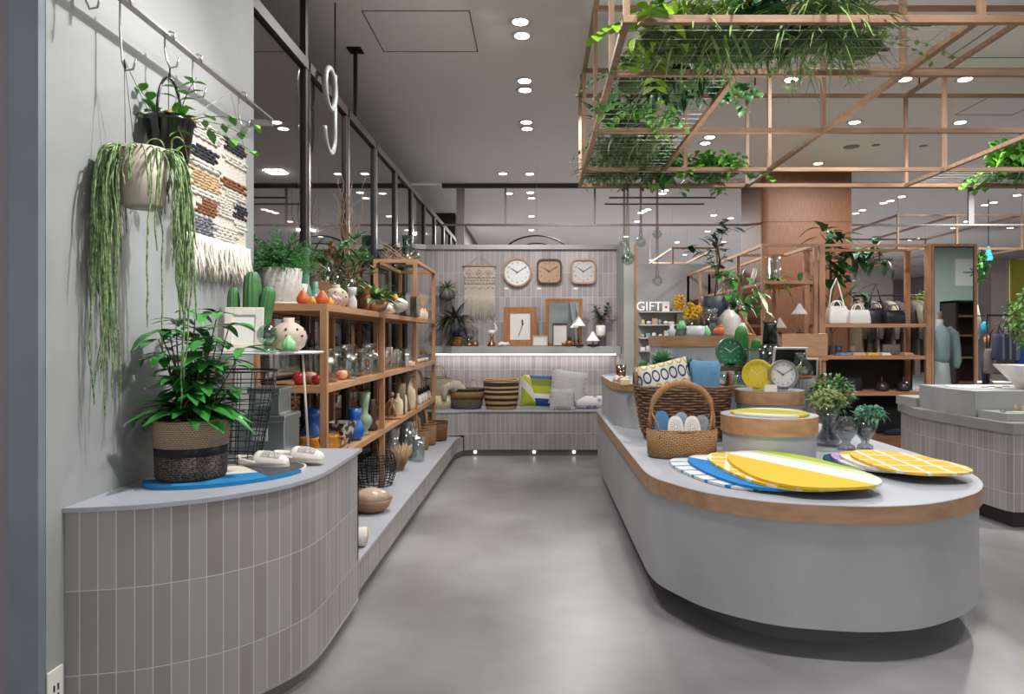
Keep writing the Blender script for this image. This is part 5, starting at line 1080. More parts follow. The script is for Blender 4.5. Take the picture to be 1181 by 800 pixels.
for i,(px,s) in enumerate(((650.5,.8),(656.5,1.2))): L1('copper_cup','%s copper cup on the ledge before the mirror'%('smaller','larger')[i],'cup',[(.0001,0),(.02*s,0),(.034*s,.02*s),(.036*s,.055*s),(.031*s,.055*s),(.02*s,.01)],M('copper_d','#9c6a44',.35,.5),(X(px,8.04),8.045,LZ),24,op=1)
st_=T('wooden_stool','small dark stool plinth holding the white pot at the right of the ledge','stool',(X(693,8.17),8.18,LZ)); MB().lathe([(.0001,.10),(.065,.10),(.065,.115),(.0001,.115)],28).build('seat',wood('walnut','#7c5335','#5c3a22',0,.4),st_)
for a in (0,2.1,4.2): MB().tube([(.045*cos(a),.045*sin(a),.1),(.055*cos(a),.055*sin(a),0)],.006,6).build('leg',wood('walnut','#7c5335','#5c3a22',0,.4),st_)
t=T('potted_plant','small rubber plant in a white ribbed pot at the right end of the ledge','plant',(X(693,8.17),8.18,LZ+.116)); MB().lathe([(.0001,0),(.045,0),(.055,.02),(.056,.13),(.05,.13),(.0001,.11)],32,rib=.02,ribn=16).build('pot',WHITE,t)
b=MB();s_=MB()
for i in range(5):
    pts=curve((0,0,.11),(rv(-.5,.5),rv(-.4,.2),1),rv(.16,.28),.0,6,.06); branchleaf(b,s_,pts,.11,.045,1,.003,2,.4)
b.build('leaves',LD,t); s_.build('stems',STM,t)
# arches behind the partition
ar=T('round_ceiling_ring','pair of black concentric rings hanging beyond the tiled partition','pendant',(X(619,10),10,Z(326,10))); 
MB().tube([(.70*cos(a),0,.70*sin(a)-.02) for a in [i*2*PI/64 for i in range(64)]],.012,8,closed=True).build('outer_ring',BLACK,ar); MB().tube([(.55*cos(a),0,.55*sin(a)+.02) for a in [i*2*PI/64 for i in range(64)]],.009,8,closed=True).build('inner_ring',BLACK,ar)
MB().bar((0,0,.68),(0,0,CZ-Z(326,10)-.002),.003).build('hanger',M('wire_pale','#8a8583',.5),ar)
# ================================================================ goods on the island table
TT2=.652
# big wicker basket, real weave
wbk2=T('wicker_basket','large brown open-weave wicker basket with loop handles on the island table','basket',(.985,4.715,TT2))
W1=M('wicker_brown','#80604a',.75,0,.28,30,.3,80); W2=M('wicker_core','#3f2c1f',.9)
def bw2(z): t=z/.36; return .262+.065*t-.02*max(0,1-t*5), .165+.03*t
b=MB(); nz=21
for k in range(nz):
    z=.008+.352*k/(nz-1); rx,ry=bw2(z); pts=[]
    for i in range(96):
        a=2*PI*i/96; w_=.007*(1 if k%2 else -1)*cos(a*14); e=3.0; ca,sa=cos(a),sin(a); q=(abs(ca)**e+abs(sa)**e)**(-1/e)
        pts.append((rx*q*ca*(1+w_/rx),ry*q*sa*(1+w_/ry),z+.0015*sin(a*9+k)))
    b.tube(pts,.0078,6,closed=True)
b.build('woven_body',W1,wbk2)
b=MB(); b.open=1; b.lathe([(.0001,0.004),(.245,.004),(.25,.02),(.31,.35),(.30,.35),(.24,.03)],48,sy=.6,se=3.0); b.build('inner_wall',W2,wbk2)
for s in (-1,1): MB().tube([(s*.305,-.05,.34)]+[(s*(.32),-.05*cos(a),.35+.10*sin(a)) for a in [k*PI/10 for k in range(1,10)]]+[(s*.305,.05,.34)],.014,8).build('handle',W1,wbk2)
MB().tube([(-.29,-.06,.33),(-.26,-.10,.35),(-.25,-.11,.30)],.007,6).build('tie_cord',M('rope_handle','#b59a75',.9),wbk2)
# cushions in basket
m,nt,bb=base('oval_print'); tc=nd(nt,'ShaderNodeTexCoord'); sp=nd(nt,'ShaderNodeSeparateXYZ'); lk(nt,tc.outputs['Object'],sp.inputs[0])
def mth(op,a,bv=None,c=None):
    n=nd(nt,'ShaderNodeMath',operation=op); 
    for i,v in enumerate((a,bv,c)):
        if v is None: continue
        if isinstance(v,(int,float)): n.inputs[i].default_value=v
        else: lk(nt,v,n.inputs[i])
    return n.outputs[0]
fx_=mth('SUBTRACT',mth('FRACT',mth('MULTIPLY_ADD',sp.outputs['X'],17.0,.5)),.5); fz=mth('SUBTRACT',mth('FRACT',mth('MULTIPLY_ADD',sp.outputs['Z'],10.5,.03)),.5)
rr=mth('SQRT',mth('ADD',mth('MULTIPLY',fx_,fx_),mth('MULTIPLY',fz,fz))); ringm=mth('LESS_THAN',mth('ABSOLUTE',mth('SUBTRACT',rr,.38)),.075)
row=mth('LESS_THAN',mth('ABSOLUTE',mth('SUBTRACT',sp.outputs['Z'],.045)),.048)
mx1=nd(nt,'ShaderNodeMixRGB'); lk(nt,row,mx1.inputs[0]); mx1.inputs[1].default_value=hexc('#c9a548'); mx1.inputs[2].default_value=hexc('#2e3f7c')
mx2=nd(nt,'ShaderNodeMixRGB'); lk(nt,ringm,mx2.inputs[0]); mx2.inputs[1].default_value=hexc('#dcd8ca'); lk(nt,mx1.outputs[0],mx2.inputs[2]); lk(nt,mx2.outputs[0],bb.inputs['Base Color']); bb.inputs['Roughness'].default_value=.9
cushion('cream cushion with navy and yellow ring print sticking out of the wicker basket',(.86,4.66,TT2+.385),.36,.30,.11,m,(-.35,-.22,.0))
bc=cushion('plain sky blue cushion tucked upright in the wicker basket',(1.13,4.70,TT2+.36),.21,.36,.24,M('blue_linen','#5f93b8',.9,0,.06,20,.4,120),(-.2,.05,-.2))
# small basket with slippers
smb=T('carry_basket','small light wicker carry basket with a tall arched handle holding slippers','basket',(.835,4.02,TT2))
WS=brick('wicker_honey','#b98e62','#a67c50','#6f4e2f',.022,.0095,.002,.85,.5,1.2,rot=.12)
b=MB(); b.open=1; b.lathe([(.0001,.001),(.185,.001),(.196,.012),(.205,.155),(.193,.155),(.183,.02)],48,sy=.55,se=2.6); b.build('woven_body',WS,smb)
MB().tube([(.2*cos(a)*1.0,.11*sin(a),.155) for a in [i*2*PI/40 for i in range(40)]],.007,8,closed=True).build('rim',WS,smb)
b=MB(); pts=[(-.18,0,.12),(-.185,0,.22)]+[(-.175*cos(a),0,.26+.16*sin(a)) for a in [k*PI/16 for k in range(1,16)]]+[(.185,0,.22),(.18,0,.12)]
b.tube(pts,[.011]*3+[.019]*13+[.011]*3,10); b.build('handle',brick('handle_wrap','#bb9065','#a8794f','#7a5637',.2,.008,.0015,.85,.5,1),smb)
for s in (-1,1):
    for e in (-1,1): MB().tube([(s*.178,0,.26),(s*.15,e*.07,.19),(s*.14,e*.09,.12)],.006,7).build('handle_stay',WS,smb)
def sole(label,loc,m,rz=0,tilt=-.25,g='slippers in the carry basket'):
    t=T('slipper',label,'slipper',loc,rz,g); o=[((.047 if abs(cos(2*PI*i/32))<.99 else .047)*math.copysign(abs(cos(2*PI*i/32))**.75,cos(2*PI*i/32)),.112*math.copysign(abs(sin(2*PI*i/32))**.85,sin(2*PI*i/32))) for i in range(32)]
    mx=Matrix.Rotation(PI/2+tilt,4,'X'); b=MB(); b.prism(o,-.012,.012); b.v=[tuple(mx@Vector(v)) for v in b.v]; b.build('body',m,t,bevel=.006)
    b=MB(); 
    for k,q in enumerate((.012,.022,.031)):
        for i in range(10+4*k): a=2*PI*i/(10+4*k); b.ball((q*cos(a),q*sin(a)*1.2+.05,.0125),.0028,6,4,1,1,.5)
    b.v=[tuple(mx@Vector((v[0],v[1],v[2]))) for v in b.v]; b.build('printed_flower',M('print_grey','#77746f',.8),t); return t
sole('blue slipper with a white flower print, leftmost in the carry basket',(.725,4.03,TT2+.15),M('slip_blue','#4a7fae',.85,0,.06,20),.1)
sole('white slipper with a grey flower print, left of the white pair',(.795,3.985,TT2+.125),M('slip_white','#e0ddd9',.85),.05)
sole('white slipper with a grey flower print, right of the white pair',(.89,3.985,TT2+.125),M('slip_white','#e0ddd9',.85),-.05)
sole('grey-blue slipper behind the white pair in the carry basket',(.84,4.045,TT2+.14),M('slip_bluegrey','#8c9cb0',.85),0)
sole('grey slipper with a floral print, rightmost in the carry basket',(.955,4.03,TT2+.125),M('slip_grey','#8d8f95',.85,0,.08,20),-.2)
# tufted mats
def mat_(label,cx,cy,lx,ly,rz,z,mat,th=.013,edge=None,nm='tufted_mat',sq=2.6):
    t=T(nm,label,'mat',(cx,cy,z),rz); n=56; o=[]
    for i in range(n):
        a=2*PI*i/n; ca,sa=cos(a),sin(a); q=(abs(ca)**sq+abs(sa)**sq)**(-1/sq); o.append((lx/2*q*ca,ly/2*q*sa*(1+.2*q*ca)))
    MB().prism(o,.001,th).build('pile',mat,t,bevel=.006); MB().prism(inset(o,.004),0,.0012).build('backing',M('backing_grey','#5d5a55',.9),t); return t
def gridmat(name,c1,line,dot,sx,sy,lw,rot=0):
    m,nt,b=base(name); b.inputs['Roughness'].default_value=.95; tc=nd(nt,'ShaderNodeTexCoord'); mp=nd(nt,'ShaderNodeMapping'); mp.inputs['Rotation'].default_value=(0,0,rot); lk(nt,tc.outputs['Object'],mp.inputs['Vector'])
    nn=nd(nt,'ShaderNodeTexNoise',Scale=9.0); lk(nt,mp.outputs[0],nn.inputs['Vector']); mm=nd(nt,'ShaderNodeMixRGB',blend_type='ADD',Fac=.03); lk(nt,mp.outputs[0],mm.inputs[1]); lk(nt,nn.outputs['Color'],mm.inputs[2])
    br=nd(nt,'ShaderNodeTexBrick',offset=0,squash=1.0); br.inputs['Scale'].default_value=1; br.inputs['Brick Width'].default_value=sx; br.inputs['Row Height'].default_value=sy; br.inputs['Mortar Size'].default_value=lw; br.inputs['Mortar Smooth'].default_value=.1
    for k,c in (('Color1',c1),('Color2',c1),('Mortar',line)): br.inputs[k].default_value=hexc(c)
    lk(nt,mm.outputs[0],br.inputs['Vector']); lk(nt,br.outputs['Color'],b.inputs['Base Color'])
    n2=nd(nt,'ShaderNodeTexNoise',Scale=260.0); lk(nt,tc.outputs['Object'],n2.inputs['Vector']); bp=nd(nt,'ShaderNodeBump',Strength=.6,Distance=.004); lk(nt,n2.outputs['Fac'],bp.inputs['Height']); lk(nt,bp.outputs[0],b.inputs['Normal']); return m
a0=-PI/2
mat_('white tufted mat with blue stripes at the bottom left of the fanned mats',.975,3.53,.84,.47,a0+.35,TT2,gridmat('stripe_blue','#d6d8d4','#2f7fb8','#2f7fb8',.12,.5,.013,.3))
mat_('bright blue tufted mat with pale upper part, second in the fan',1.07,3.49,.92,.49,a0+.28,TT2+.0135,bands('mat_b',[(0,'#1f7cc0'),(.52,'#e0e0da'),(.66,'#8fb6c8')],'Y',1,.5,.95,-.35,.7,260))
mat_('yellow and white checked tufted mat, third in the fan',1.17,3.46,.98,.50,a0+.22,TT2+.027,gridmat('check_yellow','#e3b53a','#e5dcc0','#fff',.11,.10,.013,.5))
mat_('large yellow tufted mat with white and lime bands on top of the fan',1.25,3.42,.96,.54,a0+.12,TT2+.0405,bands('mat_y',[(0,'#e0b636'),(.49,'#e6e4dd'),(.64,'#c9d3a0'),(.70,'#a4bc3e'),(.9,'#c9d3a0')],'Y',1,.5,.95,-.36,.7,260))
mat_('navy and blue tufted mat peeking out under the right pile of mats',1.77,3.78,.52,.36,a0+.1,TT2,M('mat_navy','#22476e',.95,0,.3,7,.7,260))
mat_('lilac and white tufted mat between the navy and yellow ones on the right',1.81,3.73,.56,.38,a0+.12,TT2+.0135,bands('mat_l',[(0,'#b79cc8'),(.5,'#dcd8d6')],'X',1,.5,.95,.2,.7,260))
mat_('yellow tufted mat with cream arc in the right pile',1.85,3.66,.62,.41,a0+.12,TT2+.027,bands('mat_a',[(0,'#e0a827'),(.3,'#dcd6c6')],'X',1,.5,.95,.1,.7,260))
mat_('yellow tufted mat with white grid and green dots on top of the right pile',1.885,3.58,.68,.42,a0+.10,TT2+.0405,gridmat('grid_yellow','#dfb440','#ddd6c4','#8fae4a',.155,.115,.011,.2))
mat_('round white tufted mat with yellow and green centre on the round plinth',1.375,4.13,.44,.44,0,.886,None or bands('mat_r',[(0,'#dedad0'),(.36,'#d8a83a'),(.43,'#9bb648'),(.58,'#d8a83a'),(.64,'#dedad0')],'Y',1,.5,.95,.5,.7,260),sq=2)
# glass vases with flowers
def gvase(label,loc,prof,head=None,s=1.0,tint=None,nm='flower_vase'):
    t=T(nm,label,'vase',loc); b=MB(); b.open=1; b.lathe([(r*s,z*s) for r,z in prof],32); b.build('glass',tint or GLD,t)
    if head: head(t)
    return t
def posy(c,rx,rz,n,m,lf,lfn,stm_z=.03,blob=.008):
    def f(t):
        b=MB();s_=MB(); pts=[]
        for i in range(n):
            d=rdir((-.25,1)); p=Vector((c[0]+d.x*rx*rv(.75,1),c[1]+d.y*rx*rv(.75,1),c[2]+d.z*rz*rv(.8,1)))
            for k in range(5): q=rdir((-.5,1))*blob*1.3; b.ball(p+q,blob*rv(.6,1.1),6,4)
            if i%4==0: s_.tube([(c[0]*.2,c[1]*.2,stm_z),(c[0]*.6+d.x*.015,d.y*.015,c[2]*.6),tuple(p)],.0022,5)
        b.build('blossoms',m,t); s_.build('stems',STG,t)
        b=MB()
        if lfn: leafmass(b,c,rx*.95,rx*.95,rz*.9,lfn,.05,.022,(-.2,.9)); b.build('leaves',lf,t)
    return f
vA=[(.0001,0),(.06,0),(.07,.015),(.07,.045),(.035,.09),(.03,.13),(.05,.18),(.055,.2),(.05,.2),(.026,.13),(.03,.09),(.062,.045),(.0001,.012)]
vB=[(.0001,0),(.055,0),(.05,.02),(.022,.04),(.03,.06),(.068,.11),(.07,.145),(.05,.18),(.04,.2),(.035,.2),(.045,.175),(.062,.14),(.06,.11),(.02,.055)]
HYD=M('hydrangea','#a9ae78',.7,0,.15,30,col2='#7f8f52'); 
gvase('smoky glass waisted vase with pale green clustered hydrangea heads',(1.845,4.42,TT2),vA,posy((0,0,.27),.115,.09,75,HYD,LP_,25),1.02)
gvase('smoky glass vase with bushy fine green foliage behind the other two bouquets',(2.0,4.72,TT2),vA,posy((0,0,.30),.15,.14,70,M('bupleurum','#8aa25f',.7,0,.2,30),LG,420,blob=.005),1.05)
gvase('empty smoky glass bulb vase on a foot, standing between the bouquets',(1.90,4.27,TT2),vB,None,s=1.0)
gvase('smoky glass bulb vase with teal green succulent sprigs, rightmost on the table',(2.03,4.30,TT2),vB,posy((.02,-.02,.22),.085,.05,60,TEALL,TEALL,90,blob=.007),.9)
pb=T('ribbed_planter','pale grey ribbed planter box holding framed pictures','planter',(1.865,5.02,TT2)); b=MB(); n=64
o=[]
for (x,y) in rrect(-.13,.13,-.1,.1,.03,10): o.append((x,y))
oo=[]
for i in range(len(o)): pass
b.lathe([(.11,0),(.11,.40),(.1,.40),(.1,.3),(.0001,.3)],96,sx=1.15,sy=.85,rib=.02,ribn=32,se=4); b.build('body',M('ribbed_grey','#a3a29e',.7,0,.05,9),pb)
# black framed pictures leaning
frame('picture_frame','black picture in a pale frame leaning behind the round bottle','picture frame',.24,.22,(1.80,4.98,.992+.062),0,-.25,M('frame_silver','#c9c7c2',.4),M('print_black','#1b1b1d',.3),.014)
frame('picture_frame','small black picture in a pale frame, right of the larger black one','picture frame',.12,.14,(1.94,4.96,.992+.062),-.3,-.25,M('frame_silver','#c9c7c2',.4),M('print_black','#1b1b1d',.3),.012)
# table clocks
P2Z=.9905
clock('yellow round table clock leaning on the small round plinth',(X(876,4.56),4.60,P2Z+.107),.098,M('yellow_case','#e3c51f',.4,coat=.2),M('yellow_dial','#e6cf3a',.5),M('hand_pale','#f2eaae',.5),depth=.05,stand=True,rz=-.35,ring=.012,marks=M('num_olive','#a38f1f',.5))
clock('grey round table clock with white dial beside the yellow clock',(X(905.5,4.5),4.56,P2Z+.107),.095,M('grey_case','#7d7c7f',.4,coat=.2),M('dial_white','#dfe1e2',.5),M('hand_dark','#3b3734',.5),depth=.05,stand=True,rz=-.1,ring=.014,marks=M('num_grey','#6b6764',.5))
tag(MB().box(-.04,.04,-.001,.001,0,.045).build('price_card',WHITE,None,(X(890,4.45),4.465,P2Z-.0)),'white price card standing in front of the two clocks on the round plinth','price card')
# cactus, green clock, small hairpin table
hpt=T('hairpin_stand','small dark wood display stand on hairpin legs behind the baskets','stand',(X(846,5.2),5.22,.9905)); MB().box(-.12,.12,-.09,.09,.10,.135).build('top',wood('dark_stand','#6b4b3a','#4f3528',0),hpt,bevel=.003)
b=MB()
for sx_ in (-1,1):
    for sy_ in (-1,1): b.tube([(sx_*.11,sy_*.07,.101),(sx_*.09,sy_*.075,.002),(sx_*.06,sy_*.07,.101)],.003,6)
b.build('hairpin_legs',M('white_wire','#d5d2cc',.4,.4),hpt)
clock('dark green round clock standing on the small hairpin stand',(X(843,5.12),5.17,.9905+.136+.108),.103,M('green_case','#1f6f4a',.4,coat=.2),M('green_dial','#2b7d57',.5),M('hand_mint','#cfe0cf',.5),depth=.05,stand=True,ring=.014,numerals=False)
D=5.42; c2=T('cactus_ornament','tall bright green ribbed cactus behind the green clock','cactus',(X(855,D),D,.9905)); C2=M('cactus_bright','#3f8a3f',.5,0,0,8,col2='#2b6b30')
b=MB(); cactus(b,0,0,0,.052,.44); b.build('tall_column',C2,c2); b=MB(); cactus(b,.095,0,.13,.036,.21,.12); b.tube([(.03,0,.11),(.07,0,.115),(.097,0,.15)],.024,10); b.build('right_column',C2,c2); b=MB(); cactus(b,-.10,0,.17,.032,.18,-.1); b.tube([(-.03,0,.14),(-.07,0,.145),(-.1,0,.18)],.022,10); b.build('left_column',C2,c2); MB().lathe([(.0001,0),(.1,0),(.1,.01),(.0001,.01)],28).build('base',C2,c2)
# green tall glass on stand below (bamboo) 
for i,px in enumerate((841,848,854)): pass
# demijohns
bottle('large dark green glass demijohn behind the yellow clock','bottle',[(.0001,0),(.1,0),(.125,.03),(.128,.16),(.12,.2),(.085,.26),(.055,.30),(.048,.44),(.062,.475),(.052,.475),(.042,.44),(.045,.3)],glass('dark_green_glass','#3f5f55',.14,facing=.55),(X(888,5.3),5.30,.9905),(('dark_neck',[(.056,.30),(.049,.44),(.05,.46)],M('neck_dark','#16211c',.2,coat=.3)),),36,name='demijohn')
bottle('squat clear green glass jug in front of the dark demijohn','bottle',[(.0001,0),(.09,0),(.10,.02),(.10,.1),(.096,.13),(.098,.15),(.09,.25),(.088,.27),(.08,.27)],GLG,(X(873,5.0)-.005,5.09,.9905),(),36,name='glass_jug')
bt=bottle('clear bulb bottle of flowers in front of the black pictures','bottle',[(.0001,0),(.07,0),(.085,.03),(.08,.08),(.045,.13),(.035,.16),(.04,.18),(.034,.18),(.03,.155)],GLG,(X(922,4.86),4.84,1.052),(),32,name='flower_bottle')
b=MB(); 
for i in range(30): d=rdir((-.3,1)); b.ball((d.x*.045,d.y*.045,.05+d.z*.03),.012,6,5)
b.build('preserved_flowers',M('pres_flower','#c9a97a',.7,0,.5,40),bt); MB().lathe([(.0862,.012),(.0872,.022)],30).build('red_label',M('label_red','#c0553f',.6),bt)
L1('glass_bowl','clear shallow glass bowl left of the yellow clock','bowl',[(.0001,0),(.03,0),(.075,.05),(.08,.08),(.074,.08),(.03,.012)],GL,(X(862,4.88)-.09,5.0,.9905),32,op=1)
L1('glass_bottle','clear triangular glass bottle leaning by the rear plinth','bottle',[(.0001,0),(.06,0),(.055,.03),(.02,.11),(.012,.14)],GL,(1.20,4.62,TT2),24)
# aloe / spiky behind cushions
t=T('potted_plant','dark upright grassy plant between the ring cushion and the blue cushion','plant',(X(796,5.4),5.40,.9905)); MB().lathe([(.0001,0),(.05,0),(.06,.08),(.0001,.08)],24).build('pot',BLACK,t); spiky(t,70,.15,.014,LD,.08,(.6,1),(.0,.3))
t=T('potted_plant','pale green rosette succulent behind the ring cushion','plant',(X(765,5.5),5.50,.9905)); MB().lathe([(.0001,0),(.05,0),(.06,.1),(.0001,.1)],24).build('pot',SAG,t); spiky(t,80,.11,.06,M('suc_green','#7fb08a',.5,0,0,9,col2='#4f8a62'),.15,(-.2,1),(-.2,.5),r0=.03)
t=T('potted_plant','small cactus cluster at the left edge of the rear plinth','plant',(X(742,5.6),5.60,.9905)); MB().lathe([(.0001,0),(.04,0),(.045,.06),(.0001,.06)],24).build('pot',SPK,t); b=MB(); cactus(b,0,0,.06,.03,.1); cactus(b,.05,0,.03,.024,.09); cactus(b,-.045,0,.03,.022,.08); b.build('cacti',C2,t)
# goods at left front of oval plinth
bottle('amber drinking glass at the left end of the oval plinth','glass',tum,glass('amber_glass','#c98f3a',.15),(X(716,5.45),5.45,.9905),name='amber_glass',scale=1.1)
t=T('shell_heap','small heap of pale shells beside the amber glass','shells',(X(716,5.2),5.2,.9905)); b=MB()
for i in range(16): b.ball((rv(-.05,.05),rv(-.03,.03),.02+rv(0,.035)),rv(.014,.024),8,6,1,.8,.8)
b.build('shells',M('shell_pink','#d6c3b6',.5,0,.1,20),t)
b=MB(); b.box(-.035,.035,-.02,.02,0,.045); tag(b.build('soap_bar',M('soap_cream','#e2d3a8',.7),None,(X(720,5.05)+.01,5.08,.9905),(0,0,.1),bevel=.006),'cream soap block in front of the shell heap','soap')
# ---------------------------------------------------------------- tall rear plinth goods
PZ=1.3525
WG=M('white_glass','#d6dad9',.3)
L1('angular_bottle','small angular white bottle at the left end of the tall plinth','bottle',[(.0001,0),(.025,0),(.04,.045),(.018,.065),(.02,.095),(.012,.095)],WG,(X(775,5.95),5.95,PZ),6)
bottle('white and mint bottle with a green cone cap on the tall plinth','bottle',[(.0001,0),(.035,0),(.03,.05),(.034,.06)],M('mint_dark','#7a9a8c',.4),(X(787,5.95),5.97,PZ),(('cone_cap',[(.055,.06),(.03,.10),(.02,.13),(.0001,.13)],MINT),))
b=MB(); b.lathe([(.0001,0),(.08,0),(.092,.03),(.085,.08),(.05,.085),(.0001,.08)],7); tag(b.build('crinkled_vase',WG,None,(X(802,5.95),5.95,PZ)),'low crinkled white vase on the tall plinth','vase')
L1('mint_pear','mint green pear shaped ornament on the tall plinth','ornament',[(.0001,0),(.03,0),(.04,.025),(.03,.055),(.013,.075),(.008,.085),(.0001,.088)],MINT,(X(814,5.95),5.93,PZ),24)
ob=T('orange_bird','orange ceramic bird on the tall plinth beside the mint pear','ornament',(X(829,5.95),5.93,PZ)); MB().tube([(-.06,0,.035),(-.045,0,.037),(-.01,0,.04),(.02,0,.045),(.035,0,.06)],[.003,.02,.037,.038,.012],16).build('body',OR,ob); MB().tube([(.0,0,.06),(.015,0,.085),(.02,0,.1)],[.025,.016,.004],12).build('head',OR,ob)
L1('white_drop_vase','white cone vase right of the orange bird','vase',[(.0001,0),(.05,0),(.055,.02),(.035,.07),(.022,.1),(.018,.11)],WG,(X(856,6.0),6.0,PZ),28)
L1('orange_bead','small orange dome ornament at the right of the tall plinth','ornament',[(.0001,0),(.03,0),(.028,.015),(.0001,.025)],OR,(X(864,5.9),5.88,PZ),20)
bottle('apothecary jar of dark contents with a frosted stopper on the tall plinth','glass jar',jarp,GLD,(X(821,6.15),6.15,PZ),(('stopper',stop,LIDG),('dark_fill',[(.0001,.01),(.045,.01),(.045,.115),(.0001,.115)],M('dark_fill','#34343a',.7))),32,name='apothecary_jar',scale=1.25)
bottle('wide frosted glass jar with round shoulders on the tall plinth','glass jar',[(.0001,0),(.09,0),(.095,.02),(.1,.15),(.07,.19),(.05,.21),(.045,.22),(.03,.23),(.0001,.235)],M('frosted_glass','#c9c1b8',.35,0,.1,9),(X(841,6.2),6.2,PZ),(),36,name='frosted_jar')
b=MB(); b.box(-.08,.08,-.04,.04,0,.22); tag(b.build('blush_panel',M('blush_panel','#d8c3b2',.7),None,(X(841,6.4)+.0,6.42,PZ),(0,0,.2),bevel=.02),'pale blush box behind the frosted jar','box')
eb=T('easel_frame','pale wooden easel frame leaning at the right end of the tall plinth','frame',(X(864,6.2),6.2,PZ)); b=MB(); b.bar((-.07,.02,.22),(.05,-.02,0),.012); b.bar((-.07,.02,.22),(-.09,.08,0),.012); b.bar((-.07,.06,.22),(.05,.1,0),.012); b.build('legs',OAK,eb)
t=gvase('frosted glass vase of yellow mimosa on the tall plinth',(X(796,6.1),6.12,PZ),[(.0001,0),(.035,0),(.04,.02),(.038,.12),(.03,.13)],None,.9)
b=MB()
for i in range(240):
    k=R.choice(((-.09,.0,.32),(-.02,0,.25),(.02,0,.2),(-.1,0,.26),(.06,0,.24),(-.01,0,.18))); b.ball((k[0]+rv(-.045,.045),k[1]+rv(-.03,.03),k[2]+rv(-.04,.04)),rv(.007,.013),6,4)
b.build('mimosa_blossoms',YEL,t); b=MB(); 
for k in ((-.09,.0,.32),(.06,0,.24),(.02,0,.2)): b.tube([(0,0,.03),(k[0]*.5,0,k[2]*.6),k],.003,5)
b.build('stems',STM,t)
t=gvase('vase of dried dusky pink flowers beside the mimosa',(X(811,6.3),6.3,PZ),[(.0001,0),(.035,0),(.04,.02),(.038,.12),(.03,.13)],None,1.0); b=MB()
for i in range(90):
    d=rdir((.3,1)); b.tube([(0,0,.08),(d.x*.1,d.y*.08,.1+.15*d.z)],.0015,4); b.ball((d.x*.105,d.y*.09,.1+.16*d.z),.006,6,4)
b.build('dried_sprays',M('dusky','#8a6f5f',.8,0,.2,20),t)
# blue pot tree + philodendron
t=T('potted_tree','tall rubber tree with dark oval leaves in a navy pot on the tall plinth','plant',(X(821,6.45),6.36,PZ+.0)); MB().lathe([(.0001,0),(.08,0),(.1,.24),(.12,.36),(.11,.36),(.0001,.30)],36).build('pot',M('navy_pot','#3c4350',.5,0,.1,9),t)
b=MB();s_=MB()
for px,py in ((828,262),(818,285),(835,280),(845,250)):
    pass
trunk=[Vector((0,0,.3)),Vector((.02,0,.5)),Vector((.05,0,.7)),Vector((.0,0,.95))]
s_.tube(trunk,.008,6)
for (dx,dz,L) in ((-.06,.78,.0),(.05,.95,0),(.13,1.0,0),(-.18,.82,0),(.02,.85,0),(.0,.7,0),(.1,.75,0),(.04,.62,0)):
    s_.tube([(.03,0,dz-.2),(dx*.6,0,dz-.06),(dx,0,dz)],.003,5)
    for k in range(7): d=rdir((-.3,.8)); b.leaf((dx+rv(-.04,.04),rv(-.04,.04),dz+rv(-.07,.05)),d,(0,0,1),rv(.10,.14),rv(.055,.07),.2,4,.15)
b.build('leaves',LD,t); s_.build('trunk',STM,t)
t=T('potted_plant','green climbing plant with large variegated leaves spilling right of the navy pot','plant',(X(846,6.2),6.42,PZ)); MB().lathe([(.0001,0),(.06,0),(.075,.14),(.0001,.12)],28).build('pot',M('terra','#9a6a4c',.7),t); b=MB();c=MB()
for i in range(50):
    p=(rv(-.13,.20),rv(-.14,.05),rv(.2,.62)); p=(p[0]+.1*(p[2]<.45),p[1],p[2]); d=Vector((rv(-.6,1),rv(-1,.1),rv(-.5,.3))); (c if i%15==0 else b).leaf(p,d,(0,0,1),rv(.09,.15),rv(.05,.085),.6,5,.2)
for i in range(30): b.leaf((rv(-.1,.12),rv(-.1,.05),rv(.1,.3)),(rv(-1,1),-.5,rv(-.4,.4)),(0,0,1),.08,.045,.5,4,.2)
b.leaf((0,0,0.1),(0,0,1),(1,0,0),.05,.02); b.build('leaves',LG,t); 
c.leaf((.24,-.15,.40),(.45,-.4,-1),(0,0,1),.22,.10,.1,6,.2); c.leaf((.20,-.12,.46),(.8,-.4,.5),(0,0,1),.18,.08,.5,6,.2); c.build('cream_leaves',M('leaf_cream2','#dcdcc0',.5,0,.1,9),t)
s_=MB()
for i in range(7): s_.tube(curve((0,0,.1),(rv(-.3,.4),rv(-.4,.1),1),rv(.3,.5),.04,6,.1),.004,5)
s_.build('stems',STG,t)
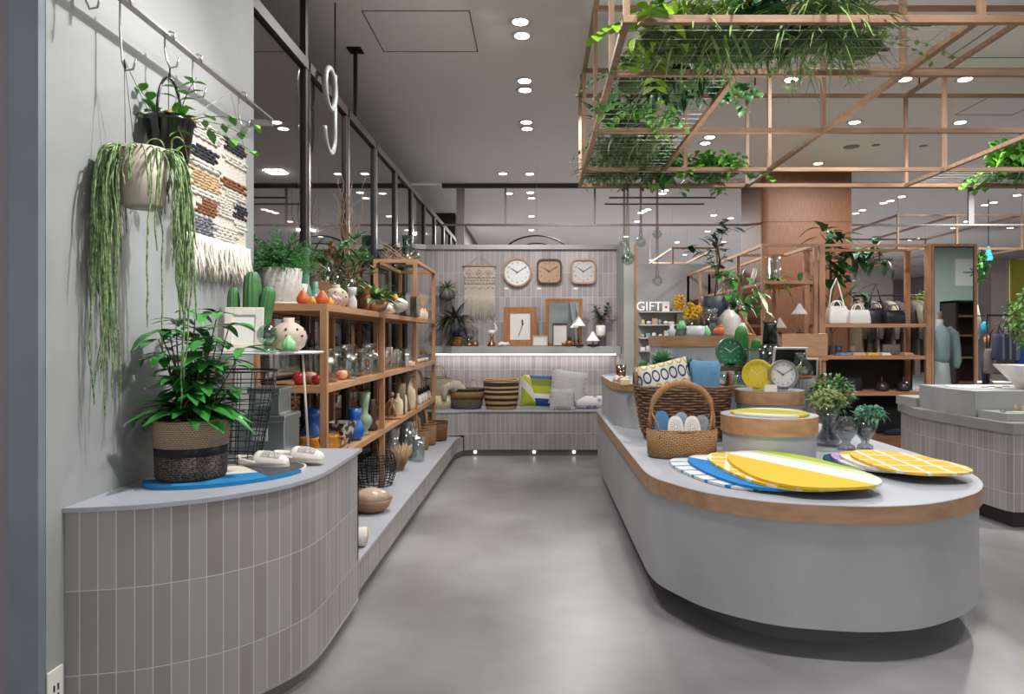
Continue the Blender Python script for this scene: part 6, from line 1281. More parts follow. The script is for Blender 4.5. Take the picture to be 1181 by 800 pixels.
# ================================================================ plants on the hanging frame
HZ=2.795+.028
def clump(label,cx,cy,rx,ry,n,L,w,mat,ze=(-.2,1),curl=(.2,1.0),trail=0,tm=None,zz=.12,nm='frame_plant',fern=0):
    n=int(n*1.7); zz*=1.5
    t=T(nm,label,'plant',(cx,cy,HZ)); b=MB()
    for i in range(n):
        a=rv(0,2*PI); q=rv(0,1)**.5; p=Vector((rx*q*cos(a),ry*q*sin(a),rv(.015,zz))); d=rdir(ze); 
        b.leaf(p,d,(0,0,1) if abs(d.z)<.95 else (1,0,0),L*rv(.6,1.15),w*rv(.7,1.1),rv(*curl),4,.25)
    if fern:
        for i in range(fern):
            a=rv(0,2*PI); q=rv(0,1)**.5; fernmass(b,(rx*q*cos(a),ry*q*sin(a),.05),1,(.15,.3),.2,(-.2,.8),.004,18,.16,.03)
    b.build('leaves',mat,t)
    if trail:
        c=MB();s_=MB()
        for i in range(trail):
            a=rv(0,2*PI); pts=[Vector((0,0,.04))]+curve((rx*cos(a)*.95,ry*sin(a)*.95,.06),(cos(a),sin(a)*.6,.1),rv(.15,.34),.14,7,.12); branchleaf(c,s_,pts,w*1.3 if w>.02 else .03,w if w>.02 else .016,1,.0018,2)
        c.build('trailing_leaves',tm or mat,t); s_.build('trailing_stems',STG,t)
    b=MB(); b.lathe([(.0001,-.0),(.8,0),(1,.02),(.9,.05),(.0001,.055)],20,(0,0,0),rx*.85,ry*.85); b.build('moss_pad',M('moss','#3c5a2c',.95,0,.3,20,1,60),t)
    return t
FY=M('leaf_chart','#9fc234',.4,0,0,6,col2='#6f9f2a'); FS=M('leaf_striped','#a3bd6c',.5,0,0,12,col2='#5a8444'); FG=M('leaf_fine','#8aa763',.5,0,0,8,col2='#4f7040'); FD=M('leaf_deep','#2f5f38',.4,0,0,6,col2='#1f4428')
clump('bright yellow-green heart-leaved pothos at the near left corner of the hanging frame',.62,3.5,.12,.16,60,.10,.065,FY,(-.6,.5),(.3,.9),5,FY,.14)
clump('striped spider plant on the near bay of the hanging frame beside the pothos',.88,3.5,.20,.2,170,.24,.016,FS,(-.1,1),(.3,1.1),0,None,.14)
clump('dark broad-leaved calathea in the middle of the near bay of the hanging frame',1.12,3.45,.14,.16,70,.15,.06,FD,(-.1,1),(.3,.9),0,None,.25)
clump('spray of long arching grass leaves in the near bay of the hanging frame',1.42,3.5,.2,.2,260,.30,.013,FG,(-.1,.8),(.3,1.1),0,None,.14)
clump('fine leafy trailing creeper at the right end of the near bay',1.66,3.62,.16,.14,120,.05,.025,M('creeper','#8fae5c',.5,0,0,8,col2='#56803c'),(-.4,1),(.2,.7),16,None,.08)
clump('mossy bed of fine trailing greenery under the near bay',.98,3.68,.42,.12,520,.07,.014,FG,(-.6,.6),(.2,1.0),8,LG,.07)
clump('small leafy trailer at the left of the second bay of the hanging frame',.56,4.12,.1,.16,120,.05,.02,LP_,(-.5,.8),(.2,1),14,LP_,.1)
clump('dark green bushy foliage plant in the second bay of the hanging frame',.86,4.22,.2,.22,150,.13,.05,FD,(-.6,.9),(.2,.9),8,LG,.14)
clump('pale ivy sprig hanging low in the second bay of the hanging frame',.66,4.62,.07,.06,26,.06,.04,LB,(-.6,.6),(.2,.9),5,LB,.05)
clump('tall spiky bromeliad standing in the third bay of the hanging frame',.62,5.1,.1,.1,44,.32,.04,FD,(.3,1),(.1,.6),0,None,.06)
clump('second spiky bromeliad farther right in the third bay of the hanging frame',.88,5.25,.1,.1,40,.28,.035,FS,(.3,1),(.1,.6),0,None,.06)
clump('silvery fern bed filling the third bay of the hanging frame',.72,5.65,.25,.3,520,.12,.022,M('leaf_silver','#93ab84',.5,0,0,8,col2='#4f7048'),(-.3,.9),(.2,1.0),6,None,.1)
clump('dense dark grassy greenery in the farthest bay of the hanging frame',.66,6.4,.24,.24,420,.15,.018,FG,(-.4,.9),(.2,1),6,FG,.1)
clump('bushy mid green plant in the farthest bay of the hanging frame',1.1,6.4,.2,.22,200,.14,.05,LG,(-.3,1),(.2,.9),6,LG,.16)
clump('bright leafy ivy at the right end of the farthest bay',1.62,6.4,.28,.2,190,.09,.055,LB,(-.3,.8),(.2,.8),14,LB,.12)
clump('lush bright green foliage on the far right bay of the hanging frame',4.55,6.4,.35,.2,330,.15,.055,LB,(-.2,1),(.2,.9),8,LB,.2)
clump('dark grassy tuft beneath the bright foliage at far right',4.7,6.25,.3,.12,240,.22,.016,FG,(-.6,.5),(.3,1),0,None,.05)
# hanging glass bulbs on ropes
def bulb(label,px,py,D,r,top,plant=False,rope=True,g=None):
    x,y,z=P(px,py,D); t=T('hanging_glass_globe',label,'glass globe',(x,y,z),0,g)
    b=MB(); b.open=1; b.lathe([(.0001,-r)]+[(r*cos(a),r*sin(a)) for a in [-PI/2+PI*k/16 for k in range(1,14)]]+[(r*.3,r*1.05),(r*.32,r*1.25)],28); b.build('globe',GL,t)
    c=MB()
    for s in (-1,1): c.tube([(s*r*.28,0,r*1.2),(s*r*.15,0,r*1.8),(s*.006,0,top-z)],.0045,5)
    c.build('rope',M('rope_brown','#8a6f58',.9),t)
    if plant: b=MB(); leafmass(b,(0,0,0),r*.6,r*.6,r*.6,50,.04,.012); b.build('air_plant',LG,t)
    return t
tz=2.795
bulb('largest hanging glass globe with a small air plant inside, on brown rope',724,298,6.6,.066,tz,True)
bulb('small clear glass globe hanging just above the largest one',720,281,6.72,.045,tz)
bulb('clear glass globe hanging right of the pair with the air plant',739,279,6.7,.05,tz)
bulb('clear glass globe on the longest doubled rope, upper position',758,270,6.68,.045,tz)
bulb('lowest clear glass globe hanging in front of the gift wall',758,324,6.62,.05,tz)
# ================================================================ gift wall shelves
GX0,GX1=1.74,2.38
gs=T('gift_shelving','set of thin pale shelves fixed to the grey gift wall','shelf',(0,0,0)); PS=M('pale_shelf','#c4c1bb',.5)
gz=[Z(py,11.9) for py in (359,374,389,404,419)]
for i,z in enumerate(gz): MB().box(GX0,GX1+(.12 if i==0 else 0),11.78,11.995,z-.02,z).build('shelf_board',PS,gs)
MB().box(GX1,GX1+.25,11.8,11.99,0,gz[0]-.021).build('side_panel',M('olive_panel','#6c705a',.7),gs)
gt=T('gift_sign','white raised letters reading GIFT standing on the top gift shelf','sign',(X(748.5,11.85),11.85,gz[0])); text('letters','GIFT',.215,M('sign_lit','#f2f0ec',.5,emit=.35),gt,(0,0,.08),(PI/2,0,0),.012)
b=MB(); b.box(-.058,.058,-.03,.03,0,.165); gc=b.build('gift_box',WHITE,None,(X(768,11.84),11.86,gz[0])); tag(gc,'white gift box with a red dot beside the raised letters','box'); MB().lathe([(.0001,0),(.022,0),(.022,.003),(.0001,.003)],16,mx=Matrix.Rotation(PI/2,4,'X')).build('red_dot',M('red_dot','#c8364a',.6),gc,(0,-.031,.07))
cols=['#e4ded3','#d8d3cc','#e0c58a','#c9cfd2','#b8a48c','#8aa0ae','#efeae4']
for zi in (1,2,3):
    for k in range(6):
        x=GX0+.06+.1*k+rv(-.01,.01); s=rv(.03,.045); m=M('gift_%d'%((zi*2+k)%7),cols[(zi*2+k)%7],.6)
        lab='small pale homeware item, %s on the %s gift shelf'%(('first from left','second from left','third from left','third from right','second from right','rightmost')[k],('','upper','middle','lower')[zi])
        if (k+zi)%3==0: b=MB(); b.box(-s,s,-.04,.04,0,rv(.05,.12)); o=b.build('small_box',m,None,(x,11.88,gz[zi]),bevel=.004)
        elif (k+zi)%3==1: b=MB(); b.lathe([(.0001,0),(s*.7,0),(s,.02),(s*.8,.07),(s*.6,.08)],16); o=b.build('small_cup',m,None,(x,11.88,gz[zi]))
        else: b=MB(); b.ball((0,0,.03),.03,12,8,s/.03,1,1); o=b.build('small_pouch',m,None,(x,11.88,gz[zi]))
        tag(o,lab,'homeware','homeware on the gift shelves')
# ferns on small far frame
t=T('frame_fern','dark fern sitting on the small distant oak frame','plant',(X(777,13.4)+.0,13.5,Z(352,13.4)+.25)); spiky(t,160,.55,.07,LD,.05,(-.3,1),(.3,1.0)); b=MB(); b.box(-.3,.5,-.15,.15,-.06,.0); b.build('planter_box',OAKX,t)
t['label']='dark bushy fern in an oak trough beneath the small distant frame'
# ================================================================ display rack goods
def rack(px,D,z,lab,cat,prof,mat,s=1,nm='vase',tk=None): return L1(nm,lab,cat,[(r*s,zz*s) for r,zz in prof],mat,(X(px,D),D,z),24,op=1)
bottle('clear glass jar upside down behind the curly leaves on the top rack shelf','glass jar',gcy,GL,(X(893,8.5),8.5,1.9905),n=24,name='glass_jar',scale=1.1)
t=T('air_plant','large curly pale green air plant on the top rack shelf','plant',(X(893,8.25)+.03,8.25,1.9905)); spiky(t,46,.22,.035,LY,.03,(-.05,.9),(.6,1.6))
t=T('glass_bird','small clear and grey figurine at the left end of the top rack shelf','ornament',(X(873,9.0),9.3,1.9905)); MB().tube([(-.08,0,.03),(-.03,0,.06),(.03,0,.1),(.05,0,.2)],[.01,.04,.04,.015],12).build('body',GLD,t)
LWZ=1.0555
ob=MB().box(-.245,.245,-.2,.2,0,.245); tag(ob.build('oak_riser',wood('riser','#c08a62','#ab764f',0),None,(X(921,7.6),7.62,Z(411,7.42)),bevel=.004),'plain oak riser box carrying the pleated lamp','box')
rsb=T('oak_stand','oak stand under the riser box at the left of the bag shelf','stand',(X(920,7.6),7.62,0)); rz_=Z(411,7.42)
MB().box(-.32,.25,-.22,.22,rz_-.04,rz_-.001).build('top',OX2,rsb)
for sx_ in (-.3,.2):
    for sy_ in (-.2,.17): MB().box(sx_,sx_+.035,sy_,sy_+.03,0,rz_-.041).build('leg',OZ2,rsb)
lz=Z(411,7.42)+.2455
PLT=M('shade_pleat','#b9b6b4',.8,emit=.1)
tlamp('slender brass table lamp with a pleated grey cone shade on the riser box',(X(923,7.5),7.52,lz),1.0,BLACK,M('brass','#b98f4c',.3,.8),.25,.085,.12,PLT)
tlamp('short table lamp with a grey cone shade left of the riser box',(X(903,7.4)-.0,7.5,lz-.0),.8,BLACK,M('brass','#b98f4c',.3,.8),.10,.075,.11,M('shade_grey','#a9a39c',.8))
# things on left receding shelves
for i,(px,D,z,h,c) in enumerate(((862,9.3,1.99,.0,'#efe9df'),(812,11.3,1.5,.3,'#e7e3dc'),(829,10.6,1.5,.32,'#d7b640'),(846,9.6,1.5,.28,'#3f6aa8'),(838,10.1,1.5,.25,'#d8cfc6'),(857,9.5,1.5,.3,'#d6b49a'),(812,11.3,1.03,.25,'#b9a48a'))):
    if h: tag(MB().lathe([(.0001,0),(.07,0),(.08,.03),(.07,h*.6),(.035,h*.8),(.03,h),(.0001,h)],20).build('display_bottle',M('disp%d'%i,c,.5),None,(2.62+.17,D,z+.0005)),'%s bottle on the receding oak rack beside the column'%('','farthest white','yellow','blue','pale','blush','tan lower')[i],'bottle')
fl=T('paper_scroll','rolled white paper standing on the rack before the column','paper roll',(2.78,9.05,1.9905)); MB().tube([(0,0,0),(.06,0,.24)],.03,12).build('roll',M('paper_w','#ded8d0',.8),fl)
# ================================================================ bag shelf goods
WBG=M('leather_white','#ecebea',.5,0,.05,9,.15,14); BBG=M('leather_black','#1c1f28',.35,0,.15,9,.1,14)
def handbag(label,loc,w,d,h,m,rz=0,strap=0,hl=2,taper=.85,g=None):
    t=T('handbag',label,'bag',loc,rz); b=MB(); vs=[];fs=[]; lv=[(0,1),(.1,1.03),(.5,1.0),(.85,(1+taper)/2),(1.0,taper)]
    for zt_,q in lv:
        for (x,y) in rrect(-w/2*q,w/2*q,-d/2*(q if zt_<.9 else .55),d/2*(q if zt_<.9 else .55),.02,3): vs.append((x,y,zt_*h))
    n=16
    for i in range(len(lv)-1):
        for k in range(n): l=(k+1)%n; fs.append((i*n+k,i*n+l,(i+1)*n+l,(i+1)*n+k))
    fs.append(tuple(range(n))[::-1]); fs.append(tuple((len(lv)-1)*n+k for k in range(n))); b.add(vs,fs); b.build('body',m,t)
    MB().box(-w*.5*taper,w*.5*taper,-d*.3,d*.3,h-.002,h+.008).build('zip_band',m,t,bevel=.003)
    for y in (-.03,.03)[:hl]: MB().tube([(-.06,y,h-.03)]+[(-.06*cos(a),y,h+.075*sin(a)) for a in [k*PI/12 for k in range(13)]]+[(.06,y,h-.03)],.006,7).build('handle',m,t)
    if strap: MB().tube([(-w*.42,0,h-.02),(-w*.3,0,h+strap*.6),(-w*.02,0,h+strap),(w*.12,0,h+strap*.7),(w*.42,0,h-.02)],.008,6).build('shoulder_strap',m,t)
    return t
handbag('white leather tote with a long shoulder strap, leftmost on the bag shelf',(X(966,8.2),8.22,1.4955),.23,.14,.2,WBG,0,.34)
handbag('smaller boxy white leather handbag right of the white tote',(X(989.5,8.15),8.15,1.4955),.25,.13,.155,WBG,0)
handbag('black leather bucket bag with tall strap behind the boxy black bag',(X(1012,8.25),8.28,1.4955),.2,.13,.18,BBG,0,.3)
handbag('boxy black leather handbag at the right of the bag shelf',(X(1031,8.15),8.15,1.4955),.225,.12,.15,BBG,0,taper=.97)
SZ2=1.1255
for i,(px,c,r,h) in enumerate(((954,'#15161a',.035,.11),(967,'#2a3440',.04,.11),(983,'#6a6552',.04,.11))): L1('candle_tin','%s cylinder candle on the second bag shelf'%('black','slate blue','olive')[i],'candle',[(.0001,0),(r,0),(r,h),(r*.9,h),(r*.9,h-.015),(.0001,h-.015)],M('tin%d'%i,c,.5),(X(px,8.25),8.25,SZ2),24)
for i,(px,w_,c) in enumerate(((973,.15,'#6f87a6'),(988,.16,'#c9a98c'),(1004,.15,'#d8b03a'),(1019,.11,'#e3ded8'),(1045,.12,'#b39878'))):
    b=MB(); b.box(-w_/2,w_/2,-.1,.1,0,.014).box(-w_/2+.01,w_/2-.012,-.095,.095,.014,.03); tag(b.build('folded_pouch',M('pouch%d'%i,c,.8),None,(X(px,8.13),8.15,SZ2),bevel=.006),'folded %s cloth pouch lying on the second bag shelf'%('blue','peach','yellow','white','tan')[i],'pouch')
handbag('brown leather clutch bag on the second bag shelf',(X(1028.5,8.2),8.22,SZ2),.21,.06,.12,M('clutch_brown','#5e5047',.5),0,0,0,.95)
hl_=T('hourglass','black lantern stand with three glass tubes on the second bag shelf','ornament',(X(1005,8.3),8.34,SZ2)); b=MB()
for x in (-.02,0,.02): b.lathe([(.0001,.01),(.008,.01),(.008,.15),(.0001,.15)],10,(x,0,0))
b.build('glass_tubes',GLD,hl_); MB().box(-.035,.035,-.02,.02,0,.01).box(-.035,.035,-.02,.02,.15,.16).build('stand',BLACK,hl_)
SZ3=.7055; BKF=M('fabric_black','#0f0f12',.8)
handbag('long flat black bag lying at the left of the third bag shelf',(X(975,8.25),8.27,SZ3),.38,.12,.17,BKF,0,0,0,.97)
for i,(px) in enumerate((1017,1042)): 
    t=T('cloche','dark glass domed bell jar with a brass finial, %s on the third bag shelf'%('left','right')[i],'bell jar',(X(px,8.15),8.15,SZ3)); MB().lathe([(.075,0),(.08,.02),(.072,.07),(.045,.105),(.0001,.115)],28).build('dome',M('dome_dark','#2d2626',.2,coat=.3),t); MB().tube([(0,0,.112),(0,0,.18)],[.006,.002],8).build('finial',M('chrome','#d9dcde',.12,1),t)
handbag('large square black tote standing on the base of the bag shelf',(X(1026,8.3),8.32,.1955),.36,.16,.34,BKF,0,0,2,1.0)
handbag('second tall black bag at the left of the bag shelf base',(X(990,8.3),8.34,.1955),.24,.12,.36,M('fabric_black2','#1a1512',.85),0,0,0,1.0)
t=T('folded_cloth','folded navy cloth heap in front of the black tote','cloth',(X(1033,8.1),8.12,.1955)); b=MB(); b.ball((0,0,.02),.055,14,8,2.4,1.0,1.0); b.v=[(v[0],v[1],max(0,v[2])) for v in b.v]; b.build('cloth',M('navy_cloth','#252a3a',.9,0,.1,20,.5,60),t)
# tree behind the bag shelf
t=T('indoor_tree','tall broad-leaved tree growing behind the bag shelf','tree',(X(962,9.2),9.3,0)); MB().lathe([(.0001,0),(.16,0),(.2,.4),(.18,.4),(.0001,.36)],28).build('pot',M('dark_pot','#2b2724',.7),t)
s_=MB();b=MB(); s_.tube([(0,0,.36),(.03,0,1.0),(-.02,0,1.6),(.0,0,2.2),(-.05,0,2.7)],[.03,.025,.022,.018,.01],8)
for (px,py,n) in ((948,268,10),(960,272,12),(934,320,3),(936,330,3),(975,300,12),(990,290,12),(1008,282,8),(1020,293,5),(965,320,12),(985,335,8),(1000,355,7),(960,360,6),(978,350,6),(955,300,10)):
    x=X(px,9.2)-X(962,9.2); z=Z(py,9.2); s_.tube([(0,0,max(1.2,z-.35)),(x*.5,-.05,z-.1),(x,-.05,z)],.006,5)
    for k in range(n): b.leaf((x+rv(-.1,.1),rv(-.2,.1),z+rv(-.1,.08)),(rv(-1,1),rv(-1,.3),rv(-.5,.7)),(0,0,1),rv(.2,.32),rv(.09,.13),.4,5,.2)
b.build('leaves',LD,t); s_.build('trunk',STM,t)
# clothing rail behind the bag shelf
cr=T('clothes_rail','black clothes rail with garments behind the bag shelf','clothes rail',(0,0,0)); ry_,rz2=10.2,1.95
MB().tube([(X(985,ry_),ry_,rz2),(X(1120,ry_)-.3,ry_,rz2)],.012,8).build('rail',BLACK,cr)
for x in (X(985,ry_),X(1120,ry_)-.3): MB().tube([(x,ry_,0),(x,ry_,rz2)],.014,8).build('upright',BLACK,cr)
gcol=['#6f6353','#4a433d','#8b8272','#2b2928','#a39a8b','#4f4a48','#1f1d1d','#736a5c','#7d766e','#302d2c','#9a9280','#b8ad7d','#7a7470','#c9c6c2','#b4aca0']
x=X(988,ry_)
for i in range(15):
    L=rv(.8,1.15); m=M('cloth%d'%i,gcol[i],.9,0,.12,5); t=T('hanging_garment','x','garment',(x+.115*i,ry_,rz2-.02),0,'garments on the clothes rail')
    t['label']='garment number %d'%i
    nm=('taupe coat','brown jacket','stone coat','black coat','beige jacket','charcoal shirt','black dress','khaki coat','grey-brown coat','dark coat','sand cardigan','straw striped cardigan','warm grey jacket','pale grey coat','oatmeal coat')[i]
    t['label']='%s hanging on the black rail behind the bag shelf'%nm
    b=MB(); vs=[];fs=[]; lv=[(-.06,.02,.03),(-.1,.2,.05),(-.16,.23,.055),(-.5,.2,.05),(-L,.22,.06)]
    for z,hy,hx in lv:
        for k in range(16): a=2*PI*k/16; vs.append((hx*cos(a)*(1+.25*sin(a*5+z*4)),hy*sin(a),z))
    for j in range(4):
        for k in range(16): l=(k+1)%16; fs.append((j*16+k,j*16+l,(j+1)*16+l,(j+1)*16+k))
    fs.append(tuple(range(16))); b.add(vs,fs); b.build('body',m,t)
    c=MB(); c.tube([(0,0,-.05),(0,0,.0),(0,.015,.03),(0,0,.035),(0,-.012,.03)],.003,5); c.build('hanger_hook',M('hanger_wood','#8a5a38',.5),t)
    b=MB(); b.tube([(0,-.2,-.14),(.01,-.26,-.4),(.0,-.24,-.62)],[.045,.045,.035],8); b.build('sleeve',m,t)
# glass ware shelf behind bag shelf
gw=T('wall_shelf','oak shelf of pots behind the clothes rail','shelf',(0,0,0)); D=11; MB().box(X(1005,D),X(1072,D)+.2,D,D+.3,Z(368,D)-.05,Z(368,D)).build('shelf_board',OX2,gw); MB().box(X(1005,D),X(1072,D)+.2,D+.31,D+.35,Z(372,D)-.5,Z(330,D)-.4).build('back_panel',M('back_pale','#a09a94',.8),gw)
for xx in (X(1012,D),X(1072,D)): MB().box(xx,xx+.05,D+.1,D+.15,0,Z(368,D)-.051).build('post',OZ2,gw)
for i in range(9): L1('white_cup','white cup number','cup',[(.0001,0),(.05,0),(.06,.14),(.05,.14)],WHITE,(X(1028,D)+.12*(i%5),D+.08+.12*(i//5),Z(368,D)+.001+.0),16,'white cups on the rear oak shelf',op=1)['label']='white cup in the row on the oak shelf behind the clothes rail'
t=T('potted_plant','yellow-green round topiary in a white pot on the rear oak shelf','plant',(X(1062,D)+.1,D+.1,Z(368,D)+.001)); MB().lathe([(.0001,0),(.1,0),(.12,.25),(.0001,.25)],20).build('pot',WHITE,t); b=MB(); leafmass(b,(0,0,.33),.14,.12,.1,200,.06,.03); b.build('leaves',LY,t)
# ================================================================ mannequin and cabinet facing the mirror
mq=T('mannequin','headless mannequin in a pale blue sweatshirt and white trousers','mannequin',(6.45,4.9,0),PI)
MB().lathe([(.0001,0),(.22,0),(.22,.02),(.02,.03),(.015,.3),(.0001,.3)],28).build('stand',M('stand_white','#dcdcda',.5),mq)
b=MB(); b.tube([(0,0,1.62),(0,0,1.55),(0,0,1.48)],[.05,.05,.07],16); b.build('neck',M('mannequin_white','#e4e2de',.6),mq); MB().lathe([(.0001,1.62),(.03,1.62),(.022,1.66),(.035,1.72),(.02,1.75),(.0001,1.76)],20).build('neck_knob',OAKZ,mq)
sw=M('sweat_blue','#9db0b4',.9,0,.05,6); b=MB(); b.tube([(0,0,1.53),(0,0,1.48),(0,0,1.42),(0,0,1.2),(0,0,1.0),(0,0,.93)],[.06,.15,.2,.2,.19,.165],24,sq=.62)
for s in (-1,1): b.tube([(s*.13,0,1.46),(s*.22,0,1.38),(s*.27,.02,1.15),(s*.25,-.05,.95),(s*.22,-.08,.85)],[.07,.08,.07,.06,.04],14)
b.build('sweatshirt',sw,mq); b=MB(); b.tube([(0,0,.95),(0,0,.8),(0,0,.45),(0,0,.22)],[.16,.18,.21,.2],24,sq=.7); b.build('trousers',M('trouser_white','#cdd0cf',.9,0,.04,6),mq)
cbn=T('display_cabinet','dark red lit display cabinet reflected in the mirror','cabinet',(0,0,0)); cx0,cx1=7.55,8.6
MB().box(cx0,cx0+.05,3.0,3.5,0,2.0).box(cx1-.05,cx1,3.0,3.5,0,2.0).box(cx0,cx1,3.0,3.5,1.96,2.0).box(cx0,cx1,3.0,3.05,0,2.0).build('carcass',M('cab_dark','#2e1413',.5),cbn)
for z in (.5,.95,1.35,1.7): MB().box(cx0+.05,cx1-.05,3.05,3.5,z,z+.03).build('shelf_board',OX2,cbn)
st(MB().box(8,15.5,-2.2,-2.1,0,CZ).build('wall_behind',M('mint_wall','#aab8b0',.8)))
sgn=T('arrow_sign','white square sign with a black arrow on the pale wall behind','sign',(11.25,-2.09,3.02)); MB().box(-.35,.35,0,.01,-.35,.35).build('panel',WHITE,sgn); b=MB(); b.box(-.14,.16,.011,.014,-.015,.015); b.bar((.16,.0125,0),(.04,.0125,.11),.03,.003,up=(0,1,0)); b.bar((.16,.0125,0),(.04,.0125,-.11),.03,.003,up=(0,1,0)); b.build('arrow',BLACK,sgn)
# ================================================================ right counter goods
JT=.938; CW_=M('card_white','#e8e6e2',.6)
tag(MB().box(0,1.25,-.15,.15,0,.006).build('display_tray',CW_,None,(3.33,5.55,JT+.001)),'long white jewellery tray on the upper grey display block','tray')
tag(MB().box(0,1.2,-.03,.03,0,.006).build('display_tray',CW_,None,(3.36,5.0,.801)),'white jewellery tray on the lower front display block','tray')
for i,(px,D,z) in enumerate(((1135,5.45,JT+.0075),(1143,5.5,JT+.0075),(1151,5.42,JT+.0075),(1160,5.5,JT+.0075),(1158,5.0,.8075),(1164,4.99,.8075),(1170,5.01,.8075),(1176,5.0,.8075))):
    pos=('first','second','third','fourth')[i%4]; tb_='upper' if i<4 else 'lower'
    b=MB(); b.box(-.025,.025,-.015,.015,0,.004); 
    for k in range(3): b.tube([(.012*cos(a)+.015*(k-1),.012*sin(a),.006) for a in [j*2*PI/12 for j in range(12)]],.0018,5,closed=True)
    tag(b.build('jewellery_piece',M('silver','#b9bcc0',.2,.9),None,(X(px,D),D+.0,z)),'small silver jewellery piece, %s from the left on the %s tray'%(pos,tb_),'jewellery')
for i,px in enumerate((1171,1181)): bottle('tiny gold bottle on the lower jewellery block, %s'%('left one','right one at the frame edge')[i],'bottle',[(.0001,0),(.014,0),(.014,.03),(.004,.04),(.004,.06)],M('gold_pale','#c9b98f',.3,.6),(X(px,5.02),5.02,.8075),n=14)
mb=T('marble_bowl','angular white marble bowl standing on the upper display block','bowl',(X(1186,5.4),5.4,JT+.001)); b=MB(); b.open=1; b.lathe([(.0001,0),(.07,0),(.24,.185),(.225,.185),(.06,.02)],4,mx=Matrix.Rotation(PI/4,4,'Z')); b.build('bowl',M('marble_white','#d6d4cf',.3,0,.14,5),mb,smooth=False)
# bags, racks and tree beyond counter
D=9.0; rk2=T('bag_rack','black metal rail hung with tote bags beyond the right counter','rack',(0,0,0)); 
MB().tube([(X(1138,D),D,0),(X(1138,D),D,Z(363,D)),(X(1260,D),D,Z(363,D)),(X(1260,D),D,0)],.012,8).build('frame',BLACK,rk2); MB().tube([(X(1138,D),D+.4,0),(X(1138,D),D+.4,Z(363,D)),(X(1260,D),D+.4,Z(363,D)),(X(1260,D),D+.4,0)],.012,8).build('frame',BLACK,rk2)
def tote(label,px,py,w,h,m,st_m,D,sl=.28,rz=0):
    t=T('tote_bag',label,'bag',(X(px,D),D,Z(py,D)),rz); b=MB(); b.lathe([(.0001,-h),(.9,-h),(1.0,-h*.9),(.92,-.04),(.86,0)],28,(0,0,0),w/2,.07,se=3); b.build('body',m,t)
    for y in (-.05,.05): MB().tube([(-w*.22,y,-.05),(-w*.16,y,sl*.6),(0,y*.4,sl),(w*.16,y*.6,sl*.6),(w*.22,y,-.05)],.012,6,sq=.5).build('strap',st_m,t)
    return t
tote('taupe tote bag with dark straps hanging at the left of the bag rail',1150,402,.33,.32,M('tote_taupe','#8b817a',.85,0,.06,9),M('strap_dark','#4b484c',.8),8.95,.32)
tote('taupe tote bag with wide dark straps, front and lower',1163,408,.42,.26,M('tote_brown','#766c66',.85,0,.06,9),M('strap_dark','#4b484c',.8),8.90,.30)
tote('grey and navy striped tote bag beneath the bushy tree',1160,385,.34,.33,bands('stripe_tote',[(0,'#4a4f6b'),(.2,'#7d7f8a'),(.3,'#3a3d56'),(.5,'#83858d'),(.6,'#41465f'),(.8,'#7b7d86')],'X',3.5,.5,.85),M('strap_dark','#4b484c',.8),8.80,.2)
tote('bright blue tote bag at the right frame edge',1180,392,.26,.4,M('tote_blue','#2450a0',.85),M('strap_dark','#4b484c',.8),8.86,.2)
D=9.5
for i,(px,py,w,h,c,lab) in enumerate(((1131,375,.14,.16,'#2fa6c9','turquoise scarf'),(1134,390,.12,.14,'#d59b6a','peach scarf'),(1132,410,.16,.45,'#3a3f57','navy striped cloth'),(1136,440,.2,.25,'#6f7178','grey cloth'))):
    b=MB(); b.tube([(0,0,0),(0,0,-h*.3),(.01,0,-h)],[.02,w/2,w/2*.8],12,sq=.5); tag(b.build('hanging_scarf',M('scarf%d'%i,c,.85,0,.3,9),None,(X(px,D)+.05,D,Z(py,D)+.05)),'%s hanging in the narrow gap right of the mirror'%lab,'scarf')
wbx=tag(MB().box(-.3,.3,-.2,.2,0,Z(440,9.8)).build('white_plinth',M('pale_block','#bdbcba',.6),None,(X(1142,9.8),9.8,0),bevel=.004),'pale low plinth block beyond the right counter','plinth')
t=T('potted_tree','bushy light green indoor tree rising behind the right counter','tree',(X(1180,6.6),6.4,0)); MB().lathe([(.0001,0),(.15,0),(.2,.45),(.0001,.42)],28).build('pot',M('dark_pot','#2b2724',.7),t); s_=MB(); s_.tube([(0,0,.4),(0,0,1.2),(-.02,0,1.6)],[.025,.02,.012],8)
b=MB()
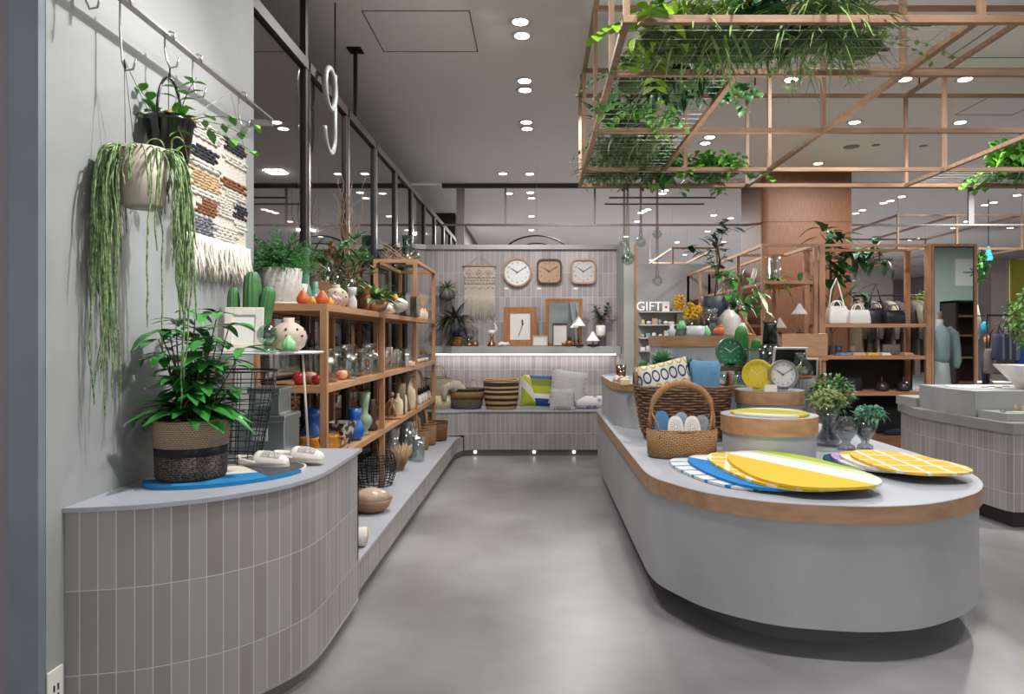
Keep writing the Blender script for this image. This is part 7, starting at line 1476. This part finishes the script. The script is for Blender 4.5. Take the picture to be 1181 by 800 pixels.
for i in range(9): d=rdir((.0,1)); s_.tube([(0,0,1.1),(d.x*.15,d.y*.12,1.3+d.z*.25)],.007,5)
leafmass(b,(.0,-.05,1.50),.30,.26,.30,900,.06,.035,(-.4,.9)); b.build('leaves',M('tree_green','#7fae54',.5,0,0,6,col2='#3f7434'),t); s_.build('trunk',STM,t)
# exit-like teal lamp on the far ceiling and frame plant
L1('teal_pendant','glowing teal glass pendant hanging from the distant oak frame','pendant',[(.0001,-.14),(.065,-.14),(.07,-.1),(.045,.0),(.02,.1),(.0001,.12)],M('teal_glow','#3fb8c4',.4,emit=1.2),(X(1140,12.5),12.5,Z(291,12.5)),24)
MB().bar((0,0,.12),(0,0,CZ-.022-Z(291,12.5)),.01).build('cord',BLACK,[o for o in COL.objects if o.name=='teal_pendant'][0])
t=T('frame_plant','small trailing plant on the distant oak frame beside the mirror','plant',(X(1128,11.9),11.9,Z(310,11.9)+.05)); b=MB(); leafmass(b,(0,0,0),.15,.1,.3,140,.12,.06); b.build('leaves',LG,t)

# keep goods inside the shelf edges and foliage off the walls
for o in COL.objects:
    if o.parent is None and 'label' in o and o.type in ('EMPTY','MESH') and -1.56<o.location.x<-1.0 and 3.75<o.location.y<7.6 and min(abs(o.location.z-z) for z in (S1,S2,S3))<.02:
        if o.location.x>-1.195:
            k=1.195/abs(o.location.x); o.location.x*=k; o.location.y=min(o.location.y*k,7.56)
def clamp(o,ax,lim,sgn):
    for c in [o]+list(o.children):
        if c.type!='MESH' or not c.data or c.data.users>1: continue
        off=o.location[ax] if c is not o else 0
        for v in c.data.vertices:
            w_=v.co[ax]+o.location[ax]
            if (w_-lim)*sgn>0: v.co[ax]=lim-o.location[ax]-sgn*R.uniform(0,.004)
for o in list(COL.objects):
    if o.parent is None and o.get('category')=='plant':
        if 7.9<o.location.y<8.3 and o.location.x<1: clamp(o,1,8.29,1)
        if o.location.x<-1.2 and o.location.y<3.6: clamp(o,0,-1.504,-1)
        if 3.6<o.location.y<7.7 and o.location.x<-1: clamp(o,0,-1.575,-1)
